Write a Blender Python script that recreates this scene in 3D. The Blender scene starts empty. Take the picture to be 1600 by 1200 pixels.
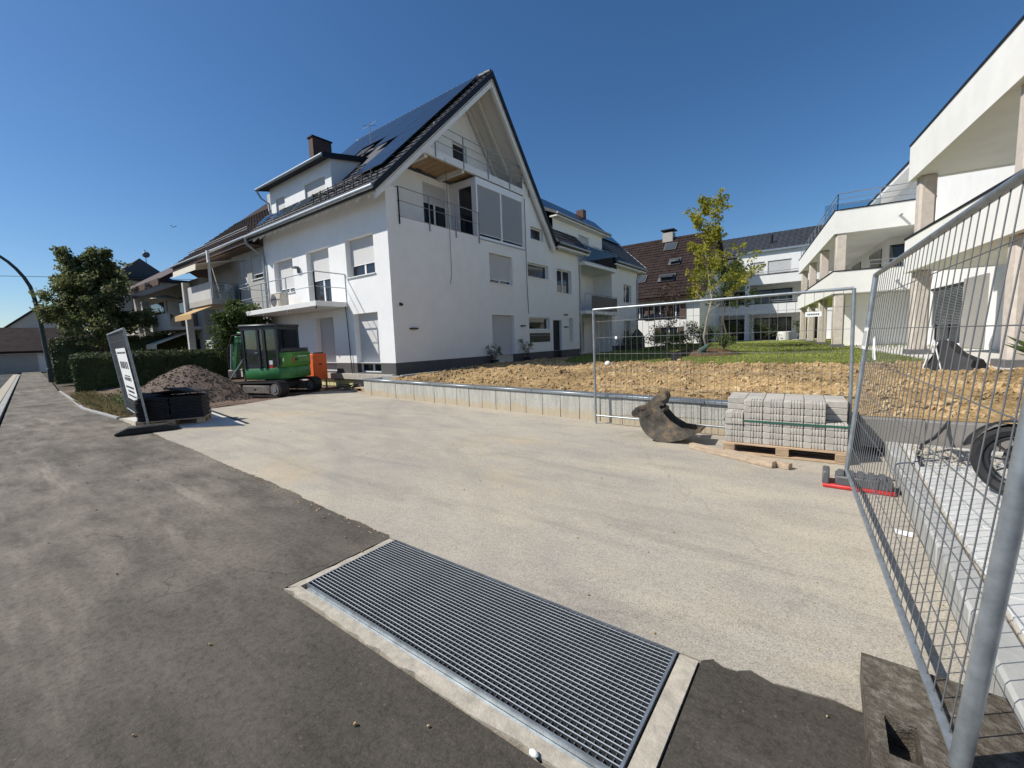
import bpy, bmesh, math, random
from mathutils import Vector, Matrix, noise
random.seed(7)
R = math.radians
# ------------------------------------------------------------------ camera
scene = bpy.context.scene
COL = scene.collection
cam_d = bpy.data.cameras.new('camera'); cam = bpy.data.objects.new('camera', cam_d); COL.objects.link(cam)
cam_d.sensor_width = 36.0; cam_d.lens = 36.0 * 660 / 1600; cam_d.clip_start = 0.05; cam_d.clip_end = 3000
def _n(v): return v.normalized()
cY = _n(Vector((495, -86, 660))); cL = Vector((-887, -36, 660)); cL = _n(cL - cY * cY.dot(cL)); cX = -cL; cZ = cX.cross(cY)
rot = Matrix((cX, cY, cZ))                       # camera (x right, y down, z forward) -> world
right = rot @ Vector((1, 0, 0)); up = rot @ Vector((0, -1, 0)); back = rot @ Vector((0, 0, -1))
m3 = Matrix((right, up, back)).transposed()
cam.matrix_world = Matrix.Translation((0, 0, 1.6)) @ m3.to_4x4()
scene.camera = cam
# ------------------------------------------------------------------ sky and sun
sun_travel = Vector((1.06, 1.0, -1.48)).normalized()
world = bpy.data.worlds.new('World'); scene.world = world; world.use_nodes = True
wn = world.node_tree.nodes; wl = world.node_tree.links
sky = wn.new('ShaderNodeTexSky'); sky.sky_type = 'NISHITA'; sky.sun_disc = False
sky.sun_elevation = R(45.4); sky.sun_rotation = math.atan2(-sun_travel.x, -sun_travel.y)
sky.altitude = 300; sky.air_density = 1.0; sky.dust_density = 0.6; sky.ozone_density = 5.0
bgn = wn['Background']; bgn.inputs['Strength'].default_value = 0.102
hs_ = wn.new('ShaderNodeHueSaturation'); hs_.inputs['Saturation'].default_value = 1.17
wl.new(sky.outputs[0], hs_.inputs['Color']); wl.new(hs_.outputs[0], bgn.inputs['Color'])
sl = bpy.data.lights.new('sun', 'SUN'); sl.energy = 5.0; sl.angle = R(0.53); sl.color = (1.0, 0.95, 0.87)
so = bpy.data.objects.new('sun', sl); COL.objects.link(so); so.location = (-20, -20, 30)
so.rotation_euler = sun_travel.to_track_quat('-Z', 'Y').to_euler()
vs = scene.view_settings; vs.view_transform = 'Standard'; vs.look = 'None'; vs.exposure = 0.12; vs.gamma = 1.0; vs.use_curve_mapping = False
scene.render.engine = 'CYCLES'

# ------------------------------------------------------------------ materials
MAT = {}
def nt(name):
    m = bpy.data.materials.new(name); m.use_nodes = True
    t = m.node_tree; return m, t.nodes, t.links, t.nodes['Principled BSDF']
def ramp(N, L, fac, stops):
    r = N.new('ShaderNodeValToRGB'); e = r.color_ramp.elements
    while len(e) < len(stops): e.new(0.5)
    for i, (p, c) in enumerate(stops): e[i].position = p; e[i].color = (*c, 1) if len(c) == 3 else c
    L.new(fac, r.inputs[0]); return r
def tex(N, L, scale, detail=6, rough=0.6, vec=None, dist=0.0):
    n = N.new('ShaderNodeTexNoise'); n.inputs['Scale'].default_value = scale; n.inputs['Detail'].default_value = detail
    n.inputs['Roughness'].default_value = rough; n.inputs['Distortion'].default_value = dist
    if vec: L.new(vec, n.inputs['Vector'])
    return n
def mixc(N, L, fac, a, b, mode='MIX'):
    m = N.new('ShaderNodeMix'); m.data_type = 'RGBA'; m.blend_type = mode
    for s, v in ((0, fac), (6, a), (7, b)):
        if hasattr(v, 'is_output'): L.new(v, m.inputs[s])
        elif s == 0: m.inputs[0].default_value = v
        else: m.inputs[s].default_value = (*v, 1)
    return m.outputs[2]
def geo(N, L, scale=(1, 1, 1)):
    "world position: same grain everywhere, no texture coordinates needed"
    g = N.new('ShaderNodeNewGeometry'); mp = N.new('ShaderNodeMapping'); mp.inputs['Scale'].default_value = scale
    L.new(g.outputs['Position'], mp.inputs['Vector']); return mp.outputs[0]
def bump(N, L, h, b, strength=0.3, dist=0.02):
    n = N.new('ShaderNodeBump'); n.inputs['Strength'].default_value = strength; n.inputs['Distance'].default_value = dist
    L.new(h, n.inputs['Height']); L.new(n.outputs[0], b.inputs['Normal'])
def plain(name, col, rough=0.6, metal=0.0, var=0.12, scale=6.0, bumps=0.0, spec=0.5, bscale=60, stretch=(1, 1, 1), objvar=0.0, streak=0.0):
    m, N, L, b = nt(name)
    v = geo(N, L, stretch)
    t = tex(N, L, scale, 5, 0.6, v)
    lo = tuple(c * (1 - var) for c in col); hi = tuple(min(1, c * (1 + var)) for c in col)
    out = ramp(N, L, t.outputs['Fac'], [(0.3, lo), (0.7, hi)]).outputs[0]
    if streak:                               # faint rain streaks and blotches of a real facade
        sk = tex(N, L, 1.0, 6, 0.65, geo(N, L, (1.3, 1.3, 0.30)), 0.6); sr = ramp(N, L, sk.outputs['Fac'], [(0.38, (1 - streak,) * 3), (0.6, (1, 1, 1))])
        out = mixc(N, L, 1.0, out, sr.outputs[0], 'MULTIPLY')
    if objvar:
        oi = N.new('ShaderNodeObjectInfo')
        rr = ramp(N, L, oi.outputs['Random'], [(0, (1 - objvar,) * 3), (1, (1 + objvar,) * 3)])
        out = mixc(N, L, 1.0, out, rr.outputs[0], 'MULTIPLY')
    L.new(out, b.inputs['Base Color'])
    b.inputs['Roughness'].default_value = rough; b.inputs['Metallic'].default_value = metal
    b.inputs['Specular IOR Level'].default_value = spec
    if bumps:
        t2 = tex(N, L, bscale, 4, 0.6, v); bump(N, L, t2.outputs['Fac'], b, bumps, 0.01)
    MAT[name] = m; return m
plain('stucco', (0.79, 0.79, 0.775), 0.9, var=0.03, scale=2.0, bumps=0.3, spec=0.2, bscale=45, streak=0.03)
plain('stucco_warm', (0.79, 0.785, 0.75), 0.9, var=0.04, scale=1.5, bumps=0.2, spec=0.2, streak=0.035)
plain('parapet_grey', (0.50, 0.49, 0.46), 0.9, var=0.08, scale=1.2)
plain('stucco_old', (0.40, 0.385, 0.35), 0.9, var=0.08, scale=1.2, bumps=0.15, spec=0.2)
plain('stucco_grey', (0.30, 0.29, 0.27), 0.9, var=0.08, scale=0.8, spec=0.2)
plain('plinth', (0.10, 0.10, 0.10), 0.85, var=0.1, scale=3, bumps=0.1, spec=0.2)
plain('white_paint', (0.78, 0.78, 0.77), 0.45, var=0.02)
plain('white_wood', (0.72, 0.71, 0.68), 0.6, var=0.05, scale=4)
plain('soffit_wood', (0.62, 0.60, 0.56), 0.7, var=0.06, scale=5, stretch=(1, 8, 1))
plain('timber_ceiling', (0.46, 0.30, 0.16), 0.6, var=0.2, scale=4, stretch=(1, 10, 1))
plain('dark_trim', (0.014, 0.016, 0.022), 0.55, var=0.1, spec=0.25)
plain('grate_web_shade', (0.045, 0.048, 0.05), 0.6, 0.3, var=0.2)  # bar sides: shade between neighbouring bars put into the colour
plain('roof_dark', (0.045, 0.047, 0.052), 0.55, var=0.3, scale=3, objvar=0.15)
plain('roof_slate', (0.05, 0.055, 0.065), 0.6, var=0.25, scale=2)
plain('roof_brown', (0.034, 0.023, 0.021), 0.85, var=0.4, scale=1.6, spec=0.15)
plain('roof_red', (0.045, 0.018, 0.015), 0.75, var=0.35, scale=1.5)
plain('zinc', (0.34, 0.37, 0.39), 0.42, 0.75, var=0.12, scale=5)
plain('galvanised', (0.33, 0.36, 0.38), 0.45, 0.7, var=0.22, scale=14, bumps=0.06, bscale=40)
plain('galv_wire', (0.15, 0.155, 0.16), 0.55, 0.3, var=0.15, scale=12)
plain('steel_rail', (0.30, 0.31, 0.32), 0.45, 0.6, var=0.1)
plain('grate_steel', (0.68, 0.73, 0.76), 0.42, 0.45, var=0.15, scale=5)
plain('grate_cross', (0.16, 0.175, 0.19), 0.5, 0.4, var=0.1)
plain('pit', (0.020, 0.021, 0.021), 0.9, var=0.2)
plain('black_rubber', (0.018, 0.018, 0.019), 0.75, var=0.35, scale=9, bumps=0.2)
plain('black_plastic', (0.022, 0.022, 0.024), 0.45, var=0.15)
plain('grey_plastic', (0.10, 0.10, 0.105), 0.5, var=0.1)
plain('excavator_green', (0.030, 0.17, 0.045), 0.42, var=0.25, scale=4, spec=0.5)
plain('excavator_green_light', (0.07, 0.23, 0.03), 0.42, var=0.2, scale=4)
plain('cab_black', (0.028, 0.030, 0.034), 0.45, var=0.2)
plain('track_steel', (0.16, 0.145, 0.125), 0.7, 0.2, var=0.4, scale=7)
plain('orange_paint', (0.75, 0.125, 0.02), 0.45, var=0.06)
plain('red_paint', (0.55, 0.03, 0.03), 0.5, var=0.1)
plain('pallet_wood', (0.42, 0.30, 0.19), 0.8, var=0.28, scale=7, stretch=(1, 9, 9), bumps=0.15, objvar=0.15)
plain('beam_wood', (0.44, 0.34, 0.24), 0.8, var=0.25, scale=5, stretch=(1, 5, 5), bumps=0.15, objvar=0.1)
plain('paver', (0.43, 0.405, 0.36), 0.9, var=0.12, scale=14, bumps=0.3, spec=0.2, bscale=120, objvar=0.10)
plain('paving', (0.50, 0.50, 0.48), 0.9, var=0.10, scale=6, bumps=0.25, spec=0.2, bscale=120, objvar=0.07)
plain('kerb', (0.36, 0.36, 0.34), 0.9, var=0.1, scale=7, bumps=0.25, spec=0.2, objvar=0.06)
plain('kerb_wall', (0.23, 0.215, 0.195), 0.9, var=0.12, scale=4, bumps=0.2, spec=0.2)
plain('slab_light', (0.56, 0.54, 0.50), 0.9, var=0.08, scale=3, spec=0.2, objvar=0.06)
plain('mortar', (0.42, 0.38, 0.31), 0.95, var=0.22, scale=14, bumps=0.4, spec=0.1)
plain('pillar', (0.56, 0.50, 0.44), 0.9, var=0.12, scale=6, bumps=0.15, spec=0.2)
plain('pillar_foot', (0.13, 0.13, 0.13), 0.9, var=0.1)
plain('strap', (0.02, 0.11, 0.075), 0.4, var=0.05)
plain('bark', (0.12, 0.09, 0.065), 0.9, var=0.35, scale=9, stretch=(1, 1, 0.25), bumps=0.4)
plain('bark_pale', (0.32, 0.28, 0.22), 0.9, var=0.3, scale=9, stretch=(1, 1, 0.25))
plain('brick_dark', (0.10, 0.06, 0.05), 0.9, var=0.35, scale=16)
plain('shutter_wood', (0.09, 0.055, 0.04), 0.7, var=0.2)
plain('awning_white', (0.66, 0.61, 0.50), 0.8, var=0.05)
plain('awning_yellow', (0.45, 0.29, 0.12), 0.8, var=0.08)
plain('cloth_green', (0.045, 0.085, 0.075), 0.8, var=0.25)
plain('umbrella_grey', (0.085, 0.085, 0.08), 0.8, var=0.1)
plain('foam_yellow', (0.62, 0.58, 0.30), 0.9, var=0.15, scale=4)
plain('tarp', (0.018, 0.018, 0.02), 0.7, var=0.3, bumps=0.3, bscale=12)
plain('concrete_raw', (0.42, 0.39, 0.34), 0.9, var=0.2, scale=5, bumps=0.2)
plain('ac_beige', (0.52, 0.46, 0.38), 0.6, var=0.06)
plain('flower', (0.55, 0.16, 0.20), 0.7, var=0.3)
plain('post_green', (0.055, 0.07, 0.065), 0.5, 0.2, var=0.15)
plain('bird_dark', (0.02, 0.02, 0.02), 0.8)
plain('ball_white', (0.72, 0.71, 0.68), 0.6, var=0.15, scale=20)
plain('ink', (0.03, 0.03, 0.035), 0.8)
plain('poster', (0.80, 0.80, 0.78), 0.7, var=0.03)
plain('mesh_screen', (0.075, 0.08, 0.082), 0.7, var=0.1)

def shutter_mat(name, col, period=0.05):
    m, N, L, b = nt(name)
    g = N.new('ShaderNodeNewGeometry'); sp = N.new('ShaderNodeSeparateXYZ'); L.new(g.outputs['Position'], sp.inputs[0])
    mu = N.new('ShaderNodeMath'); mu.operation = 'MULTIPLY'; mu.inputs[1].default_value = 2 * math.pi / period; L.new(sp.outputs['Z'], mu.inputs[0])
    sn = N.new('ShaderNodeMath'); sn.operation = 'SINE'; L.new(mu.outputs[0], sn.inputs[0])
    ab = N.new('ShaderNodeMath'); ab.operation = 'ABSOLUTE'; L.new(sn.outputs[0], ab.inputs[0])
    b.inputs['Base Color'].default_value = (*col, 1); b.inputs['Roughness'].default_value = 0.5
    bump(N, L, ab.outputs[0], b, 0.9, 0.014); MAT[name] = m
shutter_mat('shutter_white', (0.66, 0.66, 0.65)); shutter_mat('shutter_grey', (0.40, 0.415, 0.43)); shutter_mat('shutter_light', (0.58, 0.58, 0.58))

def glass_mat(name, col, rough=0.04):
    m, N, L, b = nt(name); b.inputs['Base Color'].default_value = (*col, 1); b.inputs['Roughness'].default_value = rough
    b.inputs['Specular IOR Level'].default_value = 0.55
    MAT[name] = m
glass_mat('glass', (0.018, 0.022, 0.03)); glass_mat('glass_light', (0.06, 0.07, 0.08))
def clear_mat(name, tint, k=0.75):
    m, N, L, b = nt(name); N.remove(b)
    tr = N.new('ShaderNodeBsdfTransparent'); tr.inputs[0].default_value = (*tint, 1)
    gl = N.new('ShaderNodeBsdfGlossy'); gl.inputs['Roughness'].default_value = 0.03
    lw = N.new('ShaderNodeLayerWeight'); lw.inputs[0].default_value = 0.35
    mx = N.new('ShaderNodeMixShader'); L.new(lw.outputs['Fresnel'], mx.inputs[0]); L.new(tr.outputs[0], mx.inputs[1]); L.new(gl.outputs[0], mx.inputs[2])
    L.new(mx.outputs[0], N['Material Output'].inputs[0]); MAT[name] = m
clear_mat('clear_glass', (0.72, 0.80, 0.80)); clear_mat('balcony_glass', (0.75, 0.82, 0.85))
def solar_mat():
    m, N, L, b = nt('solar'); v = geo(N, L)
    t = tex(N, L, 0.5, 2, 0.5, v)
    r = ramp(N, L, t.outputs['Fac'], [(0.3, (0.006, 0.008, 0.013)), (0.7, (0.010, 0.013, 0.02))])
    L.new(r.outputs[0], b.inputs['Base Color']); b.inputs['Roughness'].default_value = 0.22; b.inputs['Specular IOR Level'].default_value = 0.6
    MAT['solar'] = m
solar_mat()

def asphalt_mat(name, base, dust, dust_lo, dust_hi, dirmap, site=False):
    m, N, L, b = nt(name); v = geo(N, L); vd = geo(N, L, dirmap)
    grain = tex(N, L, 75, 4, 0.8, v); big = tex(N, L, 0.6, 8, 0.66, vd, 0.15); mid = tex(N, L, 2.6, 8, 0.68, vd, 0.1)
    vo = N.new('ShaderNodeTexVoronoi'); vo.inputs['Scale'].default_value = 130; L.new(v, vo.inputs['Vector'])
    g = ramp(N, L, grain.outputs['Fac'], [(0.3, tuple(c * 0.45 for c in base)), (0.55, base), (0.78, tuple(c * 2.1 for c in base))])
    speck = ramp(N, L, vo.outputs['Color'], [(0.90, (0, 0, 0)), (0.98, (0.7, 0.7, 0.7))])
    c1 = mixc(N, L, speck.outputs[0], g.outputs[0], tuple(min(1, c * 3.2) for c in base))
    dm = ramp(N, L, big.outputs['Fac'], [(dust_lo, (0, 0, 0)), (dust_hi, (0.85, 0.85, 0.85))])
    dm2 = ramp(N, L, mid.outputs['Fac'], [(0.34, (0.30,) * 3), (0.64, (1, 1, 1))])
    f = mixc(N, L, 1.0, dm.outputs[0], dm2.outputs[0], 'MULTIPLY')
    if site:                                   # dust carried out of the building site lies thickest in front of the drive
        gp = N.new('ShaderNodeNewGeometry'); sp = N.new('ShaderNodeSeparateXYZ'); L.new(gp.outputs['Position'], sp.inputs[0])
        ma = N.new('ShaderNodeMath'); ma.operation = 'MULTIPLY_ADD'; ma.inputs[1].default_value = 1.6; L.new(mid.outputs['Fac'], ma.inputs[0]); L.new(sp.outputs['X'], ma.inputs[2])
        mr = N.new('ShaderNodeMapRange'); mr.inputs[1].default_value = -0.6; mr.inputs[2].default_value = -4.0; mr.inputs[3].default_value = 0.25; mr.inputs[4].default_value = 1.0
        L.new(ma.outputs[0], mr.inputs[0]); f = mixc(N, L, 1.0, f, mr.outputs[0], 'MULTIPLY')
        st = tex(N, L, 1.1, 5, 0.6, geo(N, L, (0.25, 2.2, 1)), 0.1); sr = ramp(N, L, st.outputs['Fac'], [(0.58, (0, 0, 0)), (0.70, (0.5,) * 3)])
        f = mixc(N, L, 1.0, f, mixc(N, L, 1.0, sr.outputs[0], mr.outputs[0], 'MULTIPLY'), 'ADD')
    c2 = mixc(N, L, f, c1, dust)
    mt = tex(N, L, 26, 5, 0.75, v); mr2 = ramp(N, L, mt.outputs['Fac'], [(0.33, (0.66,) * 3), (0.5, (1, 1, 1)), (0.72, (1.22,) * 3)])     # worn aggregate
    c2 = mixc(N, L, 1.0, c2, mr2.outputs[0], 'MULTIPLY')
    ck = N.new('ShaderNodeTexVoronoi'); ck.feature = 'DISTANCE_TO_EDGE'; ck.inputs['Scale'].default_value = 0.42
    wob = tex(N, L, 1.6, 5, 0.6, v); va = N.new('ShaderNodeVectorMath'); va.operation = 'MULTIPLY_ADD'; va.inputs[1].default_value = (0.9, 0.9, 0); L.new(wob.outputs['Color'], va.inputs[0]); L.new(v, va.inputs[2]); L.new(va.outputs[0], ck.inputs['Vector'])
    cr1 = ramp(N, L, ck.outputs['Distance'], [(0.0, (1, 1, 1)), (0.006, (0, 0, 0))]); cm_ = tex(N, L, 0.5, 2, 0.5, v); cr2 = ramp(N, L, cm_.outputs['Fac'], [(0.55, (0, 0, 0)), (0.62, (0.6,) * 3)])
    c2 = mixc(N, L, mixc(N, L, 1.0, cr1.outputs[0], cr2.outputs[0], 'MULTIPLY'), c2, tuple(c * 0.5 for c in base))
    L.new(c2, b.inputs['Base Color']); b.inputs['Roughness'].default_value = 0.92; b.inputs['Specular IOR Level'].default_value = 0.25
    bump(N, L, grain.outputs['Fac'], b, 0.55, 0.012); MAT[name] = m
asphalt_mat('asphalt', (0.050, 0.0435, 0.0355), (0.265, 0.235, 0.19), 0.20, 0.52, (0.45, 1.1, 1), True)
asphalt_mat('road_asphalt', (0.055, 0.055, 0.055), (0.12, 0.115, 0.10), 0.4, 0.75, (0.3, 1.0, 1))
def drive_mat():
    m, N, L, b = nt('drive_concrete'); v = geo(N, L); vd = geo(N, L, (0.5, 1.0, 1)); vs_ = geo(N, L, (0.55, 0.9, 1))
    fine = tex(N, L, 120, 3, 0.7, v); mid = tex(N, L, 2.0, 9, 0.7, vd, 0.12); big = tex(N, L, 0.45, 7, 0.65, vs_, 0.15); och = tex(N, L, 0.75, 6, 0.62, vs_, 0.1)
    L2 = ramp(N, L, fine.outputs['Fac'], [(0.30, (0.23, 0.20, 0.152)), (0.46, (0.435, 0.39, 0.308)), (0.72, (0.61, 0.555, 0.45))])
    stain = ramp(N, L, mid.outputs['Fac'], [(0.34, (0.80, 0.80, 0.81)), (0.52, (1, 1, 1)), (0.78, (1.06, 1.05, 1.03))])
    c = mixc(N, L, 0.85, L2.outputs[0], stain.outputs[0], 'MULTIPLY')
    pt = tex(N, L, 0.8, 9, 0.72, vd, 0.3); pf = ramp(N, L, pt.outputs['Fac'], [(0.42, (0.6,) * 3), (0.60, (0, 0, 0))])          # greyer worn areas
    c = mixc(N, L, pf.outputs[0], c, mixc(N, L, 1.0, L2.outputs[0], (0.80, 0.83, 0.92), 'MULTIPLY'))
    gpos = N.new('ShaderNodeNewGeometry')
    for ctr, rads in (((-9.0, -3.5, 0), (7.6, 9.1)), ((-1.5, 14.5, 0), (9.4, 10.9))):                                              # tyre marks of turning vehicles
        dv = N.new('ShaderNodeVectorMath'); dv.operation = 'DISTANCE'; dv.inputs[1].default_value = ctr; L.new(gpos.outputs['Position'], dv.inputs[0])
        for rd in rads:
            sb = N.new('ShaderNodeMath'); sb.operation = 'SUBTRACT'; sb.inputs[1].default_value = rd; L.new(dv.outputs['Value'], sb.inputs[0])
            ab = N.new('ShaderNodeMath'); ab.operation = 'ABSOLUTE'; L.new(sb.outputs[0], ab.inputs[0])
            bd_ = ramp(N, L, ab.outputs[0], [(0.06, (1, 1, 1)), (0.16, (0, 0, 0))]); pr2 = ramp(N, L, mid.outputs['Fac'], [(0.42, (0, 0, 0)), (0.62, (0.30,) * 3)])
            c = mixc(N, L, mixc(N, L, 1.0, bd_.outputs[0], pr2.outputs[0], 'MULTIPLY'), c, (0.25, 0.235, 0.205))
    ck = N.new('ShaderNodeTexVoronoi'); ck.feature = 'DISTANCE_TO_EDGE'; ck.inputs['Scale'].default_value = 0.22
    wob = tex(N, L, 1.2, 6, 0.65, v); va = N.new('ShaderNodeVectorMath'); va.operation = 'MULTIPLY_ADD'; va.inputs[1].default_value = (1.1, 1.1, 0); L.new(wob.outputs['Color'], va.inputs[0]); L.new(v, va.inputs[2]); L.new(va.outputs[0], ck.inputs['Vector'])
    cr1 = ramp(N, L, ck.outputs['Distance'], [(0.0, (0.22,) * 3), (0.002, (0, 0, 0))]); c = mixc(N, L, cr1.outputs[0], c, (0.14, 0.12, 0.09))
    st2 = ramp(N, L, big.outputs['Fac'], [(0.36, (0.84, 0.84, 0.86)), (0.6, (1.02, 1.01, 0.99))])
    c = mixc(N, L, 1.0, c, st2.outputs[0], 'MULTIPLY')
    tk_ = tex(N, L, 1.0, 8, 0.7, geo(N, L, (0.30, 2.6, 1)), 0.25); tr_ = ramp(N, L, tk_.outputs['Fac'], [(0.33, (0.82, 0.82, 0.84)), (0.47, (1, 1, 1))])   # scuffs left by wheels
    c = mixc(N, L, 1.0, c, tr_.outputs[0], 'MULTIPLY')
    gr_ = tex(N, L, 34, 4, 0.7, v); gr2 = ramp(N, L, gr_.outputs['Fac'], [(0.32, (0.88,) * 3), (0.55, (1.02,) * 3)])
    c = mixc(N, L, 1.0, c, gr2.outputs[0], 'MULTIPLY')
    of = ramp(N, L, och.outputs['Fac'], [(0.56, (0, 0, 0)), (0.72, (0.55,) * 3)])
    c = mixc(N, L, of.outputs[0], c, (0.50, 0.39, 0.23))
    L.new(c, b.inputs['Base Color']); b.inputs['Roughness'].default_value = 0.92; b.inputs['Specular IOR Level'].default_value = 0.2
    bump(N, L, fine.outputs['Fac'], b, 0.4, 0.008); MAT['drive_concrete'] = m
drive_mat()
def wall_mat():
    m, N, L, b = nt('wall_panel'); v = geo(N, L); vz = geo(N, L, (6, 6, 0.8))
    f = tex(N, L, 70, 4, 0.7, v); s = tex(N, L, 2.0, 5, 0.6, vz)
    a = ramp(N, L, f.outputs['Fac'], [(0.33, (0.25, 0.245, 0.22)), (0.5, (0.46, 0.45, 0.41)), (0.7, (0.56, 0.55, 0.50))])
    k = ramp(N, L, s.outputs['Fac'], [(0.3, (0.78, 0.78, 0.76)), (0.65, (1.06, 1.06, 1.04))])
    c = mixc(N, L, 1.0, a.outputs[0], k.outputs[0], 'MULTIPLY')
    sp = N.new('ShaderNodeSeparateXYZ'); g = N.new('ShaderNodeNewGeometry'); L.new(g.outputs['Position'], sp.inputs[0])
    n2 = tex(N, L, 3.0, 3, 0.5, v); ad = N.new('ShaderNodeMath'); ad.operation = 'MULTIPLY_ADD'; ad.inputs[1].default_value = -0.25
    L.new(n2.outputs['Fac'], ad.inputs[0]); L.new(sp.outputs['Z'], ad.inputs[2])
    mud = ramp(N, L, ad.outputs[0], [(0.0, (0.6,) * 3), (0.09, (0, 0, 0))])          # splashed soil along the foot
    c = mixc(N, L, mud.outputs[0], c, (0.46, 0.36, 0.22))
    L.new(c, b.inputs['Base Color']); b.inputs['Roughness'].default_value = 0.9; b.inputs['Specular IOR Level'].default_value = 0.2
    bump(N, L, f.outputs['Fac'], b, 0.35, 0.01); MAT['wall_panel'] = m
wall_mat()
def speckle(name, stops, scale, bs=0.5, big=None, detail=5):
    m, N, L, b = nt(name); v = geo(N, L); f = tex(N, L, scale, detail, 0.7, v)
    out = ramp(N, L, f.outputs['Fac'], stops).outputs[0]
    if big:
        k = tex(N, L, big, 4, 0.6, v); kr = ramp(N, L, k.outputs['Fac'], [(0.33, (0.58,) * 3), (0.62, (1.12,) * 3)])
        out = mixc(N, L, 1.0, out, kr.outputs[0], 'MULTIPLY')
    L.new(out, b.inputs['Base Color']); b.inputs['Roughness'].default_value = 0.95; b.inputs['Specular IOR Level'].default_value = 0.1
    bump(N, L, f.outputs['Fac'], b, bs, 0.03); MAT[name] = m
speckle('soil', [(0.28, (0.15, 0.09, 0.04)), (0.48, (0.36, 0.245, 0.115)), (0.72, (0.54, 0.40, 0.22))], 14, 0.9, 0.7)
speckle('clod', [(0.30, (0.22, 0.14, 0.065)), (0.5, (0.42, 0.30, 0.16)), (0.72, (0.62, 0.50, 0.31))], 7, 0.5, 0.7)
speckle('dirt', [(0.3, (0.09, 0.06, 0.045)), (0.5, (0.17, 0.12, 0.09)), (0.72, (0.30, 0.24, 0.19))], 20, 0.5, 0.8)
speckle('gravel', [(0.3, (0.07, 0.052, 0.042)), (0.5, (0.155, 0.118, 0.095)), (0.74, (0.33, 0.26, 0.21))], 26, 0.6)
speckle('lawn', [(0.3, (0.13, 0.16, 0.035)), (0.5, (0.22, 0.25, 0.055)), (0.72, (0.33, 0.34, 0.095))], 9, 0.5, 0.5)
speckle('mulch', [(0.3, (0.05, 0.03, 0.02)), (0.5, (0.11, 0.07, 0.04)), (0.72, (0.2, 0.14, 0.08))], 12, 0.6)
speckle('earth', [(0.3, (0.07, 0.06, 0.045)), (0.7, (0.15, 0.13, 0.10))], 2.0, 0.3)
speckle('block_rough', [(0.28, (0.07, 0.058, 0.045)), (0.5, (0.125, 0.108, 0.085)), (0.75, (0.26, 0.24, 0.20))], 22, 0.8, 2.5)
speckle('bucket_steel', [(0.3, (0.055, 0.052, 0.048)), (0.52, (0.125, 0.11, 0.092)), (0.72, (0.30, 0.20, 0.10))], 7, 0.2, 2.5)
def leaf_mat(name, stops, trans=0.35):
    m, N, L, b = nt(name); v = geo(N, L)
    f = tex(N, L, 1.3, 3, 0.6, v); f2 = tex(N, L, 22, 2, 0.5, v)
    a = N.new('ShaderNodeMath'); a.operation = 'MULTIPLY_ADD'; a.inputs[1].default_value = 0.55; L.new(f2.outputs['Fac'], a.inputs[0])
    s = N.new('ShaderNodeMath'); s.operation = 'MULTIPLY'; s.inputs[1].default_value = 0.5; L.new(f.outputs['Fac'], s.inputs[0]); L.new(s.outputs[0], a.inputs[2])
    r = ramp(N, L, a.outputs[0], stops); L.new(r.outputs[0], b.inputs['Base Color']); b.inputs['Roughness'].default_value = 0.55
    b.inputs['Specular IOR Level'].default_value = 0.3
    tl = N.new('ShaderNodeBsdfTranslucent'); L.new(r.outputs[0], tl.inputs[0]); mx = N.new('ShaderNodeMixShader'); mx.inputs[0].default_value = trans
    L.new(b.outputs[0], mx.inputs[1]); L.new(tl.outputs[0], mx.inputs[2]); L.new(mx.outputs[0], N['Material Output'].inputs[0]); MAT[name] = m
leaf_mat('leaf_dark', [(0.35, (0.06, 0.085, 0.026)), (0.50, (0.145, 0.17, 0.065)), (0.68, (0.28, 0.29, 0.13))], 0.45)
leaf_mat('leaf_hedge', [(0.35, (0.022, 0.034, 0.011)), (0.53, (0.055, 0.074, 0.022)), (0.70, (0.12, 0.14, 0.045))], 0.2)
leaf_mat('leaf_yellow', [(0.35, (0.12, 0.15, 0.02)), (0.5, (0.27, 0.28, 0.035)), (0.68, (0.52, 0.45, 0.06))], 0.45)
leaf_mat('leaf_mid', [(0.35, (0.04, 0.065, 0.016)), (0.55, (0.08, 0.115, 0.03)), (0.75, (0.14, 0.17, 0.05))])
leaf_mat('grass_blade', [(0.35, (0.10, 0.13, 0.03)), (0.55, (0.17, 0.20, 0.05)), (0.75, (0.26, 0.27, 0.09))], 0.35)
leaf_mat('dry_grass', [(0.35, (0.12, 0.11, 0.05)), (0.55, (0.20, 0.17, 0.08)), (0.75, (0.30, 0.25, 0.13))], 0.35)
leaf_mat('leaf_purple', [(0.35, (0.05, 0.035, 0.03)), (0.55, (0.09, 0.06, 0.045)), (0.75, (0.14, 0.10, 0.07))], 0.3)

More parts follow.
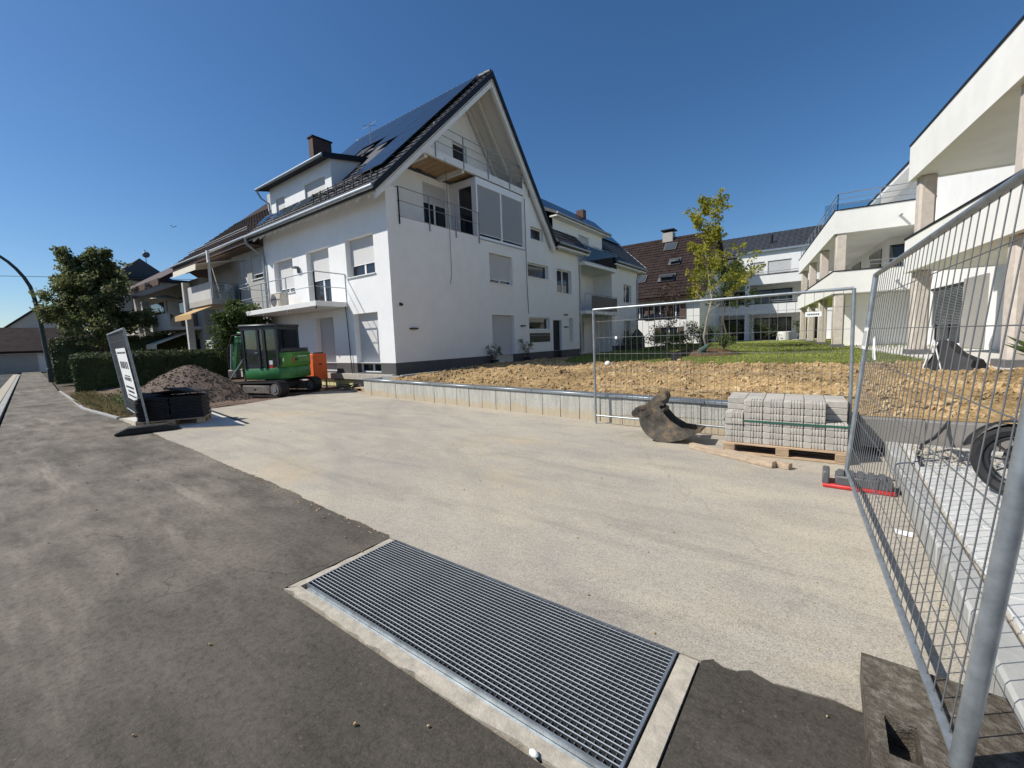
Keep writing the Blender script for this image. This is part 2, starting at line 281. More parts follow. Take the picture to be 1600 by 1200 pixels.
# ------------------------------------------------------------------ mesh helpers
class Fr:
    "a facade frame: a runs along u, z is up, d runs outwards along n"
    def __init__(s, o, u, n): s.o = Vector(o); s.u = Vector(u).normalized(); s.n = Vector(n).normalized()
    def P(s, a, z, d=0.0): return s.o + s.u * a + s.n * d + Vector((0, 0, z))
class MB:
    def __init__(s): s.v = []; s.f = []
    def poly(s, pts):
        i = len(s.v); s.v += [Vector(p) for p in pts]; s.f.append(list(range(i, i + len(pts)))); return s
    def hexa(s, p):
        i = len(s.v); s.v += [Vector(q) for q in p]
        for f in ((0, 3, 2, 1), (4, 5, 6, 7), (0, 1, 5, 4), (1, 2, 6, 5), (2, 3, 7, 6), (3, 0, 4, 7)): s.f.append([i + k for k in f])
        return s
    def box(s, x0, x1, y0, y1, z0, z1):
        return s.hexa([(x0, y0, z0), (x1, y0, z0), (x1, y1, z0), (x0, y1, z0), (x0, y0, z1), (x1, y0, z1), (x1, y1, z1), (x0, y1, z1)])
    def fbox(s, fr, a0, a1, z0, z1, d0, d1):
        return s.hexa([fr.P(a0, z0, d0), fr.P(a1, z0, d0), fr.P(a1, z0, d1), fr.P(a0, z0, d1), fr.P(a0, z1, d0), fr.P(a1, z1, d0), fr.P(a1, z1, d1), fr.P(a0, z1, d1)])
    def prism(s, pts, ext):
        n = len(pts); i = len(s.v); e = Vector(ext); s.v += [Vector(p) for p in pts] + [Vector(p) + e for p in pts]
        s.f.append(list(range(i + n - 1, i - 1, -1))); s.f.append(list(range(i + n, i + 2 * n)))
        for k in range(n): s.f.append([i + k, i + (k + 1) % n, i + n + (k + 1) % n, i + n + k])
        return s
    def bar(s, p0, p1, w, h, upv=(0, 0, 1)):
        p0 = Vector(p0); p1 = Vector(p1); d = (p1 - p0).normalized(); u = Vector(upv)
        if abs(d.dot(u)) > 0.98: u = Vector((1, 0, 0))
        r = d.cross(u).normalized(); u = r.cross(d).normalized(); a = r * w / 2; b = u * h / 2
        return s.hexa([p0 - a - b, p0 + a - b, p1 + a - b, p1 - a - b, p0 - a + b, p0 + a + b, p1 + a + b, p1 - a + b])
    def cyl(s, p0, p1, r0, r1=None, n=10, cap=True):
        r1 = r0 if r1 is None else r1
        return s.tube([p0, p1], [r0, r1], n, cap)
    def tube(s, path, rad, n=8, cap=True):
        path = [Vector(p) for p in path]; m = len(path)
        if not isinstance(rad, (list, tuple)): rad = [rad] * m
        i = len(s.v); prev = None
        for k, p in enumerate(path):
            d = (path[min(k + 1, m - 1)] - path[max(k - 1, 0)]).normalized()
            if prev is None:
                u = Vector((0, 0, 1)) if abs(d.z) < 0.9 else Vector((1, 0, 0))
                a = d.cross(u).normalized()
            else:
                a = prev - d * prev.dot(d)
                a = a.normalized() if a.length > 1e-6 else d.orthogonal().normalized()
            prev = a; b = d.cross(a)
            for j in range(n):
                t = 2 * math.pi * j / n; s.v.append(p + (a * math.cos(t) + b * math.sin(t)) * rad[k])
        for k in range(m - 1):
            for j in range(n):
                q = i + k * n; s.f.append([q + j, q + (j + 1) % n, q + n + (j + 1) % n, q + n + j])
        if cap:
            s.f.append([i + j for j in range(n)][::-1]); s.f.append([i + (m - 1) * n + j for j in range(n)])
        return s
    def ring(s, c, ax, r, w, t, n=32):
        "a tyre-like ring with a rounded section"
        c = Vector(c); ax = Vector(ax).normalized(); e1 = ax.orthogonal().normalized(); e2 = ax.cross(e1); i = len(s.v); k = 8
        for j in range(n):
            a = 2 * math.pi * j / n; rd = e1 * math.cos(a) + e2 * math.sin(a)
            for q in range(k):
                b = 2 * math.pi * q / k; s.v.append(c + rd * (r + math.cos(b) * t) + ax * math.sin(b) * w)
        for j in range(n):
            for q in range(k):
                s.f.append([i + j * k + q, i + j * k + (q + 1) % k, i + ((j + 1) % n) * k + (q + 1) % k, i + ((j + 1) % n) * k + q])
        return s
    def ball(s, c, r, nu=12, nv=8, sc=(1, 1, 1)):
        c = Vector(c); i = len(s.v)
        for a in range(1, nv):
            t = math.pi * a / nv
            for b in range(nu):
                p = 2 * math.pi * b / nu; s.v.append(c + Vector((math.sin(t) * math.cos(p) * sc[0], math.sin(t) * math.sin(p) * sc[1], math.cos(t) * sc[2])) * r)
        s.v += [c + Vector((0, 0, r * sc[2])), c - Vector((0, 0, r * sc[2]))]; T = len(s.v) - 2
        for a in range(nv - 2):
            for b in range(nu): q = i + a * nu; s.f.append([q + b, q + nu + b, q + nu + (b + 1) % nu, q + (b + 1) % nu])
        for b in range(nu):
            s.f.append([T, i + b, i + (b + 1) % nu]); q = i + (nv - 2) * nu; s.f.append([T + 1, q + (b + 1) % nu, q + b])
        return s
    def wall(s, fr, a0, a1, z0, z1, ops=(), rec=0.15):
        "wall sheet with real openings and reveals"
        As = sorted({a0, a1, *[o[0] for o in ops], *[o[1] for o in ops]}); Zs = sorted({z0, z1, *[o[2] for o in ops], *[o[3] for o in ops]})
        for i in range(len(As) - 1):
            for j in range(len(Zs) - 1):
                ca = (As[i] + As[i + 1]) / 2; cz = (Zs[j] + Zs[j + 1]) / 2
                if any(o[0] < ca < o[1] and o[2] < cz < o[3] for o in ops): continue
                s.poly([fr.P(As[i], Zs[j]), fr.P(As[i + 1], Zs[j]), fr.P(As[i + 1], Zs[j + 1]), fr.P(As[i], Zs[j + 1])])
        for o in ops:
            b0, b1, y0, y1 = o[:4]; q = [(b0, y0), (b1, y0), (b1, y1), (b0, y1)]
            for k in range(4):
                (p, z), (p2, z2) = q[k], q[(k + 1) % 4]
                s.poly([fr.P(p, z), fr.P(p2, z2), fr.P(p2, z2, -rec), fr.P(p, z, -rec)])
        return s
    def build(s, name, mat, parent=None, org=None, bevel=0.0, smooth=True, kind=None, label=None, fixn=False):
        o0 = Vector(org) if org is not None else (ORG.get(parent.name, Vector()) if parent else Vector())
        me = bpy.data.meshes.new(name)
        me.from_pydata([v - o0 for v in s.v], [], s.f)
        if bevel or fixn:
            bm = bmesh.new(); bm.from_mesh(me)
            bmesh.ops.remove_doubles(bm, verts=bm.verts, dist=1e-5)
            if fixn: bmesh.ops.recalc_face_normals(bm, faces=bm.faces)
            if bevel: bmesh.ops.bevel(bm, geom=list(bm.edges), offset=bevel, segments=1, affect='EDGES')
            bm.to_mesh(me); bm.free()
        me.materials.append(MAT[mat])
        if smooth: me.shade_smooth(); me.set_sharp_from_angle(angle=R(38))
        ob = bpy.data.objects.new(name, me); COL.objects.link(ob)
        if parent: ob.parent = parent; ORG[ob.name] = o0
        else: ob.location = o0; ORG[ob.name] = o0
        if kind: ob['kind'] = kind
        if label: ob['label'] = label
        return ob
ORG = {}
def tag(o, label, cat, group=None):
    o['label'] = label; o['category'] = cat
    if group: o['group'] = group
    return o
def thing(name, label, cat, loc=(0, 0, 0), group=None, local=False):
    o = bpy.data.objects.new(name, None); COL.objects.link(o); o.empty_display_size = 0.3
    o.location = loc; ORG[o.name] = Vector() if local else Vector(loc)
    return tag(o, label, cat, group)
def struct(name, mb, mat, **k):
    o = mb.build(name, mat, **k); o['kind'] = 'structure'; return o
def dup(o, parent=None):
    c = o.copy(); COL.objects.link(c); c.parent = parent
    ORG[c.name] = ORG.get(o.name, Vector())
    for ch in [x for x in o.children]: dup(ch, c)
    return c
def clone(ob, parent, loc, rotz=0.0, name=None):
    c = bpy.data.objects.new(name or ob.name.split('.')[0], ob.data); COL.objects.link(c); c.parent = parent
    c.location = loc; c.rotation_euler.z = rotz; return c
# ------------------------------------------------------------------ ground
HX0, HX1, HY0, HY1 = -2.88, -0.45, 1.19, 2.058       # opening of the light shaft with its mortar frame
def yk(x): return -0.6 - 0.078 * x                     # road kerb
def yw(x): return 8.07 - 0.0854 * (x + 12.09)          # face of the retaining wall
def lerp(a, b, t): return a + (b - a) * t
def pw(pts, x):
    for (x0, y0), (x1, y1) in zip(pts, pts[1:]):
        if x0 <= x <= x1: return lerp(y0, y1, (x - x0) / (x1 - x0))
    return pts[0][1] if x < pts[0][0] else pts[-1][1]
EDGE = [(-80, 7.0), (-40, 3.95), (-28.5, 3.0), (-22.2, 2.62), (-18, 2.32), (-14.1, 2.42), (-2.88, 2.5), (0.6, 2.5), (14, 2.5)]
g = MB()
for (x0, x1, y0, y1) in ((-900, HX0, -900, 900), (HX1, 900, -900, 900), (HX0, HX1, -900, HY0), (HX0, HX1, HY1, 900)):
    g.poly([(x0, y0, -0.16), (x1, y0, -0.16), (x1, y1, -0.16), (x0, y1, -0.16)])
struct('ground', g, 'earth')
s = MB()
s.poly([(-120, -30, -0.10), (30, -30, -0.10), (30, yk(30) - 0.3, -0.10), (-120, yk(-120) - 0.3, -0.10)])
struct('road', s, 'road_asphalt')
sw = MB()
def strip(xa, xb, fa, fb, z=0.0, st=1.0):
    n = max(1, int((xb - xa) / st))
    for i in range(n):
        a = lerp(xa, xb, i / n); b = lerp(xa, xb, (i + 1) / n)
        sw.poly([(a, fa(a), z), (b, fa(b), z), (b, fb(b), z), (a, fb(a), z)])
top = lambda x: pw(EDGE, x)
strip(-80, HX0, yk, top, st=2.0); strip(HX0, HX1, yk, lambda x: HY0, st=3); strip(HX1, 14, yk, top, st=3)
struct('pavement', sw, 'asphalt')
# kerb stones of the road, one by one
kroot = thing('road_kerb', 'long row of pale granite kerb stones beside the road', 'kerb', (-20, yk(-20), 0))
kproto = None
for i in range(110):
    x = -9 - i * 0.5; p = Vector((x, yk(x) - 0.15, -0.055)); a = math.atan(-0.078)
    if kproto is None:
        kproto = MB().box(-0.24, 0.24, -0.08, 0.08, -0.06, 0.062).build('stone', 'kerb', kroot, org=(0, 0, 0), bevel=0.012); kproto.location = p - kroot.location; kproto.rotation_euler.z = a
    else: clone(kproto, kroot, p - kroot.location, a)
gut = MB()
for i in range(60):
    x = -9 - i; gut.poly([(x, yk(x) - 0.62, -0.092), (x - 1, yk(x - 1) - 0.62, -0.092), (x - 1, yk(x - 1) - 0.3, -0.092), (x, yk(x) - 0.3, -0.092)])
struct('gutter', gut, 'mortar')
# concrete driveway with a ragged front edge lying on the asphalt
rnd = random.Random(3)
front = []
fl = [(-14.2, 2.44), (-11.0, 2.36), (-5.72, 2.2), (-2.9, 2.09)]
x = -14.2
while x < -2.92:
    front.append((x, pw(fl, x) + rnd.uniform(-0.013, 0.013) + 0.012 * math.sin(x * 2.1))); x += rnd.uniform(0.05, 0.14)
front += [(-2.88, 2.062), (HX1, 2.062)]
x = HX1 + 0.05
while x < 0.58: front.append((x, 2.09 + 0.1 * (x - HX1) / 1.0 + rnd.uniform(-0.02, 0.02))); x += rnd.uniform(0.05, 0.1)
front.append((0.6, 2.2))
out = front + [(0.6, 7.0)] + [(xx, yw(xx)) for xx in (0.1, -4, -8, -12.09)] + [(-12.15, 9.3), (-14.85, 9.3), (-14.74, 8.0), (-13.83, 5.14), (-13.78, 4.2)]
dr = MB(); dr.prism([(a, b, -0.05) for a, b in out], (0, 0, 0.056)); struct('driveway', dr, 'drive_concrete', smooth=False, fixn=True)
# crumbs of broken mortar along that edge
cr = MB()
for i in range(420):
    x = rnd.uniform(-13.5, -2.9); y = pw(fl, x) + rnd.gauss(-0.02, 0.05); r = rnd.uniform(0.002, 0.009)
    cr.ball((x, y, r * 0.5), r, 5, 4, (1.4, 1, 0.7))
for i in range(150):
    x = rnd.uniform(-9, 1.0); y = rnd.uniform(0.3, 6.8); r = rnd.uniform(0.003, 0.009); cr.ball((x, y, r * 0.6 + 0.005), r, 5, 4)
cr.build('crumbs', 'clod', kind='stuff')
# light slabs by the stack and the slot drain
slr = thing('slab_strip', 'strip of pale concrete slabs under the stack of black plates', 'slabs', (-12.3, 3.3, 0.0))
def bil(u, v):
    A, B, Cc, D = Vector((-14.1, 2.5, 0)), Vector((-11.15, 2.62, 0)), Vector((-10.05, 3.76, 0)), Vector((-13.7, 4.15, 0))
    return (A * (1 - u) + B * u) * (1 - v) + (D * (1 - u) + Cc * u) * v
for i in range(5):
    for j in range(2):
        q = [bil((i + e0) / 5, (j + e1) / 2) for e0, e1 in ((0.006, 0.012), (0.994, 0.012), (0.994, 0.988), (0.006, 0.988))]
        MB().prism([(p.x, p.y, 0.004) for p in q], (0, 0, 0.008)).build('slab', 'slab_light', slr, fixn=True)
d = MB(); d.bar((-13.7, 4.19, 0.006), (-10.05, 3.79, 0.006), 0.07, 0.016); tag(d.build('slot_drain', 'black_plastic', org=(-11.9, 4.0, 0)), 'thin black slot drain line set between the pale slabs and driveway', 'drain')
# dirt yard round the excavator, soil bank under the hedge
def hill(name, x0, x1, y0, y1, f, step, mat, keep=None):
    nx = int((x1 - x0) / step); ny = int((y1 - y0) / step); mb = MB()
    for j in range(ny + 1):
        for i in range(nx + 1):
            x = lerp(x0, x1, i / nx); y = lerp(y0, y1, j / ny); mb.v.append(Vector((x, y, f(x, y))))
    for j in range(ny):
        for i in range(nx):
            q = j * (nx + 1) + i; c = (mb.v[q] + mb.v[q + nx + 2]) / 2
            if keep and not keep(c.x, c.y): continue
            mb.f.append([q, q + 1, q + nx + 2, q + nx + 1])
    return mb
def nz(x, y, s, a, k=0): return a * noise.fractal(Vector((x * s, y * s, k)), 1.0, 2.0, 4)
def yardf(x, y):
    e = 1.0 if y > 4 else max(0.0, (y - pw(EDGE, x) - 0.15) / 1.6)
    return -0.02 + nz(x, y, 1.2, 0.07) * min(1, e + 0.15) + 0.16 * max(0, min(1, (-20.5 - x) / 3)) * min(1, e)
yk2 = lambda x, y: (y > pw(EDGE, x) + 0.10) and not (x > -14.9 and 4.2 < y) and not (x > -13.9 and y > 2.0 and x > -14.35)
struct('dirt_yard', hill('dirt_yard', -29, -14, 2.2, 9.34, yardf, 0.14, 'dirt', lambda x, y: y > pw(EDGE, x) + 0.08 and (x < -14.1 - 0.0 or y > 4.6)), 'dirt')
# edging stones between pavement and bed
er = thing('bed_edging', 'thin concrete edging strip between asphalt pavement and weedy bed', 'edging', (-16, 2.4, 0))
for i in range(14):
    x0 = -14.2 - i; x1 = x0 - 0.985; MB().bar((x0, pw(EDGE, x0) + 0.03, 0.0), (x1, pw(EDGE, x1) + 0.03, 0.0), 0.07, 0.09).build('stone', 'kerb', er, bevel=0.006)
# ------------------------------------------------------------------ light shaft with grating
lx0, lx1, ly0, ly1 = -2.78, -0.57, 1.315, 2.046
sh = thing('light_shaft_grating', 'large galvanised steel grating over light shaft set in asphalt', 'grating', ((lx0 + lx1) / 2, (ly0 + ly1) / 2, 0))
fr_ = MB()
def ragged(ax, c, lo, hi, n=26, a=0.012):
    return [((lerp(lo, hi, i / n), c + rnd.uniform(-a, a)) if ax == 'x' else (c + rnd.uniform(-a, a), lerp(lo, hi, i / n))) for i in range(n + 1)]
ih0, ih1, iv0, iv1 = lx0 - 0.022, lx1 + 0.022, ly0 - 0.04, ly1 + 0.012
fr_.prism([(a, b, -0.3) for a, b in ragged('x', HY0 + 0.015, HX0 + 0.01, HX1 - 0.01)] + [(ih1 + 0.01, iv0, -0.3), (ih0, iv0, -0.3)], (0, 0, 0.304))
fr_.prism([(a, b, -0.3) for a, b in ragged('y', HX0 + 0.022, HY0 + 0.03, HY1 - 0.01, 10)[::-1]] + [(ih0 - 0.001, iv0 + 0.001, -0.3), (ih0 - 0.001, HY1 - 0.01, -0.3)][0:2], (0, 0, 0.3035))
fr_.prism([(ih1 + 0.001, iv0 + 0.001, -0.3), (HX1 - 0.012, HY0 + 0.03, -0.3), (HX1 - 0.01, HY1 - 0.006, -0.3), (ih1 + 0.001, HY1 - 0.006, -0.3)], (0, 0, 0.3035))
fr_.build('mortar_frame', 'mortar', sh, smooth=False, fixn=True)
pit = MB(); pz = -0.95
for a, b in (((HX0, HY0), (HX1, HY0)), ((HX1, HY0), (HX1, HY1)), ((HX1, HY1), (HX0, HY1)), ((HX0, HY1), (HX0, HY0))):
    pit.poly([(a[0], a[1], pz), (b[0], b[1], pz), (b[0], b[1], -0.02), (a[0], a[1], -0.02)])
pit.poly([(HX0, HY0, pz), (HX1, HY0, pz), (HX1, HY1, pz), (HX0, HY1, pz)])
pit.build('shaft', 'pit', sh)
rim = MB(); zt = 0.014
rim.box(lx0, lx1, ly0 - 0.006, ly0, -0.03, zt); rim.box(lx0, lx1, ly1, ly1 + 0.006, -0.03, zt); rim.box(lx0 - 0.006, lx0, ly0, ly1, -0.03, zt); rim.box(lx1, lx1 + 0.012, ly0 - 0.006, ly1 + 0.006, -0.03, zt)
rim.build('rim', 'galvanised', sh)
ang = MB(); ang.box(lx0 + 0.01, lx1 + 0.01, ly0 - 0.034, ly0 - 0.008, -0.055, -0.02); ang.build('support_angle', 'galvanised', sh)
NB = 29; bp = None
for i in range(1, NB):
    y = lerp(ly0, ly1, i / NB)
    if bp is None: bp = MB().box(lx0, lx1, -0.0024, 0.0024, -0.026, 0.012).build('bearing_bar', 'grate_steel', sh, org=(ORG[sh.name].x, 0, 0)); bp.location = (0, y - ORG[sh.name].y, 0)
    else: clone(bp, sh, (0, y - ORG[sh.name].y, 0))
for i_, pg_ in enumerate(bp.data.polygons): pg_.material_index = 0 if pg_.normal.z > 0.5 else 1  # bright top faces, sides painted dark as if shaded by the next bar
bp.data.materials.append(MAT['grate_web_shade'])
NC_ = 72; cp = None
for i in range(1, NC_):
    x = lerp(lx0, lx1, i / NC_)
    if cp is None: cp = MB().box(-0.0014, 0.0014, ly0, ly1, -0.006, 0.0055).build('cross_bar', 'grate_cross', sh, org=(0, ORG[sh.name].y, 0)); cp.location = (x - ORG[sh.name].x, 0, 0)
    else: clone(cp, sh, (x - ORG[sh.name].x, 0, 0))
# ------------------------------------------------------------------ retaining wall
rw = thing('retaining_wall', 'low retaining wall of upright concrete panels between driveway and soil', 'wall', (-6, yw(-6), 0))
wd = Vector((1, -0.0854, 0)).normalized(); wnrm = Vector((-0.0854, -1, 0)).normalized()
W0 = Vector((-12.09, 8.07, 0)); WL = 12.35; NP = 27
wf = Fr(W0, wd, wnrm)
for i in range(NP):
    a0 = WL * i / NP + 0.004; a1 = WL * (i + 1) / NP - 0.004; o = rnd.uniform(-0.006, 0.006)
    MB().fbox(wf, a0, a1, -0.05, 0.475, -0.12, o).build('panel', 'wall_panel', rw, bevel=0.006)
core = MB(); core.fbox(wf, 0.02, WL, -0.04, 0.46, -0.16, -0.03); core.build('core', 'kerb_wall', rw)
for i in range(7):
    a0 = WL * i / 7 + 0.004; a1 = WL * (i + 1) / 7 - 0.004
    MB().fbox(wf, a0 - (0.03 if i == 0 else 0), a1, 0.482, 0.535, -0.2, 0.035).build('coping', 'zinc', rw, bevel=0.008)
MB().box(-12.11, -11.95, 8.12, 9.30, -0.05, 0.47).build('end_panel', 'wall_panel', rw, bevel=0.006)
MB().box(-12.14, -11.9, 8.13, 9.30, 0.482, 0.53).build('coping', 'zinc', rw, bevel=0.008)
# darker wall behind the paved bay
kw = thing('bay_wall', 'dark grey concrete block wall behind the paved parking bay', 'wall', (2, 6.85, 0))
for i in range(9):
    x0 = 0.36 + i * 0.6; MB().box(x0 + 0.003, x0 + 0.597, 6.84, 7.0, 0.1, 0.47).build('block', 'kerb_wall', kw, bevel=0.008)
# ------------------------------------------------------------------ soil, lawn, paths
def gz(x, y): return 0.47 + 0.14 * max(0, min(1, (y - 8) / 4.0)) + 0.005 * max(0, y - 14)
def lawn_edge(x): return 14.35 + 0.25 * math.sin(x * 0.9) + 0.12 * math.sin(x * 2.7 + 1) + (max(0, -7.2 - x) ** 2) * 0.5
def soilf(x, y):
    e = min(1, max(0, (y - yw(x) - 0.1) / 0.6))
    h = gz(x, y) + e * (0.05 + nz(x, y, 0.9, 0.09, 3) + nz(x, y, 3.5, 0.05, 5) + nz(x, y, 9.0, 0.022, 8))
    if -4.2 < x < 1.6:                       # a shrinkage crack along the bank
        cy = yw(x) + 1.05 + 0.12 * math.sin(x * 2.3) + 0.05 * math.sin(x * 7.1); h -= 0.11 * max(0, 1 - abs(y - cy) / 0.075) * (0.5 + 0.5 * math.sin(x * 3.1 + 1))
    return h - 0.18 * max(0, min(1, (y - lawn_edge(x)) / 0.5))
struct('soil', hill('soil', -11.1, 9.0, 6.6, 17.5, soilf, 0.06, 'soil', lambda x, y: y > (yw(x) + 0.19 if x < 0.36 else 7.0) and y < lawn_edge(x) + 0.8), 'soil')
cl = MB(); rr = random.Random(11)
def clod(mb, x, y, z, r):
    i = len(mb.v); n = 6
    for k in range(2):
        for j in range(n):
            a = 2 * math.pi * j / n + k * 0.5; q = r * rr.uniform(0.65, 1.15) * (1.0 if k == 0 else 0.7)
            mb.v.append(Vector((x + math.cos(a) * q, y + math.sin(a) * q * 0.9, z + (-0.2 * r if k == 0 else r * rr.uniform(0.35, 0.75)))))
    mb.v.append(Vector((x, y, z + r * 0.8)))
    for j in range(n):
        a, b = i + j, i + (j + 1) % n; mb.f.append([a, b, b + n, a + n]); mb.f.append([a + n, b + n, i + 2 * n])
cnt = 0
while cnt < 13000:
    x = rr.uniform(-10.9, 6); y = rr.uniform(7.0, 14.7)
    if y < (yw(x) + 0.25 if x < 0.36 else 7.1) or y > lawn_edge(x) + 0.1: continue
    r = 0.010 + 0.062 * rr.random() ** 3.0
    if cnt % 45 == 0: r = rr.uniform(0.06, 0.12)
    clod(cl, x, y, soilf(x, y), r); cnt += 1
cl.build('clods', 'clod', kind='stuff', smooth=False)
lw_ = MB()
nx, ny = 60, 60
for j in range(ny + 1):
    for i in range(nx + 1):
        x = lerp(-11.2, 9.0, i / nx); y = lerp(lawn_edge(x), 44.5, (j / ny) ** 1.5); lw_.v.append(Vector((x, y, gz(x, y) + 0.015 + nz(x, y, 0.7, 0.02, 2))))
for j in range(ny):
    for i in range(nx): q = j * (nx + 1) + i; lw_.f.append([q, q + 1, q + nx + 2, q + nx + 1])
struct('lawn', lw_, 'lawn')
gr = MB()
for i in range(52000):
    t = rr.random() ** 2.2; x = rr.uniform(-10.5, 8.0); y = lawn_edge(x) - 0.05 + t * 22
    z = gz(x, y) + 0.015; h = rr.uniform(0.025, 0.07) * (1 + t * 0.5); a = rr.uniform(0, 6.28); w = 0.006 + 0.016 * t; lx_, ly_ = rr.gauss(0, 0.02), rr.gauss(0, 0.02)
    c_, s_ = math.cos(a) * w, math.sin(a) * w; k = len(gr.v)
    gr.v += [Vector((x - c_, y - s_, z)), Vector((x + c_, y + s_, z)), Vector((x + lx_, y + ly_, z + h))]; gr.f.append([k, k + 1, k + 2])
gr.build('grass', 'grass_blade', kind='stuff', smooth=False)
pth = MB(); pth.prism([(-12.0, 9.36, 0.3), (-11.0, 9.5, 0.3), (-11.0, 34, 0.3), (-14.5, 34, 0.3), (-14.5, 23, 0.3), (-12.0, 23, 0.3)], (0, 0, 0.2)); struct('house_path', pth, 'dirt', smooth=False, fixn=True)
pr = thing('path_kerb', 'grey kerb strip separating the bare soil from the white house', 'kerb', (-10.95, 14, 0.5))
MB().box(-11.75, -10.9, 8.55, 8.67, 0.2, 0.60).build('stone', 'kerb', pr, bevel=0.01)
for i in range(12):
    y0 = 8.68 + i * 1.0; MB().box(-11.0, -10.9, y0, y0 + 0.99, 0.2, 0.62).build('stone', 'kerb', pr, bevel=0.01)
MB().box(-12.0, -10.9, 14.75, 16.3, 0.44, 0.57).build('doorstep', 'kerb', pr, bevel=0.01)
# ------------------------------------------------------------------ paved bay
pb = thing('paved_bay', 'parking bay paved with pale concrete blocks behind kerb stones', 'paving', (2.2, 4.4, 0.2))
ph = None; o = ORG[pb.name]
cols = 11; rows = 24
base = MB(); base.box(0.74, 4.1, 1.9, 6.84, -0.1, 0.182); base.build('bedding', 'mortar', pb)
for j in range(rows):
    for i in range(cols):
        x = 0.90 + i * 0.305 + (0.15 if j % 2 else 0.0); y = 2.02 + j * 0.203
        if j % 2 and i == 0: MB().box(0.752, 0.898, y - 0.099, y + 0.099, 0.14, 0.2).build('paver', 'paving', pb, bevel=0.005)
        if x > 4.05: continue
        L_ = (x - o.x, y - o.y, -0.012 + rnd.uniform(-0.002, 0.002))
        if ph is None: ph = MB().box(-0.149, 0.149, -0.099, 0.099, -0.05, 0.012).build('paver', 'paving', pb, org=(0, 0, 0), bevel=0.005); ph.location = L_
        else: clone(ph, pb, L_)
kb = thing('bay_kerb', 'row of grey kerb stones edging the paved bay by the driveway', 'kerb', (0.67, 4, 0))
for i in range(7):
    y0 = 1.3 + i * 0.8; MB().box(0.605, 0.735, y0 + 0.003, y0 + 0.797, -0.08, 0.192 + rnd.uniform(-0.003, 0.003)).build('stone', 'kerb', kb, bevel=0.014)
# gravel remnant and hose in the bay
gm = MB()
for i in range(900):
    a = rr.uniform(0, 6.28); q = abs(rr.gauss(0, 0.35)); x = 1.05 + math.cos(a) * q * 1.1; y = 6.15 + math.sin(a) * q * 0.8
    if y > 6.8 or x < 0.76: continue
    clod(gm, x, y, 0.2 + max(0, 0.10 - q * 0.14), rr.uniform(0.006, 0.02))
gm.build('gravel_remnant', 'mortar', kind='stuff', smooth=False)
tag(MB().tube([(1.15, 6.86, 0.49), (1.1, 6.79, 0.42), (1.0, 6.6, 0.33), (0.86, 6.3, 0.3), (0.8, 6.0, 0.24), (0.78, 5.7, 0.22)], 0.016, 8).build('cable', 'black_rubber', org=(0.9, 6.2, 0.2)), 'black cable hanging over the dark block wall in the paved bay', 'cable')
# ------------------------------------------------------------------ site fences
def fence_panel(label, A, B, lean, name='site_fence', banner=False, pr_=0.021, near_r=None, group=None, tagpos=()):
    A = Vector(A); B = Vector(B); Ln = (B - A).length; d = (B - A).normalized(); lv = Vector(lean)
    root = thing(name, label, 'fence', A, group)
    P = lambda t, h: A + d * t + Vector((0, 0, h)) + lv * h
    MB().tube([P(0, 0) - Vector((0, 0, 0.08)), P(0, 2.0)], near_r or pr_, 14).build('post', 'galvanised', root)
    MB().tube([P(Ln, 0) - Vector((0, 0, 0.08)), P(Ln, 2.0)], pr_, 12).build('post', 'galvanised', root)
    MB().tube([P(0, 2.0), P(Ln, 2.0)], 0.021, 10).build('top_rail', 'galvanised', root)
    MB().tube([P(0, 0.06), P(Ln, 0.06)], 0.017, 10).build('bottom_rail', 'galvanised', root)
    n = int(Ln / 0.1); wp = None
    for i in range(1, n):
        t = Ln * i / n
        if wp is None: wp = MB().tube([lv * 0.06, lv * 2.0 + Vector((0, 0, 1.94))], 0.0027, 6, False).build('wire', 'galv_wire', root, org=(0, 0, 0)); wp.location = P(t, 0.06) - A - lv * 0.06
        else: clone(wp, root, P(t, 0.06) - A - lv * 0.06)
    hp = None
    for h in (0.33, 0.62, 0.91, 1.2, 1.49, 1.78):
        if hp is None: hp = MB().tube([Vector(), d * Ln], 0.0027, 6, False).build('wire', 'galv_wire', root, org=(0, 0, 0)); hp.location = P(0, h) - A
        else: clone(hp, root, P(0, h) - A)
    return root, P, d, Ln
FN, PN, dN, LN = fence_panel('galvanised mesh fence panel beside the kerb of the paved bay', (0.385, 1.87, 0.1), (0.185, 5.42, 0.1), (0.080, 0, 0), near_r=0.027)
FM, PM, dM, LM = fence_panel('galvanised mesh fence panel behind the excavator bucket and paver pallet', (-3.42, 7.12, 0.1), (0.26, 6.95, 0.1), (-0.01, 0.0, 0))
FS, PS, dS, LS = fence_panel('leaning mesh fence panel carrying a white printed banner', (-11.36, 2.42, 0.12), (-14.9, 2.78, 0.12), (-0.02, -0.10, 0))
def sheet_on(root, P, t0, t1, h0, h1, off, name, mat, parent=None):
    nv = off
    return MB().prism([P(t0, h0) + nv, P(t1, h0) + nv, P(t1, h1) + nv, P(t0, h1) + nv], nv.normalized() * 0.003).build(name, mat, parent or root, fixn=True)
offs = Vector((-0.0, -0.012, 0.0))
scr = MB().prism([PS(0.06, 0.08) - offs, PS(3.46, 0.08) - offs, PS(3.46, 1.97) - offs, PS(0.06, 1.97) - offs], (0, 0.003, 0)).build('privacy_screen', 'mesh_screen', FS, fixn=True)
ban = sheet_on(FS, PS, 0.55, 2.45, 0.42, 1.62, offs, 'banner', 'poster')
rows_ = [(1.50, 0.05, 0.65, 2.35, 9), (1.16, 0.20, 0.75, 2.2, 5), (0.98, 0.03, 0.8, 2.2, 1), (0.88, 0.10, 0.85, 2.1, 6), (0.70, 0.06, 0.8, 2.2, 10), (0.60, 0.06, 0.9, 2.0, 9), (0.50, 0.05, 0.8, 2.2, 11)]
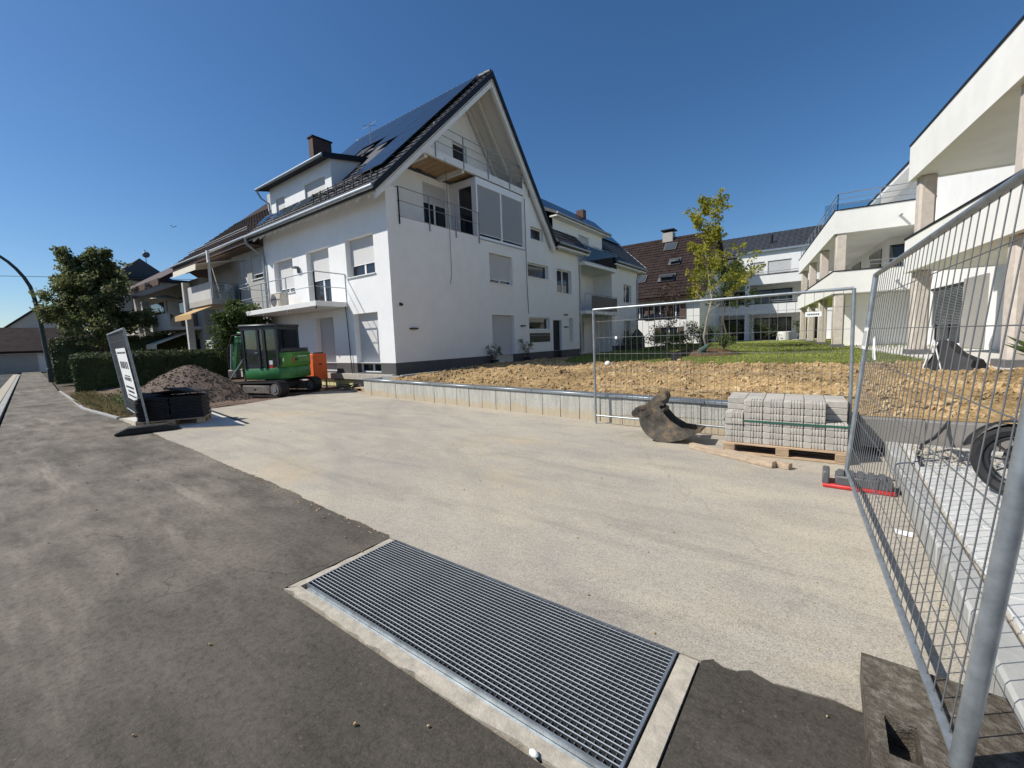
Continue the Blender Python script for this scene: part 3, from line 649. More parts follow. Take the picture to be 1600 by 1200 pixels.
inkm = MB(); o2 = offs + Vector((0, -0.006, 0))
for h, hh, t0, t1, k in rows_:
    for q in range(k):
        ta = lerp(t0, t1, (q + 0.08) / k); tb = lerp(t0, t1, (q + 0.84 - 0.2 * rnd.random()) / k)
        inkm.poly([PS(ta, h) + o2, PS(tb, h) + o2, PS(tb, h + hh * 0.8) + o2, PS(ta, h + hh * 0.8) + o2])
inkm.build('print', 'ink', ban, smooth=False)
pl = MB().prism([PN(LN - 0.06, 1.30) + Vector((-0.03, 0, 0)), PN(LN - 0.30, 1.30) + Vector((-0.03, 0, 0)), PN(LN - 0.30, 1.50) + Vector((-0.03, 0, 0)), PN(LN - 0.06, 1.50) + Vector((-0.03, 0, 0))], (0.003, 0, 0)).build('label_plate', 'poster', FN, fixn=True)
ik = MB()
for q in range(6): ik.poly([PN(LN - 0.09 - q * 0.034, 1.33) + Vector((-0.034, 0, 0)), PN(LN - 0.105 - q * 0.034, 1.33) + Vector((-0.034, 0, 0)), PN(LN - 0.105 - q * 0.034, 1.47) + Vector((-0.034, 0, 0)), PN(LN - 0.09 - q * 0.034, 1.47) + Vector((-0.034, 0, 0))])
ik.build('print', 'ink', pl, smooth=False)
nM = Vector((dM.y, -dM.x, 0)) * 0.01
pl = MB().prism([PM(t, h) + nM for t, h in ((3.18, 1.67), (3.36, 1.67), (3.36, 1.735), (3.18, 1.735))], nM * 0.3).build('label_plate', 'poster', FM, fixn=True)
ik = MB()
for q in range(7): t = 3.205 + q * 0.019; ik.poly([PM(t, 1.692) + nM * 1.6, PM(t + 0.011, 1.692) + nM * 1.6, PM(t + 0.011, 1.712) + nM * 1.6, PM(t, 1.712) + nM * 1.6])
ik.build('print', 'ink', pl, smooth=False)
MB().prism([PM(0.42, 1.46) + nM, PM(0.46, 1.46) + nM, PM(0.46, 1.51) + nM, PM(0.42, 1.51) + nM], nM * 0.4).build('tag', 'poster', FM, fixn=True)
tw = MB(); c0 = PN(LN - 0.55, 1.40)
tw.tube([c0 + Vector((-0.01, 0, 0)), c0 + Vector((-0.012, -0.12, -0.07)), c0 + Vector((-0.012, -0.26, -0.17))], 0.006, 6)
tw.tube([c0 + Vector((-0.01, -0.06 - 0.10 * math.sin(a), -0.08 + 0.1 * math.cos(a))) for a in [k * 0.5 for k in range(13)]], 0.002, 5)
tw.build('cable_tie', 'poster', FN)
# ------------------------------------------------------------------ fence feet
def foot(name, label, loc, rz, mat, dims=(0.72, 0.23, 0.13), red=False, tilt=0):
    root = thing(name, label, 'fence foot', loc, local=True); root.rotation_euler = (0, tilt, rz)
    L_, W_, H_ = dims; h0 = H_ * 0.38
    b = MB(); b.prism([(-L_ / 2, -W_ / 2, 0), (L_ / 2, -W_ / 2, 0), (L_ / 2, -W_ / 2, h0), (L_ * 0.30, -W_ / 2, H_), (-L_ * 0.30, -W_ / 2, H_), (-L_ / 2, -W_ / 2, h0)], (0, W_, 0))
    b.build('body', mat, root, bevel=0.014, fixn=True)
    MB().box(-0.10, 0.10, -0.045, 0.045, H_ - 0.01, H_ + 0.003).build('grip', 'black_plastic', root)
    if red:
        MB().box(-L_ / 2 - 0.003, L_ / 2 + 0.003, -W_ / 2 - 0.004, W_ / 2 + 0.004, 0.002, 0.035).build('base_band', 'red_paint', root, bevel=0.003)
    return root
foot('fence_foot', 'black rubber fence foot lying flat under the banner panel', (-11.05, 2.33, 0.012), R(72), 'black_rubber', (1.0, 0.26, 0.14))
# foot of the near panels with red base
fr2 = thing('fence_foot', 'grey recycled plastic fence foot with red base band at the corner of two panels', 'fence foot', (0.20, 5.32, 0.006), local=True)
MB().box(-0.20, 0.36, -0.13, 0.12, 0.0, 0.04).build('base_band', 'red_paint', fr2, bevel=0.01)
MB().box(-0.205, -0.145, -0.125, 0.115, 0.035, 0.165).build('side_block', 'grey_plastic', fr2, bevel=0.012)
MB().box(-0.10, 0.34, -0.115, 0.11, 0.034, 0.13).build('body', 'grey_plastic', fr2, bevel=0.012)
for i in range(5): MB().box(-0.08 + i * 0.08, -0.03 + i * 0.08, -0.10, 0.10, 0.128, 0.15).build('rib', 'grey_plastic', fr2, bevel=0.004)
# near rough block carrying the post
nb = thing('fence_foot', 'rough weathered brown fence block with a square hole under the near post', 'fence foot', (0.36, 1.95, 0.0))
bx = MB(); Z0, Z1 = 0.005, 0.14
xs = [0.165, 0.215, 0.305, 0.64]; ys = [1.45, 1.80, 1.98, 2.34]
for i in range(3):
    for j in range(3):
        if i == 1 and j == 1: continue
        bx.box(xs[i], xs[i + 1], ys[j], ys[j + 1], Z0, Z1)
bmx = bx.build('body', 'block_rough', nb, smooth=False)
MB().box(0.212, 0.308, 1.795, 1.985, 0.004, 0.035).build('hole_bottom', 'block_rough', nb)
lv_ = MB()
for i in range(9): clod(lv_, rr.uniform(0.23, 0.29), rr.uniform(1.83, 1.95), 0.036, rr.uniform(0.006, 0.014))
lv_.build('leaf_litter', 'dry_grass', nb, smooth=False)
# ------------------------------------------------------------------ pallets
def pallet(label, loc, rz, L_=1.2, W_=0.8, group=None):
    root = thing('wooden_pallet', label, 'pallet', loc, group, local=True); root.rotation_euler.z = rz
    for j in range(3):
        y = -W_ / 2 + 0.05 + j * (W_ - 0.10) / 2
        MB().box(-L_ / 2, L_ / 2, y - 0.05, y + 0.05, 0.0, 0.02).build('bottom_board', 'pallet_wood', root, bevel=0.003)
        for i in range(3):
            x = -L_ / 2 + 0.07 + i * (L_ - 0.14) / 2; MB().box(x - 0.07, x + 0.07, y - 0.048, y + 0.048, 0.0205, 0.10).build('block', 'pallet_wood', root, bevel=0.004)
    for i in range(3):
        x = -L_ / 2 + 0.07 + i * (L_ - 0.14) / 2; MB().box(x - 0.07, x + 0.07, -W_ / 2, W_ / 2, 0.1005, 0.12).build('cross_board', 'pallet_wood', root, bevel=0.003)
    for j in range(5):
        y = -W_ / 2 + 0.06 + j * (W_ - 0.12) / 4; MB().box(-L_ / 2, L_ / 2, y - 0.055, y + 0.055, 0.1205, 0.142).build('board', 'pallet_wood', root, bevel=0.003)
    return root
PX, PY, PA = -0.44, 6.55, R(3.0)
pallet('wooden pallet loaded with grey concrete paving blocks', (PX, PY, 0.008), PA, 1.34, 0.82)
PMt = Matrix.Translation((PX, PY, 0.008)) @ Matrix.Rotation(PA, 4, 'Z')
# one block layer: a wide stone and four narrow ones side by side, each paver its own thing; front and rear rows
bw = MB(); bw.box(-0.0425, 0.0425, -0.098, 0.098, 0.0, 0.079); bn = MB(); bn.box(-0.0150, 0.0150, -0.098, 0.098, 0.0, 0.079)
proto_w = proto_n = None; lay_h = 0.0815
ncols = 6; cw = 1.30 / 6
def put(proto, mbx, x, y, z, lab):
    q = PMt @ Vector((x, y, z))
    if proto is None:
        ob = mbx.build('paving_block', 'paver', None, bevel=0.006); proto = ob
    else:
        ob = bpy.data.objects.new('paving_block', proto.data); COL.objects.link(ob)
    ob.location = q; ob.rotation_euler.z = PA + rnd.uniform(-0.012, 0.012); tag(ob, lab, 'paving block', 'paving blocks strapped on the pallet'); return proto
ORD = ['first', 'second', 'third', 'fourth', 'fifth', 'sixth', 'seventh', 'eighth', 'ninth', 'tenth', 'eleventh', 'twelfth', 'thirteenth', 'fourteenth', 'fifteenth']
ROW = {1: 'middle', 2: 'inner', 3: 'wall side'}
full = MB(); full.box(-0.106, 0.106, -0.098, 0.098, 0, 0.079); proto_f = None
for c in range(ncols):
    xc = -0.65 + cw * (c + 0.5)
    nlay = [5, 7, 7, 7, 7, 4][c]
    for k in range(nlay):
        z = 0.1435 + k * lay_h; dy = -0.27 - (0.015 if (c == 0 and k in (3, 4)) else 0) + rnd.uniform(-0.004, 0.004)
        proto_w = put(proto_w, bw, xc - 0.066, dy, z, 'wide paving block, %s column from the bucket, %s layer above the pallet' % (ORD[c], ORD[k]))
        for q in range(4): proto_n = put(proto_n, bn, xc - 0.0070 + q * 0.0312, dy + rnd.uniform(-0.003, 0.003), z, 'one of four narrow paving blocks, %s column from the bucket, %s layer up' % (ORD[c], ORD[k]))
    for r_, yb in ((1, -0.06), (2, 0.15), (3, 0.32)):
        nl = [7, 7, 7, 7, 7, 7][c]
        for k in range(nl):
            if k < nl - 1 and not (c in (0, 5)): continue_only = True
            else: continue_only = False
            if continue_only and r_ > 1: continue
            if continue_only and c not in (0, 5): continue
            if proto_f is None:
                ob = full.build('paving_block', 'paver', None, bevel=0.006); proto_f = ob
            else: ob = bpy.data.objects.new('paving_block', proto_f.data); COL.objects.link(ob)
            ob.location = PMt @ Vector((xc, yb, 0.1435 + k * lay_h)); ob.rotation_euler.z = PA + rnd.uniform(-0.01, 0.01)
            tag(ob, 'square paving block, %s row, %s column from the bucket, %s layer up' % (ROW[r_], ORD[c], ORD[k]), 'paving block', 'paving blocks strapped on the pallet')
fill = MB(); fill.box(-0.42, 0.42, -0.165, 0.40, 0.1435, 0.1435 + 6 * lay_h - 0.004)
fo = fill.build('block_core', 'paver'); fo.location = (PX, PY, 0.008); fo.rotation_euler.z = PA; tag(fo, 'inner rows of stacked concrete blocks in the strapped pallet load', 'paving block')
st = MB(); zz = 0.1435 + 4 * lay_h - 0.03
pts = [(-0.665, -0.375), (0.665, -0.375), (0.665, 0.425), (-0.665, 0.425)]
for i in range(4): st.bar((*pts[i], zz), (*pts[(i + 1) % 4], zz), 0.004, 0.022)
so_ = st.build('strapping_band', 'strap'); so_.location = (PX, PY, 0.008); so_.rotation_euler.z = PA; tag(so_, 'dark green plastic strap wound round the paving blocks', 'strap')
# timber beams on the ground
def beam(label, p0, p1, w, h):
    o_ = MB().bar(p0, p1, w, h).build('timber_beam', 'beam_wood', org=p0, bevel=0.005); tag(o_, label, 'timber', None)
beam('long squared timber lying nearest the bucket, in front of the pallet', (-1.50, 6.13, 0.045), (-0.46, 5.66, 0.045), 0.09, 0.075)
beam('shorter squared timber lying between long timber and pallet', (-1.05, 6.02, 0.042), (-0.30, 5.68, 0.042), 0.08, 0.07)
# ------------------------------------------------------------------ bucket
bk = thing('excavator_bucket', 'worn steel excavator bucket lying on the concrete driveway', 'bucket', (-1.95, 6.45, 0.006), local=True)
bk.rotation_euler.z = R(4); bk.scale = (0.9, 0.9, 0.9)
prof = []      # outer side profile, x forward (towards the lip), z up
for t in [k / 16 for k in range(17)]:
    a = R(165) + t * R(125); prof.append((math.cos(a) * 0.40 + 0.02, math.sin(a) * 0.40 + 0.40))
prof += [(0.32, 0.075), (0.52, 0.19), (0.60, 0.235)]
topl = [(0.56, 0.255), (0.30, 0.27), (0.12, 0.38), (0.0, 0.52), (-0.05, 0.61), (-0.14, 0.58), (-0.28, 0.52)]
W2 = 0.21
side = prof + topl
for sgn in (-1, 1):
    MB().prism([(x, sgn * W2 - 0.008, z) for x, z in side], (0, 0.016, 0)).build('side_plate', 'bucket_steel', bk, fixn=True)
shell = MB()
for (x0, z0), (x1, z1) in zip(prof, prof[1:]):
    shell.hexa([(x0, -W2, z0), (x1, -W2, z1), (x1, W2, z1), (x0, W2, z0), (x0 * 0.96, -W2, z0 + 0.015), (x1 * 0.96 + 0.002, -W2, z1 + 0.018), (x1 * 0.96 + 0.002, W2, z1 + 0.018), (x0 * 0.96, W2, z0 + 0.015)])
x0, z0 = prof[0]; shell.hexa([(x0, -W2, z0), (-0.28, -W2, 0.52), (-0.28, W2, 0.52), (x0, W2, z0), (x0 + 0.02, -W2, z0), (-0.26, -W2, 0.51), (-0.26, W2, 0.51), (x0 + 0.02, W2, z0)])
shell.hexa([(-0.28, -W2, 0.52), (-0.05, -W2, 0.61), (-0.05, W2, 0.61), (-0.28, W2, 0.52), (-0.275, -W2, 0.505), (-0.04, -W2, 0.595), (-0.04, W2, 0.595), (-0.275, W2, 0.505)])
shell.build('shell', 'bucket_steel', bk, fixn=True)
for yy in (-0.085, 0.085):
    MB().prism([(x, yy - 0.012, z) for x, z in ((-0.52, 0.44), (-0.48, 0.54), (-0.34, 0.58), (-0.18, 0.72), (-0.07, 0.82), (0.03, 0.82), (0.07, 0.75), (0.02, 0.62), (-0.06, 0.58), (-0.28, 0.48), (-0.42, 0.37))], (0, 0.024, 0)).build('lug', 'bucket_steel', bk, fixn=True)
for (x, z) in ((-0.46, 0.45), (-0.02, 0.76)):
    MB().cyl((x, -0.15, z), (x, 0.15, z), 0.07, n=18).build('pin_boss', 'bucket_steel', bk)
MB().hexa([(-0.30, -W2 - 0.015, 0.40), (-0.16, -W2 - 0.015, 0.48), (-0.18, -W2 - 0.015, 0.53), (-0.32, -W2 - 0.015, 0.45), (-0.30, -W2, 0.40), (-0.16, -W2, 0.48), (-0.18, -W2, 0.53), (-0.32, -W2, 0.45)]).build('wear_plate', 'bucket_steel', bk, fixn=True)
MB().bar((0.0, -W2, 0.53), (0.0, W2, 0.53), 0.03, 0.05).build('cross_rib', 'bucket_steel', bk)
# ------------------------------------------------------------------ stack of black plates on a pallet
pallet('low wooden pallet under a stack of black rubber plates', (-11.75, 2.98, 0.012), R(62), 1.2, 0.8)
SM = Matrix.Translation((-11.75, 2.98, 0.154)) @ Matrix.Rotation(R(62), 4, 'Z')
pm = MB(); pts = [(-0.28, -0.36)]
pm.prism([(-0.29, -0.37, 0), (0.29, -0.37, 0), (0.29, 0.37, 0), (-0.29, 0.37, 0)], (0, 0, 0.026))
for e in (-1, 1): pm.box(-0.25, 0.25, e * 0.2 - 0.05, e * 0.2 + 0.05, 0.0262, 0.031)
plate = None
for sx in (-0.3, 0.3):
    for k in range(15):
        if plate is None: ob = pm.build('rubber_plate', 'black_rubber', bevel=0.006); plate = ob
        else: ob = bpy.data.objects.new('rubber_plate', plate.data); COL.objects.link(ob)
        ob.location = SM @ Vector((sx + rnd.uniform(-0.012, 0.012), rnd.uniform(-0.015, 0.015), k * 0.0325)); ob.rotation_euler.z = R(62) + rnd.uniform(-0.03, 0.03)
        tag(ob, 'black rubber plate, %s from the bottom, in the stack %s' % (ORD[k], 'beside the banner fence' if sx < 0 else 'beside the driveway'), 'rubber plate', 'rubber plates stacked on the pallet')
for i, (x, y, rz, tl) in enumerate([(-0.35, 0.05, 0.3, 0.08), (0.05, 0.1, -0.4, -0.14), (0.30, -0.02, 0.9, 0.10)]):
    ob = bpy.data.objects.new('rubber_plate', plate.data); COL.objects.link(ob); ob.location = SM @ Vector((x, y, 0.50 + 0.045 * i)); ob.rotation_euler = (tl, tl * 0.7, R(62) + rz)
    tag(ob, ['loose black rubber plate lying lowest on top of the stacks', 'loose black rubber plate tilted across the middle of the stacks', 'loose black rubber plate lying uppermost and twisted on the stacks'][i], 'rubber plate', 'loose plates on top')
# ------------------------------------------------------------------ small things
tag(MB().ball((-5.81, 13.05, soilf(-5.81, 13.05) + 0.10), 0.105, 16, 10).build('ball', 'ball_white', org=(-5.81, 13.05, 0.6)), 'dirty white ball lying on the bare soil', 'ball')
lb = thing('lantern_box', 'small black box standing at the lawn edge', 'box', (-4.36, 15.7, gz(-4.36, 15.7)), local=True)
MB().box(-0.15, 0.15, -0.15, 0.15, 0, 0.26).build('body', 'black_plastic', lb, bevel=0.01); MB().box(-0.165, 0.165, -0.165, 0.165, 0.262, 0.29).build('lid', 'black_plastic', lb, bevel=0.008)
tag(MB().cyl((-4.81, 16.1, 0.5), (-4.81, 16.1, 1.75), 0.022, n=8).build('garden_post', 'black_plastic', org=(-4.81, 16.1, 0.5)), 'thin black post standing in the lawn beside the small box', 'post')
lt = MB(); 
for q in range(1): lt.prism([(0.46 + q * 0.03, 4.25 + q * 0.05, 0.01 + 0.006 * q), (0.56 + q * 0.02, 4.22 + q * 0.05, 0.012 + 0.006 * q), (0.57, 4.30 + q * 0.05, 0.02), (0.47, 4.33 + q * 0.05, 0.014 + 0.006 * q)], (0, 0, 0.003))
tag(lt.build('paper_scrap', 'poster', org=(0.5, 4.3, 0)), 'crumpled white paper scrap lying between fence and bay kerb', 'litter')
tag(MB().ball((-0.86, 1.20, 0.012), 0.018, 8, 6, (1.2, 0.8, 0.7)).build('white_stone', 'poster', org=(-0.86, 1.2, 0)), 'small white stone on the mortar frame of the grating', 'stone')
# ------------------------------------------------------------------ building helpers
def window(root, fr, a0, a1, z0, z1, rec=0.15, shut=0.0, n=1, fcol='white_paint', gl='glass', sh='shutter_white', sill=True, fw=0.055, name='window', guide=True):
    "frame mesh (part) with panes, shutter and sill as sub-parts; sits at depth -rec"
    f = MB(); d0, d1 = -rec - 0.06, -rec + 0.005; e = 0.001
    f.fbox(fr, a0 + e, a0 + fw, z0 + e, z1 - e, d0, d1); f.fbox(fr, a1 - fw, a1 - e, z0 + e, z1 - e, d0, d1)
    f.fbox(fr, a0 + fw, a1 - fw, z0 + e, z0 + fw, d0, d1); f.fbox(fr, a0 + fw, a1 - fw, z1 - fw, z1 - e, d0, d1)
    W = (a1 - a0 - 2 * fw) / n
    for k in range(1, n): c = a0 + fw + W * k; f.fbox(fr, c - fw * 0.8, c + fw * 0.8, z0 + fw, z1 - fw, d0, d1)
    w = f.build(name, fcol, root)
    for k in range(n):
        b0 = a0 + fw + W * k + (fw * 0.8 if k else 0); b1 = a0 + fw + W * (k + 1) - (fw * 0.8 if k < n - 1 else 0)
        MB().fbox(fr, b0, b1, z0 + fw, z1 - fw, -rec - 0.04, -rec - 0.025).build('pane', gl, w)
    if shut > 0:
        zs = z1 - (z1 - z0) * shut
        s = MB(); s.fbox(fr, a0 + 0.02, a1 - 0.02, zs + 0.03, z1 - 0.002, -rec + 0.012, -rec + 0.024); s.build('shutter', sh, w)
        MB().fbox(fr, a0 + 0.02, a1 - 0.02, zs, zs + 0.03, -rec + 0.01, -rec + 0.03).build('shutter_rail', 'white_paint', w)
        if guide:
            q = MB(); q.fbox(fr, a0 + 0.002, a0 + 0.02, z0, z1 - 0.002, -rec + 0.006, -rec + 0.035); q.fbox(fr, a1 - 0.02, a1 - 0.002, z0, z1 - 0.002, -rec + 0.006, -rec + 0.035); q.build('guide', 'white_paint', w)
    if sill: MB().fbox(fr, a0 - 0.03, a1 + 0.03, z0 - 0.035, z0 - 0.002, -rec, 0.05).build('sill', 'white_paint' if sill is True else sill, w)
    return w
def railing(root, pts, z0, h=1.0, r=0.02, nmid=2, post=1.4, mat='steel_rail', drop=0.0, top=True, name='railing'):
    m = MB()
    for p, q in zip(pts, pts[1:]):
        p = Vector((*p, z0)); q = Vector((*q, z0)); L_ = (q - p).length; k = max(1, round(L_ / post))
        m.tube([p + Vector((0, 0, h)), q + Vector((0, 0, h))], r, 8)
        for i in range(1, nmid + 1): zz = h * i / (nmid + 1); m.tube([p + Vector((0, 0, zz)), q + Vector((0, 0, zz))], r * 0.7, 6)
        for i in range(k + 1): c = p.lerp(q, i / k); m.bar(c + Vector((0, 0, -drop)), c + Vector((0, 0, h - r)), 0.035, 0.035)
    return m.build(name, mat, root)
def tiles(root, O, U, V, W, Hh, tw=0.30, th=0.34, mat='roof_dark', name='tiles', thick=0.03, skip=None):
    "overlapping tile courses: O corner at the eave, U along the eave, V up the slope"
    O = Vector(O); U = Vector(U).normalized(); V = Vector(V).normalized(); N = U.cross(V).normalized(); N = N if N.z > 0 else -N
    m = MB(); nu = int(W / tw); nv = int(Hh / th); tw = W / nu; th = Hh / nv
    for j in range(nv):
        for i in range(nu):
            if skip and skip(i * tw, j * th): continue
            a = O + U * (i * tw) + V * (j * th); k = len(m.v)
            for (u, h) in ((0.0, 0.45), (0.22, 1.0), (0.5, 1.0), (0.72, 0.35), (1.0, 0.45)):
                m.v += [a + U * tw * u + N * thick * (h + 0.75), a + U * tw * u + V * th * 1.03 + N * thick * h * 0.35, a + U * tw * u + N * thick * (h - 0.4)]
            for q in range(4):
                b = k + q * 3; m.f.append([b, b + 3, b + 4, b + 1]); m.f.append([b + 2, b + 5, b + 3, b])
    return m.build(name, mat, root, kind='stuff', smooth=False)
XG, YE = -12.02, 9.35
FG = Fr((XG, 0, 0), (0, 1, 0), (1, 0, 0)); FE = Fr((0, YE, 0), (1, 0, 0), (0, -1, 0))
XL = -21.1
# ------------------------------------------------------------------ white gabled house
H = thing('white_house', 'white rendered gabled house with solar roof and corner loggias, freshly finished', 'house', (XG, YE, 0.5))
RZ, RYr, SL, SR_ = 12.85, 15.0, 0.976, 1.25            # ridge height and y, left and right slope
zl = lambda y: RZ - (RYr - y) * SL
zr = lambda y: RZ - (y - RYr) * SR_
opsG = [(14.68, 16.37, 4.17, 5.46), (17.66, 19.58, 4.73, 5.42), (20.45, 22.10, 4.12, 5.42), (17.62, 19.58, 2.10, 2.72), (19.93, 20.85, 0.965, 2.62), (21.73, 22.17, 1.42, 2.76), (14.71, 16.35, 0.965, 2.77)]
w = MB().wall(FG, YE, 23.0, 0.96, 6.0, opsG, 0.15)
w.wall(FG, YE, 9.82, 6.0, 6.95)
w.build('gable_wall', 'stucco', H)
# wall right of the glazed bay up to the roof slope, with its small window
w = MB(); w.wall(FG, 17.42, 17.97, 6.0, 6.6); w.wall(FG, 17.42, 18.0, 6.6, 7.25); w.wall(FG, 18.0, 19.15, 6.6, 7.25, [(18.0, 19.15, 6.6, 7.2)], 0.15)
w.wall(FG, 17.97, 23.0, 6.0, 6.6); w.poly([FG.P(19.15, 6.6), FG.P(23.0, 6.6), FG.P(23.0, 6.95), FG.P(19.15, 7.25)])
w.poly([FG.P(17.42, 7.25), FG.P(19.15, 7.25), FG.P(19.15, zr(19.15) - 0.2), FG.P(17.42, zr(17.42) - 0.2)])
w.build('gable_wall_upper', 'stucco', H)
opsE = [(-14.56, -12.84, 4.15, 5.52), (-17.41, -15.72, 3.34, 5.51), (-20.28, -18.56, 4.05, 5.51), (-17.11, -15.75, 0.965, 2.79), (-14.34, -12.87, 0.965, 2.79)]
MB().wall(FE, XL, XG, 0.96, 6.98, opsE, 0.22).build('eave_wall', 'stucco', H)
p = MB(); p.wall(FE, XL, XG - 0.012, 0.3, 0.959, [(-17.11, -15.75, 0.6, 0.958), (-14.34, -12.87, 0.6, 0.958)], 0.22)
for a0, a1 in ((YE + 0.012, 14.71), (16.35, 19.93), (20.85, 22.99)): p.fbox(FG, a0, a1, 0.2, 0.959, -0.2, -0.012)
p.fbox(FG, 14.71, 16.35, 0.2, 0.58, -0.2, -0.012); p.fbox(FG, 19.93, 20.85, 0.2, 0.56, -0.2, -0.012)
p.build('plinth', 'plinth', H)
bx = MB(); bx.box(XL + 0.02, -13.75, YE + 0.3, 20.0, 0.3, 6.9); bx.box(-13.74, XG - 0.3, YE + 0.3, 20.0, 0.3, 5.84); bx.box(-20, XG - 0.3, 19.8, 22.9, 0.3, 6.6); bx.box(XL, XL + 0.02, YE, 20, 0.3, 6.9); bx.build('inner_wall', 'stucco', H)
fd = MB(); fd.box(XL, XG + 0.02, YE + 0.02, YE + 0.4, -0.1, 0.33); fd.build('foundation', 'concrete_raw', H)
for i in range(7):
    x = -17.0 + i * 0.34; MB().box(x, x + 0.32, YE - 0.04, YE + 0.018, 0.03, 0.27 + 0.06 * ((i * 7) % 3) / 3).build('insulation_block', 'foam_yellow', H, bevel=0.01)
MB().box(-17.2, -12.1, YE - 0.16, YE + 0.016, 0.34, 0.56).build('threshold', 'concrete_raw', H, bevel=0.01)
# windows of the gable
window(H, FG, 14.68, 16.37, 4.17, 5.46, shut=0.88, sh='shutter_white', n=2)
window(H, FG, 17.66, 19.58, 4.73, 5.42); window(H, FG, 20.45, 22.10, 4.12, 5.42, n=2)
window(H, FG, 17.62, 19.58, 2.10, 2.72); window(H, FG, 21.73, 22.17, 1.42, 2.76, shut=0.98); window(H, FG, 18.0, 19.15, 6.6, 7.2)
window(H, FG, 14.71, 16.35, 0.60, 2.77, shut=0.995, sill=False, name='shuttered_door', sh='shutter_white')
dd = MB().fbox(FG, 19.93, 20.85, 0.58, 2.62, -0.22, -0.15).build('front_door', 'dark_trim', H)
MB().fbox(FG, 20.05, 20.09, 0.8, 2.3, -0.149, -0.12).build('handle', 'steel_rail', dd)
mb_ = MB().fbox(FG, 17.66, 19.55, 1.47, 1.93, -0.01, 0.03).build('mailbox_panel', 'black_plastic', H)
for i in range(6): MB().fbox(FG, 17.74 + i * 0.3, 17.98 + i * 0.3, 1.80, 1.825, 0.031, 0.036).build('mail_slot', 'steel_rail', mb_)
# windows of the eave wall
window(H, FE, -14.56, -12.84, 4.15, 5.52, 0.22, shut=0.70, n=2); window(H, FE, -17.41, -15.72, 3.34, 5.51, 0.22, shut=0.55, n=2, sill=False)
window(H, FE, -20.28, -18.56, 4.05, 5.51, 0.22, shut=0.86, n=2)
window(H, FE, -17.11, -15.75, 0.60, 2.79, 0.22, shut=0.99, sill=False, name='shuttered_door', sh='shutter_light')
window(H, FE, -14.34, -12.87, 0.60, 2.79, 0.22, shut=0.86, n=2, sill=False, name='shuttered_door')
# loggia behind the corner
LD = -1.55
FLg = Fr((XG + LD, 0, 0), (0, 1, 0), (1, 0, 0))
lw2 = MB(); lw2.wall(FLg, 11.0, 17.45, 6.05, 8.5, [(12.45, 13.85, 6.05, 8.22)], 0.1); lw2.poly([FLg.P(YE + 0.25, 6.05), FLg.P(11.0, 6.05), FLg.P(11.0, 8.5), FLg.P(YE + 0.25, zl(YE + 0.25) - 0.3)]); lw2.build('loggia_wall', 'stucco', H)
lf = MB(); lf.box(XG + LD, XG - 0.001, YE + 0.26, 17.42, 5.86, 6.03); lf.build('loggia_floor', 'concrete_raw', H)
lsd = MB(); lsd.box(XG + LD, XG - 0.02, YE + 0.002, YE + 0.24, 6.0, 6.98); lsd.build('loggia_cheek', 'stucco', H)
window(H, FLg, 12.45, 13.85, 6.06, 8.22, 0.1, shut=0.36, n=2, sill=False, gl='glass', name='balcony_door')
# glazed bay
bay = MB(); fb = 0.09
for a in (14.02, 15.66, 17.34): bay.fbox(FG, a - fb / 2, a + fb / 2, 5.98, 8.38, -0.12, 0.012)
bay.fbox(FG, 14.07, 17.3, 8.16, 8.38, -0.12, 0.014); bay.fbox(FG, 14.07, 17.3, 5.97, 6.07, -0.12, 0.014)
FB = Fr((0, 14.02, 0), (1, 0, 0), (0, -1, 0))
bay.fbox(FB, XG + LD, XG - 0.13, 8.16, 8.38, -0.08, 0.04); bay.fbox(FB, XG + LD + 0.45, XG + LD + 0.53, 6.03, 8.16, -0.08, 0.04); bay.fbox(FB, XG - 0.25, XG - 0.13, 6.03, 8.16, -0.08, 0.04); bay.fbox(FB, XG + LD, XG + LD + 0.45, 6.03, 8.16, -0.08, 0.02)
bo = bay.build('glazed_bay', 'white_paint', H)
MB().fbox(FB, XG + LD + 0.53, XG - 0.25, 6.03, 8.16, -0.05, -0.03).build('pane', 'glass', bo)
for a0, a1 in ((14.07, 15.61), (15.71, 17.29)):
    MB().fbox(FG, a0, a1, 6.07, 8.16, -0.10, -0.09).build('pane', 'glass', bo); MB().fbox(FG, a0, a1, 6.2, 8.16, -0.04, -0.025).build('shutter', 'shutter_grey', bo)
    MB().fbox(FG, a0, a1, 6.175, 6.2, -0.045, -0.02).build('shutter_rail', 'white_paint', bo)
MB().fbox(FG, 14.0, 17.45, 5.93, 5.965, -0.1, 0.05).build('sill', 'zinc', bo)
bt = MB(); bt.box(XG + LD, XG - 0.001, 14.0, 17.42, 8.385, 8.46); bt.build('bay_roof', 'white_paint', H)
# upper balcony and its timber floor
ub = MB(); ub.fbox(FG, 11.1, 18.0, 8.52, 8.80, -0.10, 0.012); ub.build('balcony_beam', 'white_wood', H)
for i in range(9):
    a = 11.12 + i * 0.34; MB().box(XG + LD, XG - 0.11, a, a + 0.32, 8.62, 8.66).build('ceiling_board', 'timber_ceiling', H)
for a in (11.3, 13.3): MB().box(XG + LD, XG - 0.11, a, a + 0.14, 8.44, 8.615).build('ceiling_beam', 'white_wood', H)
uf = MB(); uf.box(XG + LD, XG - 0.1, 11.3, 17.9, 8.67, 8.74); uf.build('balcony_floor', 'concrete_raw', H)
ut = MB()
y0_, y1_ = 10.75, 18.35
zz0 = 8.74
yy = [10.95, 14.45, 15.35, 15.0, 18.2]
opu = (14.35, 15.25, 9.55, 10.45)
ap = zl(RYr) - 0.25
left_y = RYr - (ap - zz0) / SL; right_y = RYr + (ap - zz0) / SR_
def gt(y): return ap - (RYr - y) * SL if y < RYr else ap - (y - RYr) * SR_
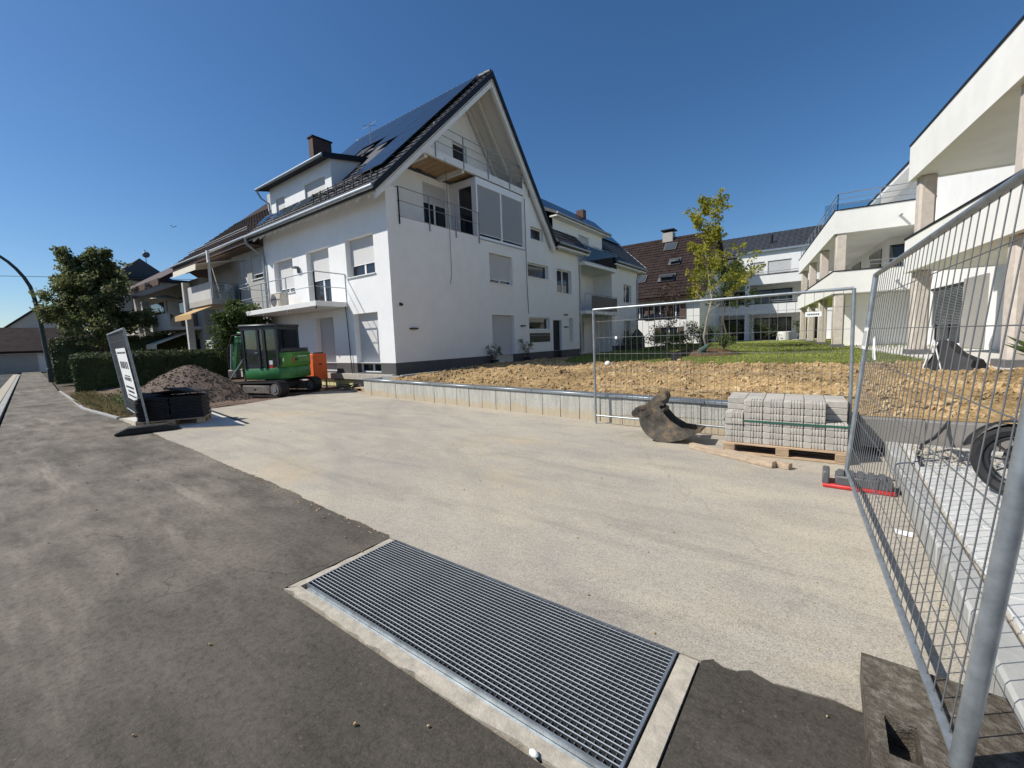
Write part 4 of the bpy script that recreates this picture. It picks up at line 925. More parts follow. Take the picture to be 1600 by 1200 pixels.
for (a, b) in ((left_y, opu[0]), (opu[1], right_y)): ut.poly([FLg.P(a, zz0), FLg.P(b, zz0)] + ([FLg.P(b, gt(b))] if b < right_y - 0.01 else []) + ([FLg.P(a, gt(a))] if a > left_y + 0.01 else []))
ut.poly([FLg.P(opu[0], zz0), FLg.P(opu[1], zz0), FLg.P(opu[1], opu[2]), FLg.P(opu[0], opu[2])])
ut.poly([FLg.P(opu[0], opu[3]), FLg.P(opu[1], opu[3]), FLg.P(opu[1], gt(opu[1])), FLg.P(RYr, ap), FLg.P(opu[0], gt(opu[0]))])
ut.wall(FLg, opu[0], opu[1], opu[2], opu[3], [opu], 0.1)
ut.build('gable_back_wall', 'stucco', H)
window(H, FLg, *opu, 0.1, n=1, sill=True)
FGo = XG + 0.02
railing(H, [(XG + 0.03, 11.75), (XG + 0.03, 17.9)], 8.80, 0.95, 0.018, 2, 1.5, drop=0.25, name='upper_railing')
railing(H, [(XG - 0.7, 9.86), (XG + 0.04, 9.86), (XG + 0.04, 14.05)], 6.06, 0.93, 0.018, 1, 1.45, drop=0.32, name='loggia_railing')
# roof
rf = MB(); VX = -11.67; RX0 = XL - 0.1; TH = 0.16
def rpoly(pts_yz, x0, x1, mb): mb.prism([(x0, y, z) for y, z in pts_yz], (x1 - x0, 0, 0))
rpoly([(8.72, zl(8.72)), (RYr, RZ), (RYr, RZ - TH * 1.45), (8.72, zl(8.72) - TH * 1.3)], RX0, VX - 0.03, rf)
rpoly([(RYr, RZ), (20.0, zr(20.0)), (20.0, zr(20.0) - TH * 1.6), (RYr, RZ - TH * 1.45)], RX0, VX - 0.03, rf)
roof = rf.build('roof', 'roof_dark', H, fixn=True)
sf = MB()
rpoly([(8.76, zl(8.76) - 0.22), (RYr - 0.02, RZ - 0.25), (RYr - 0.02, RZ - 0.30), (8.76, zl(8.76) - 0.27)], RX0, VX - 0.06, sf)
rpoly([(RYr + 0.02, RZ - 0.25), (19.95, zr(19.95) - 0.27), (19.95, zr(19.95) - 0.32), (RYr + 0.02, RZ - 0.30)], RX0, VX - 0.06, sf)
sf.build('soffit', 'soffit_wood', roof, fixn=True)
rpoly_ = MB(); rpoly([(8.66, zl(8.66) + 0.05), (RYr, RZ + 0.07), (RYr, RZ - 0.20), (8.66, zl(8.66) - 0.19)], VX - 0.03, VX + 0.02, rpoly_); rpoly_.build('verge_board', 'dark_trim', roof, fixn=True)
rpoly_ = MB(); rpoly([(RYr + 0.001, RZ + 0.04), (20.05, zr(20.05) + 0.04), (20.05, zr(20.05) - 0.22), (RYr + 0.001, RZ - 0.2)], VX - 0.03, VX + 0.01, rpoly_); rpoly_.build('verge_board', 'dark_trim', roof, fixn=True)
rpoly_ = MB(); rpoly([(8.8, zl(8.8) - 0.29), (RYr, RZ - 0.33), (RYr, RZ - 0.55), (8.8, zl(8.8) - 0.5)], VX - 0.22, VX - 0.08, rpoly_); rpoly_.build('barge_rafter', 'white_wood', roof, fixn=True)
rpoly_ = MB(); rpoly([(RYr + 0.01, RZ - 0.33), (19.9, zr(19.9) - 0.35), (19.9, zr(19.9) - 0.58), (RYr + 0.01, RZ - 0.56)], VX - 0.22, VX - 0.08, rpoly_); rpoly_.build('barge_rafter', 'white_wood', roof, fixn=True)
for xr in (-12.75, -13.45):
    q = MB(); rpoly([(RYr + 0.01, RZ - 0.31), (19.0, zr(19.0) - 0.33), (19.0, zr(19.0) - 0.52), (RYr + 0.01, RZ - 0.5)], xr - 0.06, xr + 0.06, q); q.build('rafter', 'soffit_wood', roof, fixn=True)
for i in range(14):
    x = -12.2 - i * 0.66; q = MB(); rpoly([(8.8, zl(8.8) - 0.28), (9.5, zl(9.5) - 0.28), (9.5, zl(9.5) - 0.42), (8.8, zl(8.8) - 0.40)], x - 0.05, x + 0.05, q); q.build('rafter_tail', 'soffit_wood', roof, fixn=True)
tl_len = (RYr - 8.70) * math.hypot(1, SL)
DX0, DX1 = -21.52, -15.8                                # dormer extent
def skipL(u, v):
    x = VX - u - 0.2; y = 8.70 + v / math.hypot(1, SL)
    return (DX0 < x < DX1 and 9.8 < y < 11.4) or (x < -13.1 and y > 10.9 and x > -20.5)
tiles(roof, (VX - 0.02, 8.70, zl(8.70) + 0.005), (-1, 0, 0), (0, 1, SL), abs(RX0 - VX), tl_len, 0.30, 0.34, skip=skipL)
tiles(roof, (VX, 20.0, zr(20.0) + 0.005), (-1, 0, 0), (0, -1, SR_), 4.0, (20.0 - RYr) * math.hypot(1, SR_), 0.3, 0.34)
# verge tiles catching light along the left edge
rg = MB()
for i in range(30): x = VX - 0.1 - i * 0.32; rg.tube([(x, RYr, RZ + 0.05), (x - 0.31, RYr, RZ + 0.06)], [0.10, 0.115], 10)
rg.build('ridge_tiles', 'roof_dark', roof)
# gutters
def gutter(root, p0, p1, r=0.075, mat='zinc', name='gutter'): return MB().tube([p0, p1], r, 10).build(name, mat, root)
gutter(H, (VX - 0.02, 8.63, zl(8.7) - 0.07), (RX0, 8.63, zl(8.7) - 0.07))
MB().tube([(XL - 0.05, 8.63, 6.55), (XL - 0.05, 8.66, 6.35), (XL + 0.02, 9.0, 6.05), (XL + 0.06, 9.25, 5.85), (XL + 0.06, 9.27, 5.5), (XL + 0.06, 9.27, 0.6)], 0.055, 10).build('downpipe', 'zinc', H)
# snow guard
sg = MB(); S = lambda x, s_, h: Vector((x, 8.70 + s_ / math.hypot(1, SL), zl(8.70 + s_ / math.hypot(1, SL)) + h))
for i in range(8):
    x = -12.15 - i * 0.52; sg.bar(S(x, 0.35, 0.04), S(x, 0.35, 0.42), 0.035, 0.035); sg.bar(S(x, 0.35, 0.3), S(x, 0.75, 0.06), 0.025, 0.03)
for h in (0.14, 0.26, 0.38): sg.tube([S(-12.05, 0.35, h), S(-15.9, 0.35, h)], 0.016, 6)
sg.build('snow_guard', 'dark_trim', roof)
# solar panels
pn = 0
Nn = Vector((0, -SL, 1)).normalized()
up_ = Vector((0, 1, SL)).normalized()
for r_ in range(7):
    for c in range(5):
        s0 = 1.25 + r_ * 1.06; x0 = VX - 0.62 - c * 1.72 - (0.0 if r_ % 2 == 0 else 0.0)
        x1 = x0 - 1.70; y = 8.70 + s0 / math.hypot(1, SL)
        if x1 < DX1 + 0.2 and y < 11.7: continue
        if c == 2 and r_ in (3,): continue
        B = Vector((0, 8.70, zl(8.70))) + up_ * s0 + Nn * 0.13
        q = [B + Vector((x0, 0, 0)), B + Vector((x1, 0, 0)), B + up_ * 1.04 + Vector((x1, 0, 0)), B + up_ * 1.04 + Vector((x0, 0, 0))]
        MB().prism(q, Nn * 0.035).build('solar_panel', 'solar', roof, fixn=True, smooth=False)
MB().prism([Vector((x, 8.70, zl(8.7))) + up_ * s_ + Nn * 0.12 for x, s_ in ((-16.3, 4.35), (-17.2, 4.35), (-17.2, 5.15), (-16.3, 5.15))], Nn * 0.04).build('roof_window', 'dark_trim', roof, fixn=True)
# dormer
FD = Fr((0, 9.85, 0), (1, 0, 0), (0, -1, 0))
dm = MB(); do = [(-20.6, -19.76, 7.72, 8.42), (-18.0, -16.4, 7.78, 8.44)]
dm.wall(FD, -21.1, -15.93, 7.6, 9.05, do, 0.1)
dm.poly([(-15.93, 9.85, 7.6), (-15.93, 11.5, 9.2), (-15.93, 11.5, 9.3), (-15.93, 9.85, 9.05)]); dm.poly([(-21.1, 9.85, 7.6), (-21.1, 11.5, 9.2), (-21.1, 11.5, 9.3), (-21.1, 9.85, 9.05)])
dmo = dm.build('dormer', 'stucco', H)
for (a0, a1, z0, z1), sh_ in zip(do, (0.78, 1.0)):
    f_ = MB(); f_.fbox(FD, a0, a1, z0, z1, -0.14, -0.10); f_.build('dormer_window', 'glass', dmo)
    MB().fbox(FD, a0 + 0.01, a1 - 0.01, z1 - (z1 - z0) * sh_, z1, -0.09, -0.075).build('dormer_shutter', 'shutter_white', dmo)
q = MB(); q.prism([(DX1, 9.5, 9.03), (DX1, 11.55, 9.46), (DX1, 11.55, 9.36), (DX1, 9.5, 8.92)], (DX0 - DX1, 0, 0)); q.build('dormer_roof', 'dark_trim', dmo, fixn=True)
gutter(dmo, (DX1 + 0.02, 9.45, 8.97), (DX0 - 0.05, 9.45, 8.97), 0.06); MB().tube([(DX0, 9.45, 8.93), (DX0 + 0.08, 9.6, 8.6), (DX0 + 0.36, 9.80, 8.35), (DX0 + 0.36, 9.82, 7.9)], 0.04, 8).build('downpipe', 'zinc', dmo)
MB().prism([(-15.84, 9.46, 9.06), (-15.84, 11.6, 9.50), (-15.84, 11.6, 9.30), (-15.84, 9.46, 8.86)], (0.06, 0, 0)).build('dormer_verge', 'dark_trim', dmo, fixn=True)
gg = MB()
for x0, x1 in ((-19.7, -18.0), (-17.9, -16.4), (-21.0, -20.2)): gg.prism([(x0, 9.1, zl(9.1) + 0.12), (x1, 9.1, zl(9.1) + 0.12), (x1, 9.55, zl(9.55) + 0.16), (x0, 9.55, zl(9.55) + 0.16)], (0, -0.01, 0.012))
gg.build('glass_snow_panel', 'balcony_glass', H, fixn=True)
ch = MB(); ch.box(-21.2, -20.8, 12.0, 13.0, 9.0, 12.0); co = ch.build('chimney', 'brick_dark', H); MB().box(-21.25, -20.75, 11.95, 13.05, 12.0, 12.06).build('chimney_cap', 'dark_trim', co)
an = MB(); an.cyl((-17.4, 12.9, 10.4), (-17.4, 12.9, 11.9), 0.02, n=6); an.bar((-17.9, 12.9, 11.75), (-16.9, 12.9, 11.8), 0.012, 0.012); an.bar((-17.4, 12.5, 11.6), (-17.4, 13.3, 11.9), 0.012, 0.012); an.build('antenna', 'steel_rail', H)
# balcony over the street-side doors
BX0, BX1, BYo = -21.0, -14.68, 8.10
bs = MB(); bs.box(BX0, BX1, BYo, YE - 0.001, 3.08, 3.27); bs.build('balcony_slab', 'white_wood', H, bevel=0.01)
railing(H, [(BX0 + 0.03, YE), (BX0 + 0.03, BYo + 0.03), (BX1 - 0.03, BYo + 0.03), (BX1 - 0.03, YE)], 3.27, 1.03, 0.02, 1, 1.9, drop=0.28, name='balcony_railing', mat='zinc')
bpm = MB(); bpm.tube([(BX1 - 0.0, YE - 0.1, 3.1), (BX1 + 0.02, YE - 0.08, 2.6), (BX1 + 0.03, YE - 0.06, 1.4), (BX1 + 0.06, YE - 0.05, 0.5)], 0.018, 6); bpm.build('cable', 'black_plastic', H)
ac = thing('air_conditioner', 'beige outdoor air conditioning unit on the white house balcony', 'air conditioner', (-18.75, 8.75, 3.27), local=True)
MB().box(-0.45, 0.45, -0.18, 0.18, 0.06, 0.68).build('body', 'ac_beige', ac, bevel=0.02); MB().cyl((-0.12, -0.2, 0.37), (-0.12, -0.175, 0.37), 0.24, n=24).build('fan_grille', 'grey_plastic', ac); MB().box(-0.4, 0.4, -0.12, 0.12, 0, 0.06).build('foot', 'grey_plastic', ac)
for e in ((-18.05, 5.0),): lp = MB(); lp.box(e[0] - 0.04, e[0] + 0.04, YE - 0.08, YE, 4.75, 4.95); lp.box(e[0] - 0.22, e[0] + 0.06, YE - 0.2, YE - 0.03, 4.95, 5.02); lp.build('wall_lamp', 'grey_plastic', H)
for (y, z) in ((10.2, 2.15), (17.03, 2.29), (21.3, 2.25)): MB().fbox(FG, y - 0.16, y + 0.16, z - 0.03, z + 0.03, 0.0, 0.12).build('wall_lamp', 'black_plastic', H, bevel=0.008)
cm = MB(); cm.fbox(FG, 9.65, 9.75, 2.95, 3.05, 0, 0.03); cm.ball(FG.P(9.7, 2.98, 0.08), 0.05, 10, 6); cm.build('camera_dome', 'black_plastic', H)
for y in (21.2, 21.45): MB().fbox(FG, y - 0.05, y + 0.05, 2.89, 2.98, 0, 0.06).build('spotlight', 'black_plastic', H)
MB().fbox(FG, 12.15, 12.4, 8.6, 8.66, LD, LD + 0.1).build('wall_lamp', 'black_plastic', H)
MB().tube([FG.P(12.2, 8.6, 0.05), FG.P(12.25, 6.0, 0.07), FG.P(12.3, 4.3, 0.02), FG.P(12.2, 3.9, 0.02)], 0.008, 5).build('cable', 'black_plastic', H)
MB().tube([FG.P(17.52, 8.4, 0.02), FG.P(17.52, 4.2, 0.03), FG.P(17.6, 2.9, 0.02)], 0.014, 6).build('cable', 'grey_plastic', H)
# ------------------------------------------------------------------ rear wing of the house
Bh = thing('rear_wing', 'rear white wing with stacked balconies and solar panels on its roof', 'house', (XG, 28, 0.5))
opsB = [(29.9, 31.4, 4.05, 5.35), (29.95, 31.4, 0.97, 2.72)]
w = MB().wall(FG, 27.8, 32.6, 0.96, 6.9, opsB, 0.15)
Fr2 = Fr((XG - 1.4, 0, 0), (0, 1, 0), (1, 0, 0)); opsR = [(24.0, 25.6, 3.3, 5.4), (24.9, 26.3, 0.6, 2.7)]
Fr3 = Fr((XG - 0.45, 0, 0), (0, 1, 0), (1, 0, 0)); w.wall(Fr3, 20.9, 27.3, 6.09, 8.4, [(23.9, 25.3, 6.1, 7.9)], 0.12); w.wall(Fr2, 23.0, 27.8, 0.5, 6.1, opsR, 0.12); w.poly([(XG, 27.8, 0.5), (XG - 1.4, 27.8, 0.5), (XG - 1.4, 27.8, 6.9), (XG, 27.8, 6.9)]); w.poly([(XG, 23.0, 0.5), (XG - 1.4, 23.0, 0.5), (XG - 1.4, 23.0, 6.9), (XG, 23.0, 6.9)])
w.poly([(XG, 32.6, 0.5), (XG - 8, 32.6, 0.5), (XG - 8, 32.6, 6.9), (-16.0, 32.6, 10.7), (XG, 32.6, 6.9)])
w.build('wall', 'stucco', Bh)
p = MB(); p.fbox(FG, 27.81, 32.59, 0.2, 0.959, -0.3, -0.012); p.fbox(Fr2, 23.01, 24.88, 0.2, 0.95, 0.001, 0.01); p.build('plinth', 'plinth', Bh)
window(Bh, FG, 29.9, 31.4, 4.05, 5.35, n=2); window(Bh, FG, 29.95, 31.4, 0.75, 2.72, n=2, shut=0.35, sill=False)
window(Bh, Fr2, 24.0, 25.6, 3.3, 5.4, 0.12, n=2, sill=False); window(Bh, Fr3, 23.9, 25.3, 6.1, 7.9, 0.12, shut=0.9, sill=False); window(Bh, Fr2, 24.9, 26.3, 0.6, 2.7, 0.12, sill=False)
BRX, BRZ, BEX = -16.0, 11.05, -11.5; SBB = (BRZ - 6.72) / (BEX - BRX)
zb = lambda x: 6.72 + (BEX - x) * SBB
for y0, y1 in ((19.95, 23.4), (27.4, 33.3)):
    q = MB(); q.prism([(BEX, y0, 6.72), (BRX, y0, BRZ), (BRX, y0, BRZ - 0.22), (BEX, y0, 6.5)], (0, y1 - y0, 0)); r0 = q.build('roof', 'roof_dark', Bh, fixn=True)
    tiles(r0, (BEX, y0, 6.725), (0, 1, 0), (-1, 0, SBB), y1 - y0, 3.0, 0.3, 0.34)
    MB().box(BEX - 0.35, BEX - 0.02, y0, y1, 6.40, 6.48).build('soffit', 'white_wood', r0)
    gutter(Bh, (BEX + 0.07, y0, 6.62), (BEX + 0.07, y1, 6.62), 0.07)
q = MB(); q.prism([(-13.6, 23.4, zb(-13.6)), (BRX, 23.4, BRZ), (BRX, 23.4, BRZ - 0.22), (-13.6, 23.4, zb(-13.6) - 0.22)], (0, 4.0, 0)); q.prism([(BRX, 18, BRZ), (-20.5, 18, 6.8), (-20.5, 18, 6.6), (BRX, 18, BRZ - 0.2)], (0, 15.3, 0)); q.build('roof', 'roof_dark', Bh, fixn=True)
q = MB(); q.prism([(BEX, 33.3, 6.78), (BRX, 33.3, BRZ + 0.05), (BRX, 33.3, BRZ - 0.25), (BEX, 33.3, 6.45)], (0, 0.05, 0)); q.build('verge_board', 'white_wood', Bh, fixn=True)
q = MB(); q.prism([(BEX, 23.40, 6.80), (-13.0, 23.40, zb(-13.0) + 0.06), (-13.0, 23.40, zb(-13) - 0.2), (BEX, 23.40, 6.45)], (0, 0.05, 0)); q.build('verge_board', 'white_wood', Bh, fixn=True)
NB_ = Vector((SBB, 0, 1)).normalized(); ub_ = Vector((-1, 0, SBB)).normalized()
for r_ in range(3):
    for c in range(8):
        y0 = 19.4 + c * 1.72; B = Vector((BEX, y0, 6.72)) + ub_ * (2.9 + r_ * 1.06) + NB_ * 0.1
        MB().prism([B, B + Vector((0, 1.7, 0)), B + Vector((0, 1.7, 0)) + ub_ * 1.04, B + ub_ * 1.04], NB_ * 0.035).build('solar_panel', 'solar', Bh, fixn=True)
dq = MB(); dq.prism([(-12.0, 20.6, 8.50), (-15.2, 20.6, 9.95), (-15.2, 20.6, 9.75), (-12.0, 20.6, 8.34)], (0, 7.0, 0)); dq.build('dormer_roof', 'roof_dark', Bh, fixn=True)
MB().box(-12.5, -12.02, 20.65, 27.55, 8.26, 8.335).build('dormer_soffit', 'white_wood', Bh); gutter(Bh, (-11.95, 20.55, 8.40), (-11.95, 27.65, 8.40), 0.06)
dq = MB(); dq.poly([(XG - 0.45, 27.3, 6.1), (-15.2, 27.3, 8.2), (-15.2, 27.3, 9.8), (XG - 0.45, 27.3, 8.4)]); dq.build('dormer_cheek', 'stucco', Bh)
for z0, glz in ((3.03, True), (5.88, False)):
    MB().box(XG - 1.39, XG + 0.42, 23.02, 27.78, z0, z0 + 0.2).build('balcony_slab', 'white_wood', Bh, bevel=0.01)
    railing(Bh, [(XG + 0.38, 23.05), (XG + 0.38, 27.75)], z0 + 0.2, 1.0, 0.018, 0, 1.5, drop=0.15)
    MB().box(XG + 0.40, XG + 0.41, 23.9 if glz else 23.1, 27.7, z0 + 0.25, z0 + 1.12).build('balustrade_panel', 'black_plastic' if glz else 'balcony_glass', Bh)
MB().tube([(BEX + 0.05, 23.3, 6.58), (XG + 0.12, 23.1, 6.1), (XG + 0.06, 23.05, 5.8), (XG + 0.06, 23.05, 0.6)], 0.05, 8).build('downpipe', 'zinc', Bh)
MB().tube([(BEX + 0.05, 33.2, 6.58), (XG + 0.12, 32.7, 6.1), (XG + 0.06, 32.5, 5.8), (XG + 0.06, 32.5, 0.6)], 0.05, 8).build('downpipe', 'zinc', Bh)
MB().box(-16.3, -15.7, 31, 31.5, 10.8, 11.6).build('chimney', 'brick_dark', Bh)
# ------------------------------------------------------------------ older row house on the left
OH = thing('row_house', 'older grey row house with brown tiled roof and side balcony, joined to the white house', 'house', (-26, YE, 0))
YO = 9.42; FO = Fr((0, YO, 0), (1, 0, 0), (0, -1, 0))
MB().wall(FO, -25.0, XL - 0.02, 0.0, 6.9, [(-22.73, -21.55, 5.0, 6.1), (-24.12, -23.28, 4.9, 6.07)], 0.10).build('wall', 'stucco_old', OH)
window(OH, FO, -22.73, -21.55, 5.0, 6.1, 0.1, shut=0.8, sh='shutter_light'); window(OH, FO, -24.12, -23.28, 4.9, 6.07, 0.1, shut=0.98, sh='shutter_light')
bk2 = MB(); bk2.box(-31.4, -25.02, YO + 1.2, 18, 0.0, 7.2); bk2.box(-25.0, XL - 0.05, YO + 0.3, 18, 0, 6.9); bk2.poly([(-25.0, YO, 0), (-25.0, YO + 1.2, 0), (-25.0, YO + 1.2, 6.9), (-25.0, YO, 6.9)]); bk2.build('rear_wall', 'stucco_old', OH)
zo = lambda y: 6.75 + (y - 8.75) * 0.86
q = MB(); q.prism([(XL - 0.12, 8.75, 6.75), (XL - 0.12, 14.4, zo(14.4)), (XL - 0.12, 14.4, zo(14.4) - 0.25), (XL - 0.12, 8.75, 6.5)], (-31.6 - XL, 0, 0)); q.prism([(XL - 0.12, 14.4, zo(14.4)), (XL - 0.12, 20.0, 6.8), (XL - 0.12, 20, 6.6), (XL - 0.12, 14.4, zo(14.4) - 0.25)], (-31.6 - XL, 0, 0)); ro = q.build('roof', 'roof_brown', OH, fixn=True)
tiles(ro, (XL - 0.12, 8.74, 6.755), (-1, 0, 0), (0, 1, 0.86), 10.4, 5.0, 0.33, 0.36, 'roof_brown')
MB().box(-31.6, XL - 0.1, 8.70, 8.76, 6.42, 6.78).build('fascia', 'shutter_wood', ro); gutter(OH, (XL - 0.15, 8.64, 6.66), (-31.6, 8.64, 6.66), 0.065)
MB().box(-31.6, XL - 0.15, 8.8, 9.4, 6.38, 6.42).build('eave_boarding', 'shutter_wood', ro)
gl_ = MB(); gl_.tube([(-22.0, 9.1, 7.35), (-30, 9.1, 7.35)], 0.02, 6); gl_.tube([(-22.0, 9.1, 7.25), (-30, 9.1, 7.25)], 0.02, 6); gl_.build('snow_guard', 'steel_rail', OH)
MB().box(-25.2, -24.7, 11.6, 12.1, 8.6, 10.1).build('chimney', 'parapet_grey', OH)
q = MB(); q.prism([(-23.9, 11.3, 8.9), (-23.3, 11.3, 9.7), (-22.7, 11.3, 8.9)], (0, 1.4, 0)); q.build('roof_gablet', 'roof_red', OH, fixn=True)
bl = MB(); bl.box(-27.7, -24.36, 8.15, YO + 1.2, 3.93, 4.2); bl.build('balcony_slab', 'stucco_old', OH)
MB().box(-27.7, -24.46, 8.15, 8.27, 4.2, 5.0).build('balcony_parapet', 'parapet_grey', OH)
railing(OH, [(-24.42, 8.3), (-24.42, YO + 0.0)], 4.2, 0.78, 0.02, 0, 0.8, name='balcony_railing'); MB().box(-24.44, -24.43, 8.3, 9.4, 4.22, 4.9).build('balustrade_panel', 'balcony_glass', OH)
MB().bar((-24.45, 8.2, 4.2), (-24.45, 8.2, 6.5), 0.10, 0.10).build('balcony_post', 'white_wood', OH)
aw = MB(); aw.prism([(-24.3, 9.3, 6.15), (-27.4, 9.3, 6.15), (-27.6, 7.6, 5.75), (-24.3, 7.6, 5.75)], (0, 0, 0.03)); aw.prism([(-24.3, 7.6, 5.75), (-27.6, 7.6, 5.75), (-27.6, 7.58, 5.5), (-24.3, 7.58, 5.5)], (0, 0.01, 0)); tag(aw.build('awning', 'awning_white', org=(-26, 8.5, 5.8), fixn=True), 'pale striped awning stretched above the old row house balcony', 'awning')
aw = MB(); aw.prism([(-24.6, 8.3, 3.85), (-27.0, 8.3, 3.85), (-27.0, 7.3, 3.4), (-24.6, 7.3, 3.4)], (0, 0, 0.03)); aw.prism([(-24.6, 7.3, 3.4), (-27.0, 7.3, 3.4), (-27.0, 7.29, 3.18), (-24.6, 7.29, 3.18)], (0, 0.01, 0)); tag(aw.build('awning', 'awning_yellow', org=(-26, 7.7, 3.5), fixn=True), 'yellow awning folded out under the row house balcony', 'awning')
MB().box(-27.95, -27.72, 8.0, 8.3, 0, 5.3).build('divider_post', 'parapet_grey', OH)
MB().box(-26.9, -24.5, 8.5, 8.6, 0, 2.2).build('terrace_screen', 'parapet_grey', OH)
cf = thing('balcony_chair', 'white plastic chairs and table standing on the old row house balcony', 'chair', (-25.3, 9.0, 4.2), local=True)
MB().box(-0.25, 0.25, -0.2, 0.2, 0.38, 0.43).build('seat', 'white_paint', cf); MB().box(-0.25, 0.25, 0.18, 0.22, 0.43, 0.85).build('backrest', 'white_paint', cf)
for sx in (-0.22, 0.22):
    for sy in (-0.17, 0.17): MB().bar((sx, sy, 0), (sx, sy, 0.38), 0.03, 0.03).build('leg', 'white_paint', cf)
# second row house further down the street
O2 = thing('row_house', 'dark roofed row house further along with white parapet balconies and posts', 'house', (-38, 9, 0))
MB().box(-47, -31.5, 10.0, 18, 0, 6.2).build('wall', 'stucco_old', O2)
q = MB(); q.prism([(-31.7, 8.0, 5.95), (-31.7, 13.5, 9.6), (-31.7, 13.5, 9.3), (-31.7, 8.0, 5.7)], (-15.5, 0, 0)); q.prism([(-31.7, 13.5, 9.6), (-31.7, 19, 5.9), (-31.7, 19, 5.7), (-31.7, 13.5, 9.3)], (-15.5, 0, 0)); q.build('roof', 'roof_red', O2, fixn=True)
MB().box(-47.2, -31.6, 7.94, 8.02, 5.6, 5.98).build('fascia', 'shutter_wood', O2)
for (x0, x1) in ((-36.0, -32.0), (-42.5, -38.5)):
    MB().box(x0, x1, 8.3, 9.99, 3.0, 3.2).build('balcony_slab', 'parapet_grey', O2); MB().box(x0, x1, 8.3, 8.42, 3.2, 4.0).build('balcony_parapet', 'parapet_grey', O2)
    MB().box(x0 + 0.4, x1 - 0.6, 9.95, 9.99, 3.3, 5.3).build('balcony_window', 'glass', O2); MB().box(x0 + 0.4, x1 - 0.6, 9.95, 9.99, 0.3, 2.4).build('terrace_window', 'glass', O2)
    a = MB(); a.prism([(x0, 9.6, 2.95), (x1, 9.6, 2.95), (x1, 7.6, 2.1), (x0, 7.6, 2.1)], (0, 0, 0.04)); a.prism([(x0, 7.6, 2.1), (x1, 7.6, 2.1), (x1, 7.59, 1.85), (x0, 7.59, 1.85)], (0, 0.01, 0)); tag(a.build('awning', 'awning_white', org=(x0, 8, 2.5), fixn=True), 'cream awning under the far row house balcony with flowers' if x0 > -37 else 'cream awning of the terrace at the far end of the row', 'awning')
for x in (-36.3, -43): MB().box(x - 0.16, x + 0.16, 8.1, 8.45, 0, 5.0).build('divider_post', 'parapet_grey', O2)
um = thing('parasol', 'striped white parasol opened on the far row house balcony', 'parasol', (-34.6, 9.0, 3.2), local=True)
MB().tube([(0, 0, 1.8), (0, 0, 2.15)], [1.1, 0.05], 10).build('canopy', 'awning_white', um); MB().cyl((0, 0, 0), (0, 0, 2.1), 0.03, n=6).build('pole', 'steel_rail', um)
# grey building behind the big tree
GB = thing('grey_building', 'plain grey flat-roofed building standing behind the big leafy tree', 'building', (-54, 14, 0))
MB().box(-66, -52, 10.0, 26, 0, 8.4).build('wall', 'stucco_grey', GB); MB().box(-66.4, -51.6, 9.6, 26.4, 8.4, 8.7).build('roof', 'dark_trim', GB)
for y in (11.0, 15): 
    wv = MB().box(-51.99, -51.9, y, y + 1.6, 5.2, 7.0).build('window', 'shutter_wood', GB); MB().box(-51.9, -51.88, y + 0.15, y + 1.45, 5.35, 6.85).build('pane', 'glass', wv)
q = MB(); q.prism([(-52.5, 9.8, 8.7), (-52.5, 12.0, 10.6), (-52.5, 14.5, 8.7)], (-6, 0, 0)); q.build('roof_gable', 'roof_slate', GB, fixn=True)
sd = MB(); sd.cyl((-52.2, 12.4, 10.2), (-52.2, 12.4, 11.4), 0.03, n=6); sd.tube([(-52.0, 12.4, 10.9), (-51.9, 12.35, 10.92)], [0.3, 0.2], 14); sd.build('satellite_dish', 'grey_plastic', GB)
MB().box(-53.0, -52.6, 11.0, 11.4, 9.2, 10.0).build('chimney', 'stucco_old', GB)
# far houses at the end of the road
FH = thing('garage_house', 'low white house with a broad dark tiled roof at the road end', 'house', (-74, 4, 0))
MB().box(-84, -74, -4, 11, -0.1, 2.5).build('wall', 'stucco', FH)
q = MB(); q.prism([(-73.4, -4.6, 2.4), (-79, -4.6, 5.3), (-79, -4.6, 5.0), (-73.4, -4.6, 2.15)], (0, 16.2, 0)); q.build('roof', 'roof_brown', FH, fixn=True)
MB().box(-73.99, -73.9, 2.4, 6.5, 0, 2.0).build('garage_door', 'stucco_old', FH); MB().box(-73.99, -73.92, 0.0, 0.7, 0.7, 1.7).build('window', 'glass', FH)
G2 = thing('gable_house', 'pale grey gabled house with brown roof rising behind the low dark roof', 'house', (-92, 6, 0))
q = MB(); q.prism([(-92, 2.6, 0), (-92, 15.6, 0), (-92, 15.6, 3.4), (-92, 9.2, 9.0), (-92, 2.6, 3.2)], (-9, 0, 0)); q.build('wall', 'stucco_old', G2, fixn=True)
for s_ in (-1, 1):
    ye = 9.2 + s_ * 7.4; q = MB(); q.prism([(-91.5, 9.2, 9.3), (-91.5, ye, 2.8), (-91.5, ye, 2.5), (-91.5, 9.2, 8.95)], (-10, 0, 0)); q.build('roof', 'roof_brown', G2, fixn=True)
for y, z in ((7.8, 4.4), (9.8, 4.4), (8.7, 6.6)): MB().box(-91.99, -91.9, y, y + 1.1, z, z + 1.2).build('window', 'glass', G2)
G3 = thing('dark_roof_house', 'house with a dark reddish roof beyond the left road edge', 'house', (-100, -4, 0))
MB().box(-108, -98, -14, 0, 0, 5).build('wall', 'stucco_old', G3); q = MB(); q.prism([(-97.5, -15, 5), (-103, -15, 9.4), (-108.5, -15, 5)], (0, 15.4, 0)); q.build('roof', 'roof_brown', G3, fixn=True)
